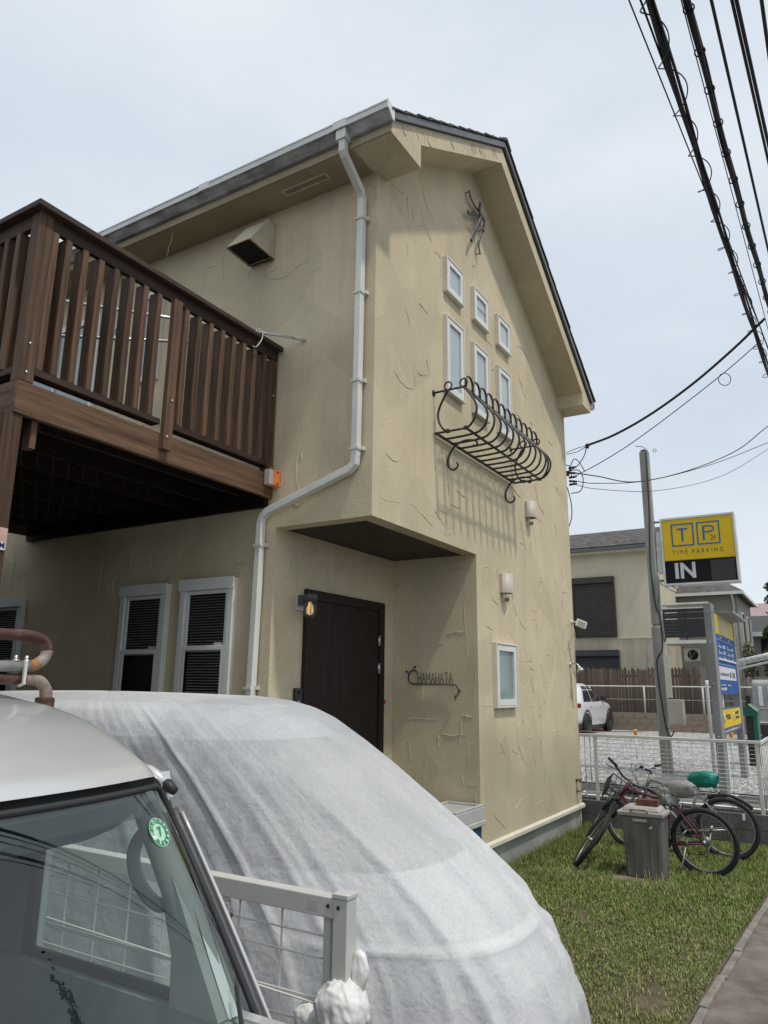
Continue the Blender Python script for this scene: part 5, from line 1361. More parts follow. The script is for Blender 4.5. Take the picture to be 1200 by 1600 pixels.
# ================================================================ BICYCLES
M['maroon'] = mat('maroon_frame_paint', (0.10, 0.008, 0.030), (0.125, 0.012, 0.036), rough=0.3, scale=6, coat=.5)
M['silverframe'] = mat('silver_frame_paint', (0.30, 0.30, 0.285), (0.36, 0.36, 0.345), rough=0.35, metal=0.5, scale=8)
M['rim'] = mat('dull_alloy', (0.26, 0.26, 0.25), (0.36, 0.36, 0.35), rough=0.4, metal=0.7, scale=20)
M['greybag'] = mat('grey_plastic_bag', (0.20, 0.20, 0.195), (0.30, 0.30, 0.29), rough=0.45, scale=8)
M['tealbag'] = mat('teal_plastic_bag', (0.005, 0.17, 0.135), (0.012, 0.24, 0.19), rough=0.3, scale=8)
def bicycle(label, rear, fwd, lean, steer, frame, fork, wb=1.08, Rw=.337, basket=False, saddle='greybag', seat_h=.84, mud=False, name='bicycle', slack=0.0):
    f = Vector((fwd[0], fwd[1], 0)).normalized(); up0 = Vector((0, 0, 1)); left0 = up0.cross(f)
    up = (up0 * math.cos(lean) + left0 * math.sin(lean)).normalized(); left = up.cross(f)
    O = Vector((rear[0], rear[1], .0))
    P = lambda s, h, w=0.0: O + f * s + up * h + left * w
    t_ = thing(name, label, 'bicycle', tuple(O + f * .5), group='bicycles parked on the lawn')
    ht, hb = P(.80 - slack, .86), P(.86, .70)
    ax = (ht - hb).normalized()
    Rm = Matrix.Translation(hb) @ Matrix.Rotation(steer, 4, ax) @ Matrix.Translation(-hb)
    Q = lambda s, h, w=0.0: Rm @ P(s, h, w)
    lw = left.copy(); lf = (Rm.to_3x3() @ left)
    hw_ = Rw
    for _ in range(12):
        fa = Q(wb, hw_); hw_ += Rw * math.sqrt(max(0, 1 - lf.z ** 2)) - fa.z
    ra = P(0, Rw)
    bb, stt = P(.435, .285), P(.30, .70)
    def wheel(c, axle, e1):
        axle = axle.normalized()
        w_ = MB().torus(c, axle, Rw - .026, .026, 48, 10).build('wheel', M['rubber'], t_)
        MB().torus(c, axle, Rw - .058, .0115, 48, 8).build('rim', M['rim'], w_)
        a = axle.orthogonal().normalized(); b = axle.cross(a); sp = MB()
        for k in range(28):
            t = 2 * math.pi * k / 28; s_ = .028 * (1 if k % 2 else -1); tt = t + (.5 if k % 4 < 2 else -.5)
            sp.tube([c + axle * s_ + (a * math.cos(tt) + b * math.sin(tt)) * .02, c + (a * math.cos(t) + b * math.sin(t)) * (Rw - .062)], .0012, 3, cap=False)
        put('spokes', sp.mesh('spokes', M['rim']), w_, kind='stuff')
        MB().tube([c - axle * .05, c + axle * .05], .021, 10).build('hub', M['rim'], w_)
        return w_
    wheel(ra, lw, f); wheel(fa, lf, f)
    fm = MB()
    fm.tube([hb + ax * -.005, ht + ax * .01], .021, 10)
    fm.tube([hb + ax * .12, stt], .0165, 10).tube([hb + ax * .03, bb], .021, 10).tube([P(.26, .80), bb], .0155, 10)
    for w in (-1, 1):
        fm.tube([bb + lw * .03 * w, P(.22, .30, .05 * w), ra + lw * .062 * w], .0115, 8).tube([stt + lw * .012 * w, P(.18, .58, .045 * w), ra + lw * .062 * w], .0095, 8)
    fm.build('frame', M[frame], t_)
    fk = MB().tube([Q(.86, .70), Q(.875, .655)], .024, 10).tube([Q(.89, .66, -.065), Q(.89, .66, .065)], .02, 8)
    for w in (-1, 1):
        fk.tube([Q(.885, .665, .06 * w), Q(.955, .50, .062 * w)], .019, 8).tube([Q(.955, .50, .062 * w), fa + lf * .058 * w], .0145, 8)
    fk.build('fork', M[fork], t_)
    MB().tube([Q(.80, .86), Q(.785, .905), Q(.86, .925)], .015, 8).build('stem', M['black_plastic'], t_)
    bar = smooth_path([Q(.79, .965, .30), Q(.82, .955, .20), Q(.86, .925, .08), Q(.865, .925, 0), Q(.86, .925, -.08), Q(.82, .955, -.20), Q(.79, .965, -.30)], 4)
    hb_ = MB().tube(bar, .0115, 8).build('handlebar', M['black_plastic' if basket else 'steel'], t_)
    for w in (-1, 1):
        MB().tube([Q(.785, .967, .31 * w), Q(.81, .958, .19 * w)], .0165, 8).build('grip', M['rubber'], hb_)
        MB().tube(smooth_path([Q(.83, .945, .17 * w), Q(.87, .935, .19 * w), Q(.865, .925, .26 * w), Q(.85, .92, .30 * w)], 3), .006, 6).build('brake_lever', M['black_plastic'], hb_)
        MB().tube(smooth_path([Q(.85, .94, .17 * w), Q(.98, .98, .10 * w), Q(1.0, .88, .03 * w), Q(.93, .70, .02)], 4), .003, 5).build('brake_cable', M['black_plastic'], hb_)
    MB().tube([P(.262, .795), P(.235, seat_h - .03)], .0135, 8).build('seat_post', M['black_plastic'], t_)
    MB().tube([P(.27, .775, -.03), P(.265, .78, .05)], .009, 6).build('seat_clamp', M['black_plastic'], t_)
    me = crumple('saddle', (0, 0, 0), 1, 4.4 + len(label), M[saddle], .14, 4)
    mtx = Matrix((f, left, up)).transposed().to_4x4(); mtx.translation = P(.21, seat_h + .005)
    S_ = Matrix.Diagonal((.165, .085, .072, 1))
    for v in me.vertices:
        q = S_ @ v.co; k = (q.x + .165) / .33; q.y *= 1.15 - .75 * k; q.z += .02 * (1 - k) - .035 * (q.z < 0); v.co = mtx @ q
    put('saddle', me, t_)
    if saddle == 'greybag':
        me = crumple('bag_drape', tuple(P(.33, seat_h - .085)), .10, 9.0, M['greybag'], .45, 4, (.8, 1.0, .9)); put('bag_drape', me, t_)
    else:
        me = crumple('bag_knot', tuple(P(.10, seat_h - .075, 0)), .026, 6.0, M[saddle], .6, 3); put('bag_knot', me, t_)
    cr = MB().lathe([(.02, -.004), (.085, -.003), (.088, .0), (.085, .003), (.02, .004)], bb - lw * .045, lw, 30).build('chainring', M['black_plastic'], t_)
    MB().lathe([(.02, -.012), (.05, -.01), (.042, .004), (.03, .012), (.015, .014)], ra - lw * .045, lw, 24).build('sprocket', M['rim'], t_)
    MB().tube([bb - lw * .045 + up * .086, ra - lw * .045 + up * .045], .005, 5).tube([bb - lw * .045 - up * .086, P(.04, .20, -.045), P(-.01, .24, -.045), ra - lw * .045 - up * .045], .005, 5).build('chain', M['black_plastic'], t_)
    for w, d in ((1, 1), (-1, -1)):
        e = bb + lw * (.07 * w) + (f * .12 + up * -.12) * d
        MB().tube([bb + lw * .06 * w, e], .0095, 6).build('crank', M['rim'], t_)
        MB().box((-.045, -.04, -.012), (.045, .04, .012), Matrix.Translation(e + lw * .055 * w) @ mtx.to_3x3().to_4x4()).build('pedal', M['black_plastic'], t_)
    MB().tube([P(.16, .36, .04), P(.17, .30, .06)], .018, 6).tube([P(.17, .31, .055), O + f * .22 + left0 * .20 + up0 * .005], .008, 6).build('kickstand', M['rim'], t_)
    MB().tube([P(.20, .62, .05), P(.19, .70, .03), P(.19, .70, -.03), P(.20, .62, -.05)], .007, 6).build('rear_brake', M['steel'], t_)
    if basket:
        bk = MB(); n = 10
        def bp(a, b, c): return Q(.96 + a, .68 + c, b)                 # forward, side, up
        for lv, (x0, x1, hwid) in ((0, (.02, .21, .12)), (.08, (.01, .235, .14)), (.16, (.0, .26, .155)), (.235, (-.01, .28, .17))):
            c_ = [bp(x0, -hwid, lv), bp(x1, -hwid, lv), bp(x1, hwid, lv), bp(x0, hwid, lv)]
            bk.tube([c_[0], c_[1], c_[2], c_[3], c_[0]], .005 if lv < .2 else .0065, 5)
        for k in range(7):
            t = k / 6
            bk.tube([bp(.02 + .19 * t, -.12, 0), bp(-.01 + .29 * t, -.17, .235)], .0042, 5).tube([bp(.02 + .19 * t, .12, 0), bp(-.01 + .29 * t, .17, .235)], .0042, 5)
            bk.tube([bp(.21, -.12 + .24 * t, 0), bp(.28, -.17 + .34 * t, .235)], .0042, 5).tube([bp(.02, -.12 + .24 * t, 0), bp(-.01, -.17 + .34 * t, .235)], .0042, 5)
            bk.tube([bp(.02, -.12 + .24 * t, 0), bp(.21, -.12 + .24 * t, 0)], .003, 5)
        bk.build('basket', M['iron'], t_)
    if mud:
        pts = [ra + (f * math.cos(t) + up * math.sin(t)) * (Rw + .022) for t in [R(60 + 10 * k) for k in range(9)]]
        MB().tube(pts, .022, 6, flat=.3).build('mudguard', M['black_plastic'], t_)
        MB().box((-.02, -.012, -.03), (.02, .012, .03), Matrix.Translation(P(-.18, .48, .03))).build('reflector', M['paper'], t_)
    return t_
bicycle('maroon bicycle with a black wire basket and grey bagged saddle behind the dustbin', (3.66, -1.81), (.09, 1.0), R(3), R(-75), 'maroon', 'black_plastic', wb=.90, basket=True, slack=.07)
bicycle('silver bicycle with a teal bag on its saddle against the mesh fence', (4.63, -1.91), (-.03, 1.0), R(2), R(-12), 'silverframe', 'silverframe', wb=1.06, saddle='tealbag', seat_h=.86, mud=True)

# ================================================================ CAR PARK FURNITURE
M['galv'] = mat('grey_galvanised', (0.20, 0.205, 0.205), (0.28, 0.285, 0.28), rough=0.5, metal=.35, scale=5, stretch=(1, 1, .3))
M['polegrey'] = mat('weathered_pole', (0.25, 0.25, 0.23), (0.36, 0.355, 0.33), rough=0.7, scale=4, stretch=(1, 1, .25), detail=8)
pole = thing('sign_pole', 'tall grey steel pole with cables and a meter box carrying the parking sign', 'pole', (9.4, -.36, .4))
px_, py_ = 9.4, -.375
MB().prism([(px_ - .078, py_ - .095), (px_ - .078, py_ + .095), (px_ + .078, py_ + .095), (px_ + .078, py_ - .095)], 'z', .40, 3.0).build('lower_pole', M['polegrey'], pole, bevel=.03)
MB().prism([(px_ - .07, py_ - .088), (px_ - .07, py_ + .088), (px_ + .07, py_ + .088), (px_ + .07, py_ - .088)], 'z', 3.02, 6.42).build('upper_pole', M['polegrey'], pole, bevel=.03)
MB().lathe([(.075, 0), (.07, .03), (.03, .045)], (px_, py_, 6.42), (0, 0, 1), 12).build('pole_cap', M['polegrey'], pole)
MB().tube(smooth_path([(px_ - .075, py_ - .05, 6.4), (px_ - .095, py_ - .03, 5.2), (px_ - .095, py_ + .02, 4.2), (px_ - .10, py_ - .02, 3.4), (px_ - .11, py_ - .08, 3.2), (px_ - .11, py_ - .09, 2.6), (px_ - .11, py_ + .03, 2.3), (px_ - .11, py_ - .04, 1.3), (px_ - .16, py_ - .12, 1.05), (px_ - .16, py_ - .20, 1.15)], 6), .013, 6).build('cable', M['rubber_seal'], pole)
MB().tube(smooth_path([(px_ - .1, py_ - .11, 4.0), (px_ - .11, py_ - .10, 3.3), (px_ - .12, py_ - .12, 3.05), (px_ - .12, py_ - .14, 2.7)], 5), .02, 6).build('cable', M['galv'], pole)
MB().tube(smooth_path([(px_, py_ - .05, 6.44), (px_, py_ + .02, 6.52), (px_, py_ + .16, 6.56)], 4), .007, 5).torus((px_, py_ - .20, 6.41), (1, 0, 0), .03, .006, 14, 5).build('pole_hook', M['rubber_seal'], pole)
MB().box((px_ - .12, py_ - .20, 1.72), (px_ - .09, py_ - .10, 2.46)).build('meter_board', M['offwhite'], pole)
mbx = MB().box((px_ - .34, py_ - .40, 1.25), (px_ - .125, py_ - .15, 1.69)).build('meter_box', M['lampshade'], pole, bevel=.01)
MB().box((px_ - .3445, py_ - .375, 1.28), (px_ - .3405, py_ - .175, 1.66)).build('door', M['lampshade'], mbx, bevel=.003)
MB().box((px_ - .352, py_ - .365, 1.42), (px_ - .3455, py_ - .35, 1.50)).build('latch', M['steel'], mbx)
for z in (4.85, 4.35, 3.75, 3.35, 2.15):
    MB().lathe([(.012, 0), (.008, .01)], (px_ - .073 - (.015 if z < 3.2 else 0), py_ - .02, z), (-1, 0, 0), 8).build('rivet', M['steel'], pole)
M['tpyellow'] = mat('sign_yellow', (0.70, 0.475, 0.002), (0.74, 0.51, 0.004), rough=0.5, scale=2)
M['tpblue'] = mat('sign_blue', (0.008, 0.12, 0.36), rough=0.5)
M['tptext'] = mat('sign_dark_text', (0.045, 0.06, 0.075), rough=0.6)
M['tpblack'] = mat('sign_black', (0.006, 0.007, 0.010), rough=0.6, spec=.25)
M['tpwhite'] = mat('sign_white', (0.62, 0.63, 0.65), rough=0.5)
sg = thing('parking_sign', 'yellow and black TIME PARKING sign box with IN panel on the grey pole', 'sign', (9.4, -1.2, 3.75))
sx, sy0, sy1, sz0, sz1 = 9.36, -.575, -1.865, 3.745, 5.02
MB().box((sx, sy1, sz0), (sx + .22, sy0, sz1)).build('cabinet', M['gutter'], sg, bevel=.01)
spl = sz0 + .455
fy = MB().box((sx - .028, sy1 + .035, spl), (sx - .0005, sy0 - .035, sz1 - .04)).build('yellow_panel', M['tpyellow'], sg, bevel=.015)
fb = MB().box((sx - .012, sy1 + .035, sz0 + .035), (sx - .0005, sy0 - .035, spl - .001)).build('black_panel', M['tpblack'], sg)
for a in ((sy1, sz0, sy1 + .034, sz1), (sy0 - .034, sz0, sy0, sz1), (sy1 + .0345, sz0, sy0 - .0345, sz0 + .034), (sy1 + .0345, sz1 - .038, sy0 - .0345, sz1)):
    MB().box((sx - .034, a[0], a[1]), (sx - .0005, a[2], a[3])).build('frame_bar', M['gutter'], sg)
W_ = -(sy1 - sy0)
def SP(u, v): return Vector((sx - .0295, sy0 - u * W_, sz0 + v * (sz1 - sz0)))
def sq(u0, u1, v0, v1, w, m, parent, name):
    mb = MB(); a, b = SP(u0, v0), SP(u1, v1); X = a.x
    y0_, y1_ = a.y, b.y; z0_, z1_ = a.z, b.z
    mb.box((X - .002, y0_ - w, z0_), (X, y0_, z1_)); mb.box((X - .002, y1_, z0_), (X, y1_ + w, z1_))
    mb.box((X - .002, y1_ + w, z0_), (X, y0_ - w, z0_ + w)); mb.box((X - .002, y1_ + w, z1_ - w), (X, y0_ - w, z1_))
    return mb.build(name, m, parent)
sq(.15, .455, .565, .90, .024, M['tpblue'], fy, 'square_frame')
sq(.495, .80, .565, .90, .024, M['tpblue'], fy, 'square_frame')
def strk(pts, w, m, parent, name):
    mb = MB(); vs = []
    P3 = [SP(u, v) for u, v in pts]; n = len(P3)
    for i, p in enumerate(P3):
        d = (P3[min(i + 1, n - 1)] - P3[max(i - 1, 0)]).normalized(); nn = Vector((0, -d.z, d.y)) * w / 2
        for e in (nn, -nn):
            vs.append(p + e + Vector((-.002, 0, 0)))
    fs = [(2 * i, 2 * i + 1, 2 * i + 3, 2 * i + 2) for i in range(n - 1)]
    return mb.add(vs, fs).build(name, m, parent)
strk([(.225, .82), (.375, .82)], .030, M['tpblue'], fy, 'letter_t_bar'); strk([(.30, .808), (.30, .63)], .032, M['tpblue'], fy, 'letter_t_stem')
strk([(.585, .63), (.585, .84)], .032, M['tpblue'], fy, 'letter_p_stem')
strk([(.60, .830), (.67, .830), (.705, .820), (.722, .800), (.722, .785), (.705, .760), (.67, .748), (.60, .748)], .026, M['tpblue'], fy, 'letter_p_bowl')
tm = lambda u, v: frame_mtx(SP(u, v), (0, -1, 0), (0, 0, 1))
text_part('numerals', '24', .15, tm(.705, .655), M['tptext'], fy, sx=.62, extrude=.001, bold=-.0005)
text_part('lettering', 'T I M E   P A R K I N G', .115, tm(.487, .475), M['tptext'], fy, sx=.80, extrude=.001, bold=-.001)
q = tm(.30, .195); q.translation.x = sx - .0135
text_part('lettering', 'IN', .40, q, M['tpwhite'], fb, sx=.95, extrude=.001, bold=.012)
MB().box((sx - .0145, sy0 - .95 * W_, sz0 + .055), (sx - .0125, sy0 - .64 * W_, spl - .025)).build('display_mesh', mat('dark_led_mesh', (0.012, 0.012, 0.014), (0.055, 0.055, 0.06), rough=.5, scale=90, detail=2), fb)
for z in (4.98, 3.85): MB().tube([(9.4, -.46, z), (9.42, -.58, z)], .022, 6).build('bracket', M['galv'], sg)
MB().box((9.37, -.565, 3.98), (9.45, -.48, 4.78)).build('mount_channel', M['gutter'], sg)
MB().tube(smooth_path([(9.36, -.50, 3.80), (9.30, -.60, 3.72), (9.32, -.75, 3.62), (9.38, -.80, 3.66), (9.38, -.70, 3.74)], 5), .010, 6).build('cable', M['galv'], sg)

# price board on two posts
pbd = thing('price_board', 'blue and yellow parking tariff board between two grey posts', 'sign board', (8.3, -1.62, .4))
BY = -1.60
for x, w in ((7.10, .30), (9.72, .24)):
    MB().box((x - w / 2, BY - .045, .40), (x + w / 2, BY + .06, 3.14)).build('post', M['galv'], pbd, bevel=.01)
for z in (3.0, 2.55, 1.95, 1.66, 1.20):
    MB().lathe([(.014, 0), (.009, .01)], (6.949, BY + .01, z), (-1, 0, 0), 8).build('rivet', M['steel'], pbd)
M['bdblue'] = mat('board_blue', (0.016, 0.085, 0.30), (0.024, 0.105, 0.34), rough=0.7, scale=1.5, spec=.2)
M['bdyellow'] = mat('board_yellow', (0.68, 0.47, 0.015), (0.72, 0.52, 0.03), rough=0.7, scale=2, spec=.2)
M['bdfaded'] = mat('board_faded_yellow', (0.42, 0.34, 0.10), (0.50, 0.40, 0.13), rough=0.5, scale=4)
M['bdnavy'] = mat('board_navy', (0.025, 0.05, 0.18), rough=0.35)
M['bdtexty'] = mat('board_yellow_print', (0.60, 0.52, 0.28), rough=0.5)
bx0, bx1 = 7.26, 9.59
up_ = MB().box((bx0, BY - .03, 1.80), (bx1, BY + .01, 2.715)).build('blue_panel', M['bdblue'], pbd)
MB().box((bx0, BY - .031, 2.717), (bx1, BY + .01, 3.02)).build('yellow_header', M['bdyellow'], pbd)
MB().box((bx0 + .42, BY - .0335, 2.74), (bx1 - .42, BY - .0315, 3.02)).build('faded_print', M['bdfaded'], pbd)
MB().box((bx0 + .45, BY - .26, 3.05), (bx1 + .1, BY - .02, 3.085)).build('lamp_hood', M['galv'], pbd)
MB().box((bx0 + .10, BY - .034, 2.02), (bx1 - .16, BY - .0305, 2.22)).build('white_strip', M['tpwhite'], up_)
MB().box((bx0 + .06, BY - .050, 2.315), (bx1 - .06, BY - .031, 2.345)).build('protective_bar', M['gutter'], pbd)
# printed rows too worn to read: small blocks of print
def prt(x0, x1, z0, z1, n, m, par, gap=.4, tall=None):
    w = (x1 - x0) / n
    for i in range(n):
        hh = (z1 - z0) * random.uniform(.75, 1)
        MB().box((x0 + i * w, BY - .0365, z0), (x0 + i * w + w * (1 - gap) * random.uniform(.7, 1), BY - .0345, z0 + hh)).build('print_mark', m, par)
for cxo, mm_ in ((.22, M['tpwhite']), (1.25, M['bdtexty'])):
    prt(bx0 + cxo + .25, bx0 + cxo + .50, 2.655, 2.695, 3, mm_, up_)
    for r_ in range(3):
        z = 2.545 - r_ * .095
        prt(bx0 + cxo, bx0 + cxo + .45, z - .035, z - .005, 5, mm_, up_, .3)
        prt(bx0 + cxo + .05, bx0 + cxo + .12, z + .002, z + .03, 1, mm_, up_, .1)
        prt(bx0 + cxo + .55, bx0 + cxo + .82, z - .035, z + .030, 2, mm_, up_, .25)
MB().box((bx0 + .1, BY - .0325, 2.632), (bx1 - .15, BY - .0305, 2.637)).build('rule_line', M['tpwhite'], up_)
MB().box((bx0 + .1, BY - .0325, 2.255), (bx1 - .15, BY - .0305, 2.260)).build('rule_line', M['tpwhite'], up_)
prt(bx0 + .18, bx0 + 1.25, 2.08, 2.13, 9, M['tptext'], up_, .35)
prt(bx0 + 1.32, bx0 + 1.56, 2.06, 2.17, 1, M['tptext'], up_, .2); prt(bx0 + 1.68, bx0 + 2.02, 2.06, 2.17, 2, M['tptext'], up_, .15)
prt(bx0 + .15, bx0 + .75, 1.93, 1.955, 5, M['tpwhite'], up_, .3); prt(bx0 + .95, bx0 + 1.35, 1.925, 1.95, 3, M['bdtexty'], up_, .1)
prt(bx0 + .15, bx0 + .80, 1.86, 1.905, 5, M['tpwhite'], up_, .15)
lo_ = MB().box((bx0, BY - .03, 1.305), (bx1, BY + .01, 1.575)).build('yellow_panel', M['bdyellow'], pbd)
MB().box((bx0, BY - .031, 1.577), (bx1, BY + .01, 1.60)).build('navy_strip', M['bdnavy'], pbd)
lb_ = MB().box((bx0, BY - .031, 1.215), (bx1, BY + .01, 1.303)).build('navy_strip', M['bdnavy'], pbd)
prt(bx0 + .35, bx0 + .95, 1.46, 1.50, 5, M['tptext'], lo_, .3); prt(bx0 + .5, bx0 + 1.0, 1.425, 1.455, 4, M['tptext'], lo_, .35)
prt(bx0 + 1.55, bx0 + 2.1, 1.48, 1.525, 4, M['tptext'], lo_, .25); prt(bx0 + 1.6, bx0 + 2.15, 1.405, 1.45, 4, M['tptext'], lo_, .3)
for xx in (.12, 1.30):
    MB().tube([(bx0 + xx, BY - .034, 1.52), (bx0 + xx + .03, BY - .034, 1.38)], .012, 6).build('printed_bar', M['tpwhite'], lo_)
prt(bx0 + .1, bx0 + 1.75, 1.245, 1.275, 13, M['tpwhite'], lb_, .2); prt(bx0 + 1.9, bx0 + 1.96, 1.24, 1.285, 1, M['tpwhite'], lb_, .1)
MB().box((7.62, BY + .02, .40), (7.78, BY + .06, 1.21)).build('blue_leg', M['bdnavy'], pbd)
MB().box((7.85, BY + .02, .40), (7.98, BY + .06, 1.9)).build('white_leg', M['gutter'], pbd)
tag(MB().tube([(6.92, BY + .10, .40), (6.92, BY + .10, 1.93), (6.925, BY + .098, 2.0)], .024, 8).build('white_conduit', M['gutter']), 'white corrugated conduit standing beside the tariff board post', 'conduit')

# green ticket housing, big white pipe, rope on stakes
M['tgreen'] = mat('green_housing', (0.008, 0.10, 0.062), (0.012, 0.13, 0.08), rough=0.4, scale=5)
tk = thing('ticket_machine', 'green roofed ticket machine housing behind the tariff board', 'ticket machine', (12, -1.55, .4))
MB().prism([(-1.40, 1.36), (-1.40, 1.47), (-1.55, 1.60), (-1.70, 1.47), (-1.70, 1.36)], 'x', 11.85, 12.45).build('roof', M['tgreen'], tk)
MB().prism([(-1.555, 1.605), (-1.715, 1.468), (-1.70, 1.45), (-1.55, 1.58)], 'x', 11.83, 11.849).build('roof_edge', M['gutter'], tk)
MB().box((11.95, -1.60, .40), (12.35, -1.46, 1.36)).build('cabinet', M['black_plastic'], tk)
MB().box((11.90, -1.68, .40), (12.35, -1.602, 1.36)).build('side_panel', M['tgreen'], tk)
pp = thing('white_pipe', 'thick white wrapped pipe running level behind the tariff board', 'pipe', (11, -2.6, .4))
pts = [(11.0, -1.36, 2.345), (11.0, -2.2, 2.545), (11.0, -4.2, 2.98)]
MB().tube(pts, .062, 12).build('pipe_run', M['gutter'], pp)
for k in range(12):
    p = Vector(pts[0]).lerp(Vector(pts[1]), k / 8) if k < 8 else Vector(pts[1]).lerp(Vector(pts[2]), (k - 8) / 5)
    MB().torus(p, (0, -1, .23 + .3), .063, .004, 16, 4).build('wrap_seam', M['galv'], pp)
MB().tube([(11.1, -1.36, 2.24), (11.1, -2.2, 2.43), (11.1, -4.2, 2.86)], .022, 8).build('lower_tube', M['gutter'], pp)
MB().tube([(11.05, -4.2, .4), (11.05, -4.2, 2.98)], .06, 10).build('support_post', M['gutter'], pp)
M['pinkrope'] = mat('pink_rope', (0.42, 0.16, 0.15), rough=0.8)
M['stakecap'] = mat('orange_cap', (0.68, 0.30, 0.02), rough=0.5)
rp_ = thing('rope_barrier', 'faded pink rope strung low across the gravel car park', 'rope', (14, 1.0, .4))
MB().tube(smooth_path([(18.0, 4.8, .62), (12.5, 2.115, .90), (11.0, .535, 1.02), (9.24, -.49, 1.19), (8.0, -1.1, 1.30), (7.0, -1.50, 1.40)], 6), .010, 6).build('rope', M['pinkrope'], rp_)
for (x, y, h_) in ((12.0, .74, .95), (11.0, -1.276, 1.04)):
    s_ = thing('marker_stake', 'short white stake with an orange cap %s' % ('under the pink rope left of the pole' if y > 0 else 'behind the tariff board'), 'stake', (x, y, .4), group='capped stakes in the car park')
    MB().tube([(x, y, .38), (x, y, h_ - .05)], .015, 8).build('stake', M['paper'], s_)
    MB().lathe([(.02, -.06), (.045, -.04), (.038, 0), (.05, .03), (.03, .06), (.005, .065)], (x, y, h_), (0, 0, 1), 12).build('cap', M['stakecap'], s_)
    MB().tube([(x, y, h_ - .09), (x + .1, y + .62, h_ - .10)], .012, 6).build('side_rail', M['paper'], s_)

# ================================================================ FAR SIDE OF THE CAR PARK
M['block2'] = mat('tan_block', (0.20, 0.165, 0.125), (0.28, 0.235, 0.18), rough=0.95, scale=2.5, detail=8)
M['picket'] = wood_mat('brown_picket', (0.085, 0.055, 0.042), (0.15, 0.105, 0.082), 'z')
M['picket_grey'] = wood_mat('grey_picket', (0.14, 0.125, 0.11), (0.25, 0.23, 0.205), 'z')
bw2 = thing('boundary_wall', 'tan concrete block boundary wall at the back of the car park', 'wall', (23.6, 1, .4))
bme = MB().box((23.5, .006, 0), (23.65, .394, .205)).mesh('block', M['block2'])
for r_ in range(3):
    for i in range(24):
        put('block', bme, bw2).location = Vector((random.uniform(-.003, .003), -3.0 + i * .4 + (.2 if r_ % 2 else 0), .40 + r_ * .21))
MB().box((23.515, -8, .3), (23.64, 12, 1.035)).build('mortar', M['block2'], bw2)
clf = thing('chain_link_fence', 'rusty chain link fence standing on the boundary wall', 'fence', (23.58, 1, 1.04))
for i in range(9):
    MB().tube([(23.56, -5.0 + i * 2.0, 1.03), (23.56, -5.0 + i * 2.0, 1.98)], .03, 8).build('post', M['fencewhite'], clf)
MB().tube([(23.56, -6, 1.965), (23.56, 11, 1.965)], .024, 8).build('top_rail', M['fencewhite'], clf)
MB().tube([(23.56, -6, 1.5), (23.56, 11, 1.5)], .008, 5).build('tension_wire', M['fencewhite'], clf)
M['linkwire'] = mat('rusty_link_wire', (0.16, 0.14, 0.12), rough=0.6)
cm = MB()
for i in range(165):
    y = -6 + i * .1
    cm.tube([(23.555, y, 1.06), (23.555, y + .85, 1.95)], .0055, 3, cap=False).tube([(23.565, y, 1.95), (23.565, y + .85, 1.06)], .0055, 3, cap=False)
put('link_mesh', cm.mesh('link_mesh', M['linkwire']), clf, kind='stuff')
pf = thing('picket_fence', 'brown picket fence with uneven pointed boards behind the chain link', 'fence', (24.0, 3, .4))
pf2 = thing('picket_fence', 'weathered grey picket fence behind the tariff board', 'fence', (24.0, -2, .4))
pme = MB().prism([(-.05, 0), (.05, 0), (.05, .96), (.0, 1.0), (-.05, .96)], 'x', 23.98, 24.005)
pm1 = pme.mesh('picket', M['picket']); pm2_ = pme.mesh('picket', M['picket_grey'])
y = 6.2
while y > -3.5:
    g_ = y < 1.1
    o = put('picket', pm2_ if g_ else pm1, pf2 if g_ else pf)
    o.location = Vector((random.uniform(-.01, .01), y, .7)); o.scale = (1, random.uniform(.85, 1.1), random.uniform(1.87, 1.99) - (.28 if y < .2 else 0)); o.rotation_euler = (random.gauss(0, .008), 0, 0)
    y -= random.uniform(.101, .110) if random.random() > .06 else .13
for z in (1.3, 2.3):
    MB().box((24.01, 1.1, z), (24.05, 6.3, z + .08)).build('rail', M['picket'], pf)
    MB().box((24.01, -3.5, z - .1), (24.05, 1.05, z - .02)).build('rail', M['picket_grey'], pf2)

def shutter_window(par, x, y0, y1, z0, z1, m, n):
    o = MB()
    o.box((x - .16, y0, z1 - .22), (x - .001, y1, z1)).build('shutter_window', m, par)
    o = par.children[-1] if False else bpy.context.scene.objects[-1] if False else o
def housebox(par, x0, x1, y0, y1, z0, z1, m):
    return MB().box((x0, y0, z0), (x1, y1, z1)).build('wall', m, par)
M['h2wall'] = mat('pale_render', (0.50, 0.45, 0.33), (0.56, 0.51, 0.38), rough=0.9, scale=1.2, detail=7, stretch=(1, 1, .5))
M['h2low'] = mat('pale_render_stained', (0.36, 0.31, 0.235), (0.50, 0.45, 0.335), rough=0.9, scale=1.0, detail=8, stretch=(1, 2, .4))
M['shutter'] = mat('brown_shutter', (0.030, 0.023, 0.021), (0.042, 0.033, 0.030), rough=0.45, scale=3)
M['shutter2'] = mat('slate_shutter', (0.028, 0.030, 0.034), (0.04, 0.043, 0.048), rough=0.45, scale=3)
M['slate'] = mat('grey_shingle', (0.062, 0.056, 0.052), (0.13, 0.12, 0.112), rough=0.85, scale=2.0, detail=9, stretch=(1, 1.5, 1))
h2 = thing('neighbour_house', 'pale yellow neighbour house with brown roller shutters behind the picket fence', 'house', (29, 6, .4))
housebox(h2, 26, 33, 3.02, 10, .2, 7.60, M['h2wall'])
MB().box((25.994, 3.0, .2), (33.01, 10, 3.86)).build('lower_wall', M['h2low'], h2)
MB().box((25.97, 3.03, 3.862), (25.999, 10, 3.90)).build('band_course', M['h2wall'], h2)
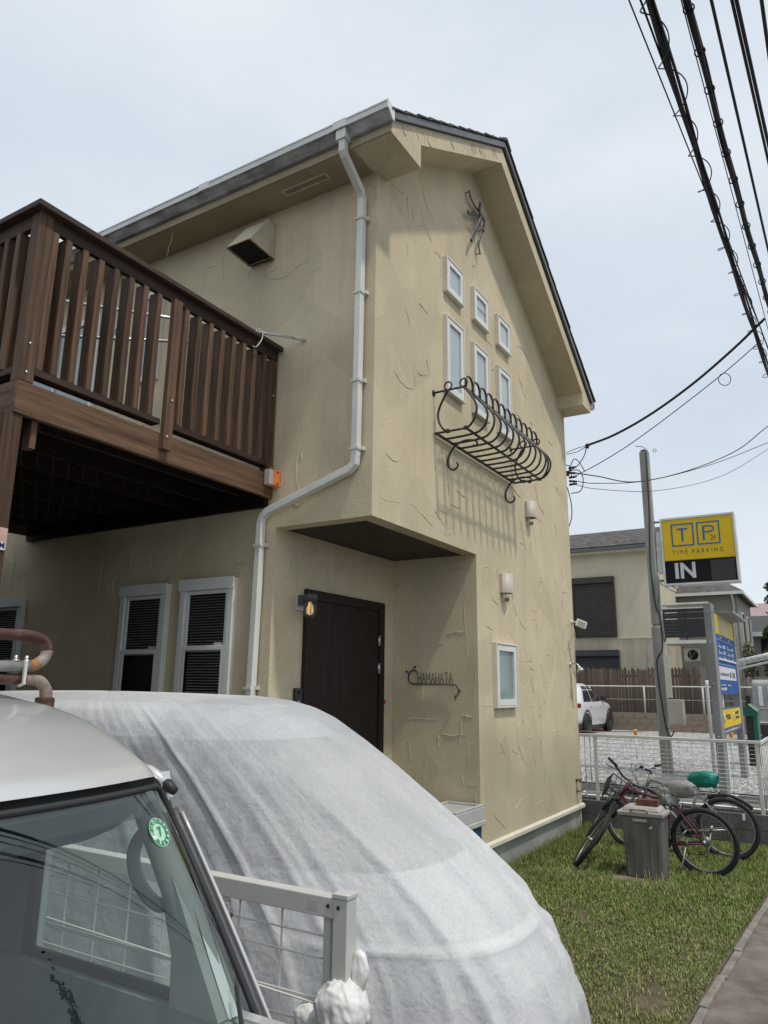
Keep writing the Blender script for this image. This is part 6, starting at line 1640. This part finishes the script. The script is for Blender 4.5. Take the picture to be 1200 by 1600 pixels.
def shutter(par, x, y0, y1, z0, z1, m, lab=None):
    f = MB().box((x - .15, y0, z1 - .26), (x - .005, y1, z1)).build('shutter', m, par, bevel=.02, label=lab)
    MB().box((x - .09, y0 + .005, z0), (x - .005, y0 + .07, z1 - .261)).build('guide_rail', m, f); MB().box((x - .09, y1 - .07, z0), (x - .005, y1 - .005, z1 - .261)).build('guide_rail', m, f)
    sm = MB(); n = max(4, int((z1 - z0 - .27) / .075)); h = (z1 - z0 - .265) / n
    for i in range(n):
        z = z0 + i * h
        sm.add([(x - .045, y0 + .072, z + .004), (x - .045, y1 - .072, z + .004), (x - .062, y1 - .072, z + h * .5), (x - .062, y0 + .072, z + h * .5), (x - .045, y1 - .072, z + h - .004), (x - .045, y0 + .072, z + h - .004)], [(0, 1, 2, 3), (3, 2, 4, 5)])
    put('shutter_slats', sm.mesh('shutter_slats', m), f, kind='stuff')
    MB().box((x - .11, y0 + .02, z0 - .05), (x - .005, y1 - .02, z0 - .001)).build('sill', m, f)
shutter(h2, 26, 4.42, 6.22, 3.98, 6.45, M['shutter'], 'upper brown roller shutter')
shutter(h2, 25.99, 4.38, 6.22, 2.05, 3.42, M['shutter2'], 'lower slate grey roller shutter')
hr = MB().prism([(25.55, 7.62), (29.5, 9.05), (33.6, 7.62), (33.6, 7.54), (29.5, 8.95), (25.55, 7.54)], 'y', 2.62, 10.4).build('roof', M['slate'], h2)
for i in range(9):
    xa = 25.52 + i * .44; za = 7.66 + i * .159
    MB().prism([(xa, za - .01), (xa + .46, za + .160), (xa + .46, za + .178), (xa, za + .028)], 'y', 2.60, 10.42).build('shingle_course', M['slate'], hr)
MB().box((25.46, 2.6, 7.50), (25.56, 10.4, 7.62)).build('gutter', M['roof_metal'], h2)
MB().box((25.60, 2.64, 7.40), (26.02, 10.3, 7.53)).build('eave_board', M['h2wall'], h2)
for i in range(9):
    MB().box((26.15, 3.0 + i * .62, 7.895), (26.35, 3.08 + i * .62, 7.965)).build('snow_guard', M['roof_metal'], hr)
# black slatted balcony on posts
bal_ = thing('balcony', 'black slatted balcony on white posts between the neighbour houses', 'balcony', (27, 1.8, .4))
M['balblack'] = mat('black_slat', (0.014, 0.014, 0.016), (0.022, 0.022, 0.025), rough=0.4, scale=5)
for k in range(9):
    z = 3.86 + k * .125
    MB().box((26.02, .95, z), (26.06, 2.62, z + (.120 if k not in (5, 7) else .09))).build('slat', M['balblack'], bal_)
for y in (.98, 1.78, 2.58):
    MB().box((26.065, y - .03, 3.75), (26.11, y + .03, 4.98)).build('upright', M['balblack'], bal_)
MB().box((25.98, .92, 3.62), (27.6, 2.66, 3.76)).build('floor', M['offwhite'], bal_)
MB().box((25.99, .92, 4.985), (26.08, 2.66, 5.03)).build('handrail', M['gutter'], bal_)
MB().box((25.9, .90, 5.15), (27.6, 2.62, 5.21)).build('awning', M['gutter'], bal_)
for y in (.96, 2.58):
    MB().box((26.0, y - .04, .4), (26.08, y + .04, 3.615)).build('leg', M['offwhite'], bal_)
    MB().box((26.0, y - .03, 5.035), (26.05, y + .03, 5.149)).build('stay', M['gutter'], bal_)
ac = thing('air_conditioner', 'white outdoor air conditioner unit hung under the balcony', 'air conditioner', (26.6, 1.6, 2.9))
MB().box((26.3, 1.42, 2.95), (26.6, 1.98, 3.45)).build('casing', M['lampshade'], ac, bevel=.02)
MB().lathe([(.2, 0), (.2, .012), (.03, .014)], (26.299, 1.64, 3.2), (-1, 0, 0), 18).build('fan_grille', M['dark'], ac)
MB().box((26.3, 1.42, 2.90), (26.62, 1.98, 2.949)).build('bracket', M['galv'], ac)
# grey hip-roofed house
M['h3wall'] = mat('grey_siding', (0.235, 0.23, 0.205), (0.285, 0.28, 0.25), rough=0.85, scale=1.5, stretch=(1, 1, 3))
h3 = thing('neighbour_house', 'grey sided neighbour house with a hipped shingle roof and white gutters', 'house', (35, 2, .4))
housebox(h3, 32, 38, .45, 5, .2, 6.15, M['h3wall'])
rf = MB().add([(31.6, .12, 6.26), (31.6, 5.4, 6.26), (38.4, 5.4, 6.26), (38.4, .12, 6.26), (34.2, 1.7, 7.42), (34.2, 4.2, 7.42)],
              [(0, 1, 5, 4), (1, 2, 5), (2, 3, 4, 5), (3, 0, 4)]).build('roof', M['slate'], h3)
MB().box((31.56, .10, 6.12), (31.66, 5.4, 6.255)).box((31.661, .10, 6.12), (38.4, .2, 6.255)).build('gutter', M['white'], h3)
MB().box((31.67, .21, 6.14), (38.3, 5.3, 6.20)).build('soffit', M['picket'], h3)
MB().tube([(31.6, .62, 6.14), (31.95, .60, 5.9), (31.95, .60, .4)], .045, 8).build('downpipe', M['white'], h3)
wn_ = MB().box((33.2, .40, 3.95), (34.1, .449, 5.45)).build('window', M['white'], h3); MB().box((33.28, .385, 4.05), (34.02, .399, 5.38)).build('pane', M['dark'], wn_)
wn_ = MB().box((35.6, .40, 4.1), (36.3, .449, 5.45)).build('window', M['white'], h3); MB().box((35.68, .385, 4.18), (36.22, .399, 5.38)).build('pane', M['dark'], wn_)
# house far behind with a dusty pink roof
M['pinkroof'] = mat('dusty_pink_roof', (0.30, 0.22, 0.22), (0.38, 0.29, 0.29), rough=0.8, scale=1.5, stretch=(1, 1, 6))
h4 = thing('distant_house', 'distant house with a dusty pink roof at the right edge', 'house', (50, -1, .4))
housebox(h4, 47, 54, -6, 1.6, .2, 5.8, M['h3wall'])
MB().prism([(46.4, 5.7), (50.5, 7.6), (54.6, 5.7)], 'y', -6.5, 2.1).build('roof', M['pinkroof'], h4)
MB().box((46.95, -1.5, 4.2), (46.999, -.3, 5.2)).build('window', M['dark'], h4)
h5 = thing('distant_house', 'low house with a dark roof and white eaves below the pink roof', 'house', (42, -1, .4))
housebox(h5, 40, 45, -6, .6, .2, 4.75, M['h3wall'])
MB().prism([(39.4, 4.9), (42.5, 6.05), (45.6, 4.9)], 'y', -6.4, 1.05).build('roof', M['roof'], h5)
MB().box((39.32, -6.4, 4.70), (39.39, 1.05, 4.93)).build('eave_board', M['white'], h5)
w5 = MB().box((39.95, -.45, 3.6), (39.999, .25, 4.6)).build('window', M['dark'], h5)

# ---- leaves: trees and shrubs
def foliage(name, m, parent, blobs, n, leaf, seed):
    rg = np.random.default_rng(seed); wts = np.array([b[3] * b[4] * b[5] for b in blobs]); wts = wts / wts.sum()
    idx = rg.choice(len(blobs), n, p=wts); B = np.array(blobs)
    d = rg.normal(size=(n, 3)); d /= np.linalg.norm(d, axis=1, keepdims=True)
    r_ = rg.uniform(.25, 1.0, n) ** .55
    c = B[idx, :3] + d * r_[:, None] * B[idx, 3:6]
    a = rg.normal(size=(n, 3)); a /= np.linalg.norm(a, axis=1, keepdims=True)
    b = np.cross(a, rg.normal(size=(n, 3))); b /= np.linalg.norm(b, axis=1, keepdims=True)
    s = leaf * rg.uniform(.6, 1.4, n)[:, None]
    v = np.stack([c - a * s, c + b * s * .45, c + a * s, c - b * s * .45], 1)
    me = bpy.data.meshes.new(name); me.vertices.add(n * 4); me.vertices.foreach_set('co', v.reshape(-1))
    me.loops.add(n * 4); me.polygons.add(n); me.loops.foreach_set('vertex_index', np.arange(n * 4, dtype=np.int32))
    me.polygons.foreach_set('loop_start', np.arange(n, dtype=np.int32) * 4); me.polygons.foreach_set('loop_total', np.full(n, 4, dtype=np.int32))
    me.update(); me.materials.append(m)
    return put(name, me, parent)
M['leaf_olive'] = mat('olive_leaf', (0.075, 0.085, 0.035), (0.22, 0.21, 0.115), rough=0.6, scale=3, detail=6)
M['leaf_green'] = mat('green_leaf', (0.025, 0.055, 0.016), (0.075, 0.125, 0.035), rough=0.6, scale=2.5)
M['leaf_pine'] = mat('pine_leaf', (0.012, 0.028, 0.014), (0.03, 0.055, 0.025), rough=0.7, scale=2.5)
M['bark'] = mat('bark', (0.05, 0.04, 0.03), (0.10, 0.085, 0.065), rough=0.9, scale=8)
M['twig'] = mat('bare_twig', (0.14, 0.12, 0.095), (0.22, 0.19, 0.155), rough=0.85, scale=8)
def shrub(name, label, cat, base, blobs, m, n, leaf, seed, group=None):
    t_ = thing(name, label, cat, base, group)
    rg = random.Random(seed)
    tr_ = MB()
    for bl in blobs:
        p0 = Vector(base) + Vector((rg.uniform(-.06, .06), rg.uniform(-.06, .06), 0)); p2 = Vector(bl[:3])
        p1 = p0.lerp(p2, .5) + Vector((rg.uniform(-.12, .12), rg.uniform(-.12, .12), .1))
        tr_.tube(smooth_path([p0, p1, p2], 4), [.045 - .035 * k / 8 for k in range(9)], 6)
    tr_.build('trunk', M['bark'], t_)
    foliage('crown', m, t_, blobs, n, leaf, seed)
rs = random.Random(5)
def blobset(x, y, z0, z1, w, k):
    return [(x + rs.uniform(-w, w) * .5, y + rs.uniform(-w, w), z0 + (z1 - z0) * (i + .6) / k, w * rs.uniform(.5, .8), w * rs.uniform(.5, .8), (z1 - z0) / k * rs.uniform(.8, 1.3)) for i in range(k)]
shrub('shrub', 'loose olive shrub spilling over the grey pickets left of the truck', 'shrub', (24.9, -.15, .4), blobset(24.9, -.15, 1.5, 3.35, .42, 5), M['leaf_olive'], 2600, .055, 11, 'shrubs behind the grey pickets')
shrub('shrub', 'dry olive shrub over the grey pickets above the truck cab', 'shrub', (24.9, -.95, .4), blobset(24.9, -.95, 1.5, 3.05, .45, 5), M['leaf_olive'], 2400, .055, 12, 'shrubs behind the grey pickets')
shrub('shrub', 'olive shrub at the right end of the grey pickets', 'shrub', (25.0, -2.0, .4), blobset(25.0, -2.0, 1.5, 3.0, .55, 5), M['leaf_olive'], 2400, .055, 13, 'shrubs behind the grey pickets')
shrub('bushy_tree', 'bright green bushy tree in front of the low dark roofed house', 'tree', (33.0, -.95, .4), blobset(33, -.95, 2.6, 4.6, .6, 5), M['leaf_green'], 3000, .075, 14)
shrub('pine_tree', 'dark pine tree top leaning in at the right edge of the car park', 'tree', (30.0, -1.75, .4), [(30, -1.75 + .1 * i, 3.4 + i * .55, .8 - .09 * i, .95 - .10 * i, .26) for i in range(6)], M['leaf_pine'], 3600, .085, 15)
def bare(label, base, h, seed):
    t_ = thing('bare_sapling', label, 'sapling', base, 'bare saplings by the picket fence'); rg = random.Random(seed); mb = MB(); B0 = Vector(base)
    top_ = B0 + Vector((0, rg.uniform(-.15, .15), h)); mb.tube(smooth_path([B0, B0.lerp(top_, .5) + Vector((0, rg.uniform(-.06, .06), 0)), top_], 5), [.022 - .0018 * k for k in range(11)], 5)
    mb.build('stem', M['twig'], t_)
    for k in range(6):
        p = B0.lerp(top_, .45 + .08 * k); q = p + Vector((rg.uniform(-.1, .1), rg.uniform(-.5, .5), rg.uniform(.25, .7)))
        MB().tube(smooth_path([p, p.lerp(q, .5) + Vector((0, rg.uniform(-.05, .05), .03)), q], 3), [.010, .009, .008, .007, .006, .005, .004], 4).build('twig', M['twig'], t_)
bare('bare sapling left of the sign pole', (23.9, 2.95, 1.0), 2.55, 3); bare('bare sapling in front of the air conditioner', (23.95, 1.45, 1.0), 2.5, 4); bare('bare sapling right of the balcony posts', (23.9, .75, 1.0), 2.4, 5)

# ---- white car and small truck
M['whitepaint'] = mat('white_car_paint', (0.66, 0.67, 0.68), rough=0.25, coat=.7)
M['taillight'] = mat('red_lens', (0.22, 0.008, 0.012), rough=0.2, coat=.4)
M['amber'] = mat('amber_lens', (0.50, 0.16, 0.02), rough=0.25)
suv = thing('white_suv', 'white SUV parked nose-in by the boundary wall', 'car', (21, 4.9, .4))
gx = .42
SF = [(gx + .22, 18.92, 23.28), (gx + .45, 18.80, 23.36), (gx + .70, 18.76, 23.36), (gx + .88, 18.76, 23.25), (gx + .96, 18.80, 22.95), (gx + 1.02, 18.84, 22.1), (gx + 1.2, 19.06, 21.75), (gx + 1.4, 19.36, 21.35), (gx + 1.55, 19.72, 20.95), (gx + 1.61, 20.05, 20.6)]
SWT = [(gx + .22, .84), (gx + .45, .90), (gx + .88, .91), (gx + 1.02, .87), (gx + 1.4, .74), (gx + 1.61, .58)]
def suv_loop(z, off=0.0, n=72):
    a = float(np.interp(z, [q[0] for q in SF], [q[1] for q in SF])) - off; b = float(np.interp(z, [q[0] for q in SF], [q[2] for q in SF])) + off
    w = float(np.interp(z, [q[0] for q in SWT], [q[1] for q in SWT])) + off; pts = []
    for i in range(n):
        t = 2 * math.pi * i / n; c, s = math.cos(t), math.sin(t)
        pts.append(((a + b) / 2 + math.copysign(abs(c) ** .42, c) * (b - a) / 2, 4.91 + math.copysign(abs(s) ** .42, s) * w, z))
    return pts
zz = [gx + .22 + .0695 * i for i in range(21)]
rows = [suv_loop(z) for z in zz]; ctr = (20.2, 4.91, gx + 1.63)
rows += [[tuple(Vector(p).lerp(Vector(ctr), t)) for p in rows[-1]] for t in (.4, .8, .99)]
MB().grid(rows, closed_u=True).build('body', M['whitepaint'], suv)
MB().box((19.0, 4.06, gx + .16), (23.2, 5.76, gx + .34)).build('sill_cladding', M['black_plastic'], suv, bevel=.05)
# side windows as a raised dark strip following the body
def side_y(x, z, s):
    w = float(np.interp(z, [q[0] for q in SWT], [q[1] for q in SWT])); a = float(np.interp(z, [q[0] for q in SF], [q[1] for q in SF])); b = float(np.interp(z, [q[0] for q in SF], [q[2] for q in SF]))
    u = min(.999, abs((x - (a + b) / 2) / ((b - a) / 2))) ** (1 / .42); t = math.acos(u)
    return 4.91 + s * (math.sin(t) ** .42) * w
for s_ in (-1, 1):
    for (xa, xb, xc, xd) in ((19.50, 20.35, 20.35, 19.90), (20.42, 21.75, 21.18, 20.42)):
        P_ = []
        for i in range(7):
            z = gx + 1.02 + .50 * i / 6; x0_ = xa + (xd - xa) * i / 6; x1_ = xb + (xc - xb) * i / 6
            P_.append([(x0_ + (x1_ - x0_) * j / 8, side_y(x0_ + (x1_ - x0_) * j / 8, z, s_) + s_ * .006, z) for j in range(9)])
        MB().grid(P_).build('side_window', M['carglass'], suv)
    for x in (19.75, 22.42):
        w_ = MB().lathe([(.20, -.1), (.31, -.11), (.345, -.08), (.345, .08), (.31, .11), (.20, .1)], (x, 4.91 + s_ * .80, gx + .335), (0, s_, 0), 28).build('wheel', M['rubber'], suv)
        MB().lathe([(.27, .112), (.24, .118), (.05, .105)], (x, 4.91 + s_ * .80, gx + .335), (0, s_, 0), 20).build('rim', M['black_plastic'], w_)
        MB().torus((x, 4.91 + s_ * .885, gx + .36), (0, 1, 0), .385, .035, 28, 6).build('arch_trim', M['black_plastic'], suv)
    MB().box((21.60, 4.91 + s_ * .90 - .10, gx + 1.04), (21.78, 4.91 + s_ * .90 + .10, gx + 1.20)).build('mirror', M['black_plastic'], suv, bevel=.03)
    MB().box((18.80, 4.91 + s_ * .78 - .14, gx + .83), (19.02, 4.91 + s_ * .78 + .14, gx + .98)).build('tail_light', M['taillight'], suv, bevel=.03)
    for x in (20.05, 21.25): MB().box((x, 4.91 + s_ * .918 - .012, gx + .865), (x + .16, 4.91 + s_ * .918 + .012, gx + .895)).build('door_handle', M['whitepaint'], suv)
MB().add([(18.96, 4.32, gx + 1.1), (18.96, 5.5, gx + 1.1), (19.46, 5.38, gx + 1.48), (19.46, 4.44, gx + 1.48)], [(0, 1, 2, 3)]).build('rear_window', M['carglass'], suv)
tr = thing('small_truck', 'white small flatbed truck seen from behind at the right edge', 'truck', (19.5, -1.7, .4))
gz = .40
def tx(a, b, name, m, par=None, bevel=.02): return MB().box(a, b).build(name, m, par or tr, bevel=bevel)
M['truckwhite'] = mat('dull_white_truck', (0.26, 0.265, 0.26), (0.34, 0.345, 0.34), rough=0.4, scale=3)
gate_ = tx((18.0, -2.28, gz + .62), (18.035, -.87, gz + .98), 'tailgate', M['truckwhite'])
MB().tube([(17.985, -2.28, gz + .985), (17.985, -.86, gz + .985)], .022, 6).build('tailgate_edge', M['truckwhite'], gate_)
MB().box((17.97, -2.28, gz + .61), (17.999, -.86, gz + .645)).build('tailgate_edge', M['gutter'], gate_)
tx((18.036, -.905, gz + .62), (20.0, -.87, gz + .98), 'bed_side', M['truckwhite']); tx((18.036, -2.28, gz + .62), (20.0, -2.245, gz + .98), 'bed_side', M['truckwhite'])
tx((18.04, -2.24, gz + .56), (20.0, -.91, gz + .615), 'bed_floor', M['galv'])
MB().prism([(20.05, gz + .45), (20.05, gz + 1.70), (20.20, gz + 1.78), (20.95, gz + 1.76), (21.25, gz + 1.15), (21.32, gz + .45)], 'y', -2.27, -.88).build('cab', M['truckwhite'], tr, bevel=.08)
for k in range(4): MB().box((20.02, -1.16 - k * .26, gz + 1.02), (20.048, -1.05 - k * .26, gz + 1.58)).build('cab_rib', M['gutter'], tr, bevel=.02)
MB().box((20.034, -2.0, gz + 1.30), (20.049, -1.9, gz + 1.55)).build('rear_window', M['carglass'], tr)
for y in (-.98, -2.17):
    MB().box((17.98, y - .13, gz + .42), (18.03, y + .13, gz + .53)).build('light_bar', M['black_plastic'], tr)
    sgn = 1 if y > -1.5 else -1
    for c_, (a, b) in ((M['amber'], (.05, .125)), (M['taillight'], (-.05, .045)), (M['gutter'], (-.12, -.055))):
        MB().box((17.965, min(y + sgn * a, y + sgn * b), gz + .43), (17.979, max(y + sgn * a, y + sgn * b), gz + .52)).build('tail_light', c_, tr)
MB().box((18.06, -2.2, gz + .12), (18.10, -.92, gz + .54)).build('mud_flap', M['black_plastic'], tr)
dm = MB()
for a in (90, 210, 330):
    c_ = Vector((0, math.cos(R(a)) * .028, math.sin(R(a)) * .028)); d_ = Vector((0, math.cos(R(a)), math.sin(R(a)))); e_ = Vector((0, -d_.z, d_.y)); o_ = Vector((18.055, -1.17, gz + .30)) + c_
    dm.add([tuple(o_ - d_ * .027), tuple(o_ + e_ * .016), tuple(o_ + d_ * .027), tuple(o_ - e_ * .016)], [(0, 1, 2, 3)])
dm.build('emblem', M['gutter'], tr)
for y in (-1.02, -2.13):
    for x in (18.75, 20.9):
        MB().lathe([(.15, -.07), (.24, -.08), (.27, -.05), (.27, .05), (.24, .08), (.15, .07)], (x, y, gz + .27), (0, 1, 0), 24).build('wheel', M['rubber'], tr)
MB().tube([(20.9, -.86, gz + 1.0), (20.8, -.70, gz + 1.05)], .012, 6).box((20.70, -.76, gz + .98), (20.80, -.64, gz + 1.30)).build('mirror', M['black_plastic'], tr)

# ================================================================ OVERHEAD WIRES ALONG THE STREET
M['wire'] = mat('black_cable', (0.010, 0.010, 0.011), rough=0.6)
def wire(label, pts, r, sag=0.0, name='overhead_cable', group='overhead cables along the street', n=40):
    a, b = Vector(pts[0]), Vector(pts[-1]); out = []
    for i in range(n + 1):
        t = i / n; p = a.lerp(b, t); p.z -= 4 * sag * t * (1 - t); out.append(p)
    return tag(MB().tube(out, r, 6).build(name, M['wire']), label, 'cable', group), out
def yl(y0, y1, x0, x1, x): return y0 + (y1 - y0) * (x - x0) / (x1 - x0)
XA, XB = -26.0, 12.0
def street(label, x0, y0, x1, y1, r, z=6.5, **k):
    s_ = (y1 - y0) / (x1 - x0)
    return wire(label, [(XA, y0 + s_ * (XA - x0), z + .05), (XB, y0 + s_ * (XB - x0), z + .05)], r, .08, **k)
street('thinnest overhead cable, nearest the house roof', -.65, -2.457, 5.21, -2.806, .0055)
street('thin overhead cable just left of the thick wrapped bundle', -.609, -2.525, 5.21, -2.806, .0075)
bun = thing('cable_bundle', 'thick black overhead cable bundle hung in a loose wire spiral', 'cable', (0, -2.6, 6.5), 'overhead cables along the street')
for dy, dz, r in ((0, 0, .018), (.016, .014, .012), (-.022, .018, .012), (.006, -.022, .014), (-.03, -.014, .008)):
    pts = []
    for i in range(120):
        x = XA + (XB - XA) * i / 119; w = .006 * math.sin(x * 3.1 + dy * 90)
        y = -2.575 - .0205 * (x + .571) - .0035 * max(0, x - 1) ** 1.5; t = (x - XA) / (XB - XA)
        pts.append((x, y + dy + w, 6.55 + dz - .32 * t * (1 - t)))
    MB().tube(pts, r, 7).build('cable_strand', M['wire'], bun)
pts = []
for i in range(1100):
    x = -7 + 17 * i / 1099; y = -2.575 - .0205 * (x + .571) - .0035 * max(0, x - 1) ** 1.5; t = (x - XA) / (XB - XA); a = 2 * math.pi * x / .56
    rr_ = .070 + .012 * math.sin(x * 5)
    pts.append((x, y + rr_ * math.cos(a), 6.52 - .32 * t * (1 - t) + rr_ * .9 * math.sin(a)))
MB().tube(pts, .0052, 5).build('spiral_hanger', M['wire'], bun)
street('hair-thin overhead wire between the two thick bundles', -.468, -2.764, 3.18, -2.84, .0042)
bun2 = thing('cable_bundle', 'second thick overhead bundle with small lashing clips', 'cable', (0, -2.85, 6.5), 'overhead cables along the street')
for dy, dz, r in ((0, 0, .017), (.016, .01, .011), (-.012, .020, .011)):
    pts = []
    for i in range(120):
        x = XA + (XB - XA) * i / 119; t = (x - XA) / (XB - XA)
        pts.append((x, -2.80 - .022 * (x + .445) - .006 * max(0, x - 1) ** 1.5 + dy + .005 * math.sin(x * 4 + dy * 200), 6.55 + dz - .32 * t * (1 - t)))
    MB().tube(pts, r, 7).build('cable_strand', M['wire'], bun2)
for k in range(26):
    x = -5 + k * .42; t = (x - XA) / (XB - XA); y = -2.80 - .022 * (x + .445) - .006 * max(0, x - 1) ** 1.5
    MB().torus((x, y + .005, 6.56 - .32 * t * (1 - t)), (1, 0, .2), .036, .006, 12, 5).build('lashing_clip', M['wire'], bun2)
street('medium overhead cable right of the clipped bundle', -.363, -2.942, 3.068, -3.03, .0115)
street('left cable of the paired overhead cables', -.291, -3.063, 1.458, -3.14, .0115)
street('right cable of the paired overhead cables', -.278, -3.09, 1.371, -3.165, .0135)
street('rightmost overhead cable in the top corner of the view', -.188, -3.237, .367, -3.245, .013)

# service drops and the insulators at the house corner
def drop(label, pts, r, n=8, name='service_cable'):
    return tag(MB().tube(smooth_path(pts, n), r, 6).build(name, M['wire']), label, 'cable', 'service cables to the house')
drop('thick black service cable rising from the house corner to the street bundle', [(5.60, -.30, 5.448), (5.46, -.75, 5.50), (5.30, -1.3, 5.66), (5.12, -1.9, 5.92), (4.93, -2.45, 6.22), (4.80, -2.87, 6.50)], .017)
drop('thin service wire with a coil, below the thick service cable', [(5.52, -.06, 4.95), (5.58, -.458, 5.13), (5.55, -.95, 5.355), (5.48, -1.6, 5.71), (5.43, -2.3, 6.14), (5.40, -2.781, 6.48)], .0065)
co = thing('cable_coil', 'single loose coil on the thin service wire near the street bundle', 'coil', (5.43, -2.3, 6.1))
MB().torus((5.43, -2.28, 6.03), (.83, .5, .2), .085, .0055, 28, 5).build('loop', M['wire'], co)
drop('upper service cable running level past the sign pole top', [(5.50, -.10, 5.02), (5.9, -.35, 5.03), (6.6, -.75, 5.06), (7.4, -1.4, 5.35), (8.3, -2.1, 5.85), (8.9, -2.60, 6.40), (9.6, -3.2, 6.95)], .0085)
drop('middle service cable running level past the sign pole top', [(5.50, -.08, 4.90), (6.0, -.30, 4.95), (7.2, -.85, 5.22), (8.6, -1.7, 5.76), (9.96, -2.52, 6.42)], .0065)
drop('lowest thin service wire past the sign pole top', [(5.50, -.05, 4.86), (6.1, -.30, 4.88), (7.4, -.95, 5.08), (9.0, -1.75, 5.62), (10.4, -2.49, 6.42)], .0048)
br = thing('cable_bracket', 'cluster of black insulators and looped leads at the far gable corner', 'bracket', (5.48, .02, 4.9))
MB().box((5.462, .01, 4.55), (5.475, .05, 5.25)).build('backing_strip', M['galv'], br)
MB().tube([(5.465, -.01, 5.34), (5.56, -.17, 5.42), (5.60, -.30, 5.448)], .006, 5).build('stay_wire', M['galv'], br)
MB().tube([(5.465, -.01, 5.31), (5.57, -.15, 5.36), (5.60, -.30, 5.44)], .006, 5).build('stay_wire', M['galv'], br)
MB().lathe([(.012, 0), (.035, .01), (.022, .03), (.038, .045), (.022, .07), (.012, .08)], (5.60, -.29, 5.40), (0, -.2, 1), 12).build('insulator', M['black_plastic'], br)
for k, z in enumerate((5.10, 5.03, 4.95, 4.90, 4.84)):
    MB().lathe([(.010, 0), (.020, .02), (.014, .05), (.020, .07), (.012, .12)], (5.50, -.02, z), (.25, -.9, -.12 if k % 2 else .12), 10).build('insulator', M['black_plastic'], br)
for pts in ([(5.60, -.29, 5.44), (5.57, -.25, 5.28), (5.52, -.15, 5.12), (5.49, -.03, 5.06)], [(5.48, -.02, 5.0), (5.50, -.10, 5.22), (5.53, -.17, 5.20), (5.55, -.25, 5.04)], [(5.48, 0, 5.05), (5.54, -.16, 5.06), (5.56, -.22, 4.92), (5.54, -.18, 4.74), (5.49, -.05, 4.70)],
            [(5.475, .0, 4.8), (5.50, -.04, 4.55), (5.49, -.04, 4.35), (5.475, .0, 4.2)], [(5.475, .02, 5.15), (5.49, -.05, 5.12), (5.49, -.07, 4.95)]):
    MB().tube(smooth_path(pts, 6), .0075, 6).build('lead', M['wire'], br)
MB().box((5.465, -.03, 4.98), (5.515, .04, 5.05)).build('splice_box', M['black_plastic'], br)

# unseen garage block, added to keep sky light off the car port wall
gar = thing('added_shade_garage', 'unseen dark boarded garage block added to shade the car port', 'garage', (-6, 6, 0))
gm_ = MB().box((-.02, .004, 0), (0, .296, 3.6)).mesh('board', M['wood_under'])
for i in range(36): put('board', gm_, gar).location = Vector((-3.12, 1.35 + i * .3, 0))
MB().box((-9.5, 1.35, 0), (-3.141, 12.15, 3.58)).build('wall', M['wood_under'], gar)
MB().prism([(1.25, 3.61), (6.6, 4.3), (12.4, 3.61)], 'x', -9.7, -3.06).build('roof', M['roof'], gar)

# cables on the far side of the street and conifers behind them (mirrored in the windscreen)
for k, (dy, r_) in enumerate(((0, .030), (.16, .012), (.34, .012), (.62, .030), (.80, .010))):
    wire(('thick lower cable across the street from the house', 'thin cable beside the thick lower cable across the street', 'second thin cable across the street from the house', 'thick outer cable across the street from the house', 'outermost thin cable across the street from the house')[k],
         [(-20, -3.6 - dy, 6.75 + .08 * k), (18, -7.6 - dy, 6.6 + .08 * k)], r_, .15, group='cables on the far side of the street')
def conifer(label, base, h, w, n, seed, m):
    t_ = thing('conifer_tree', label, 'tree', base, 'conifers across the street'); b0 = Vector(base)
    MB().tube([b0, b0 + Vector((0, 0, h * .9))], [.09, .02], 8).build('trunk', M['bark'], t_)
    rg = random.Random(seed)
    bl = [(base[0] + rg.uniform(-.12, .12), base[1] + rg.uniform(-.12, .12), h * (.18 + .8 * i / 13), w * (1.05 - i / 13.5), w * (1.05 - i / 13.5), h * .055) for i in range(14)]
    foliage('crown', m, t_, bl, n, .075, seed)
conifer('tall slim conifer across the street', (3.9, -9.9, -.03), 7.5, .55, 5200, 31, M['leaf_pine'])
conifer('short bushy conifer across the street', (9.9, -9.9, -.03), 5.2, .8, 4200, 32, M['leaf_olive'])
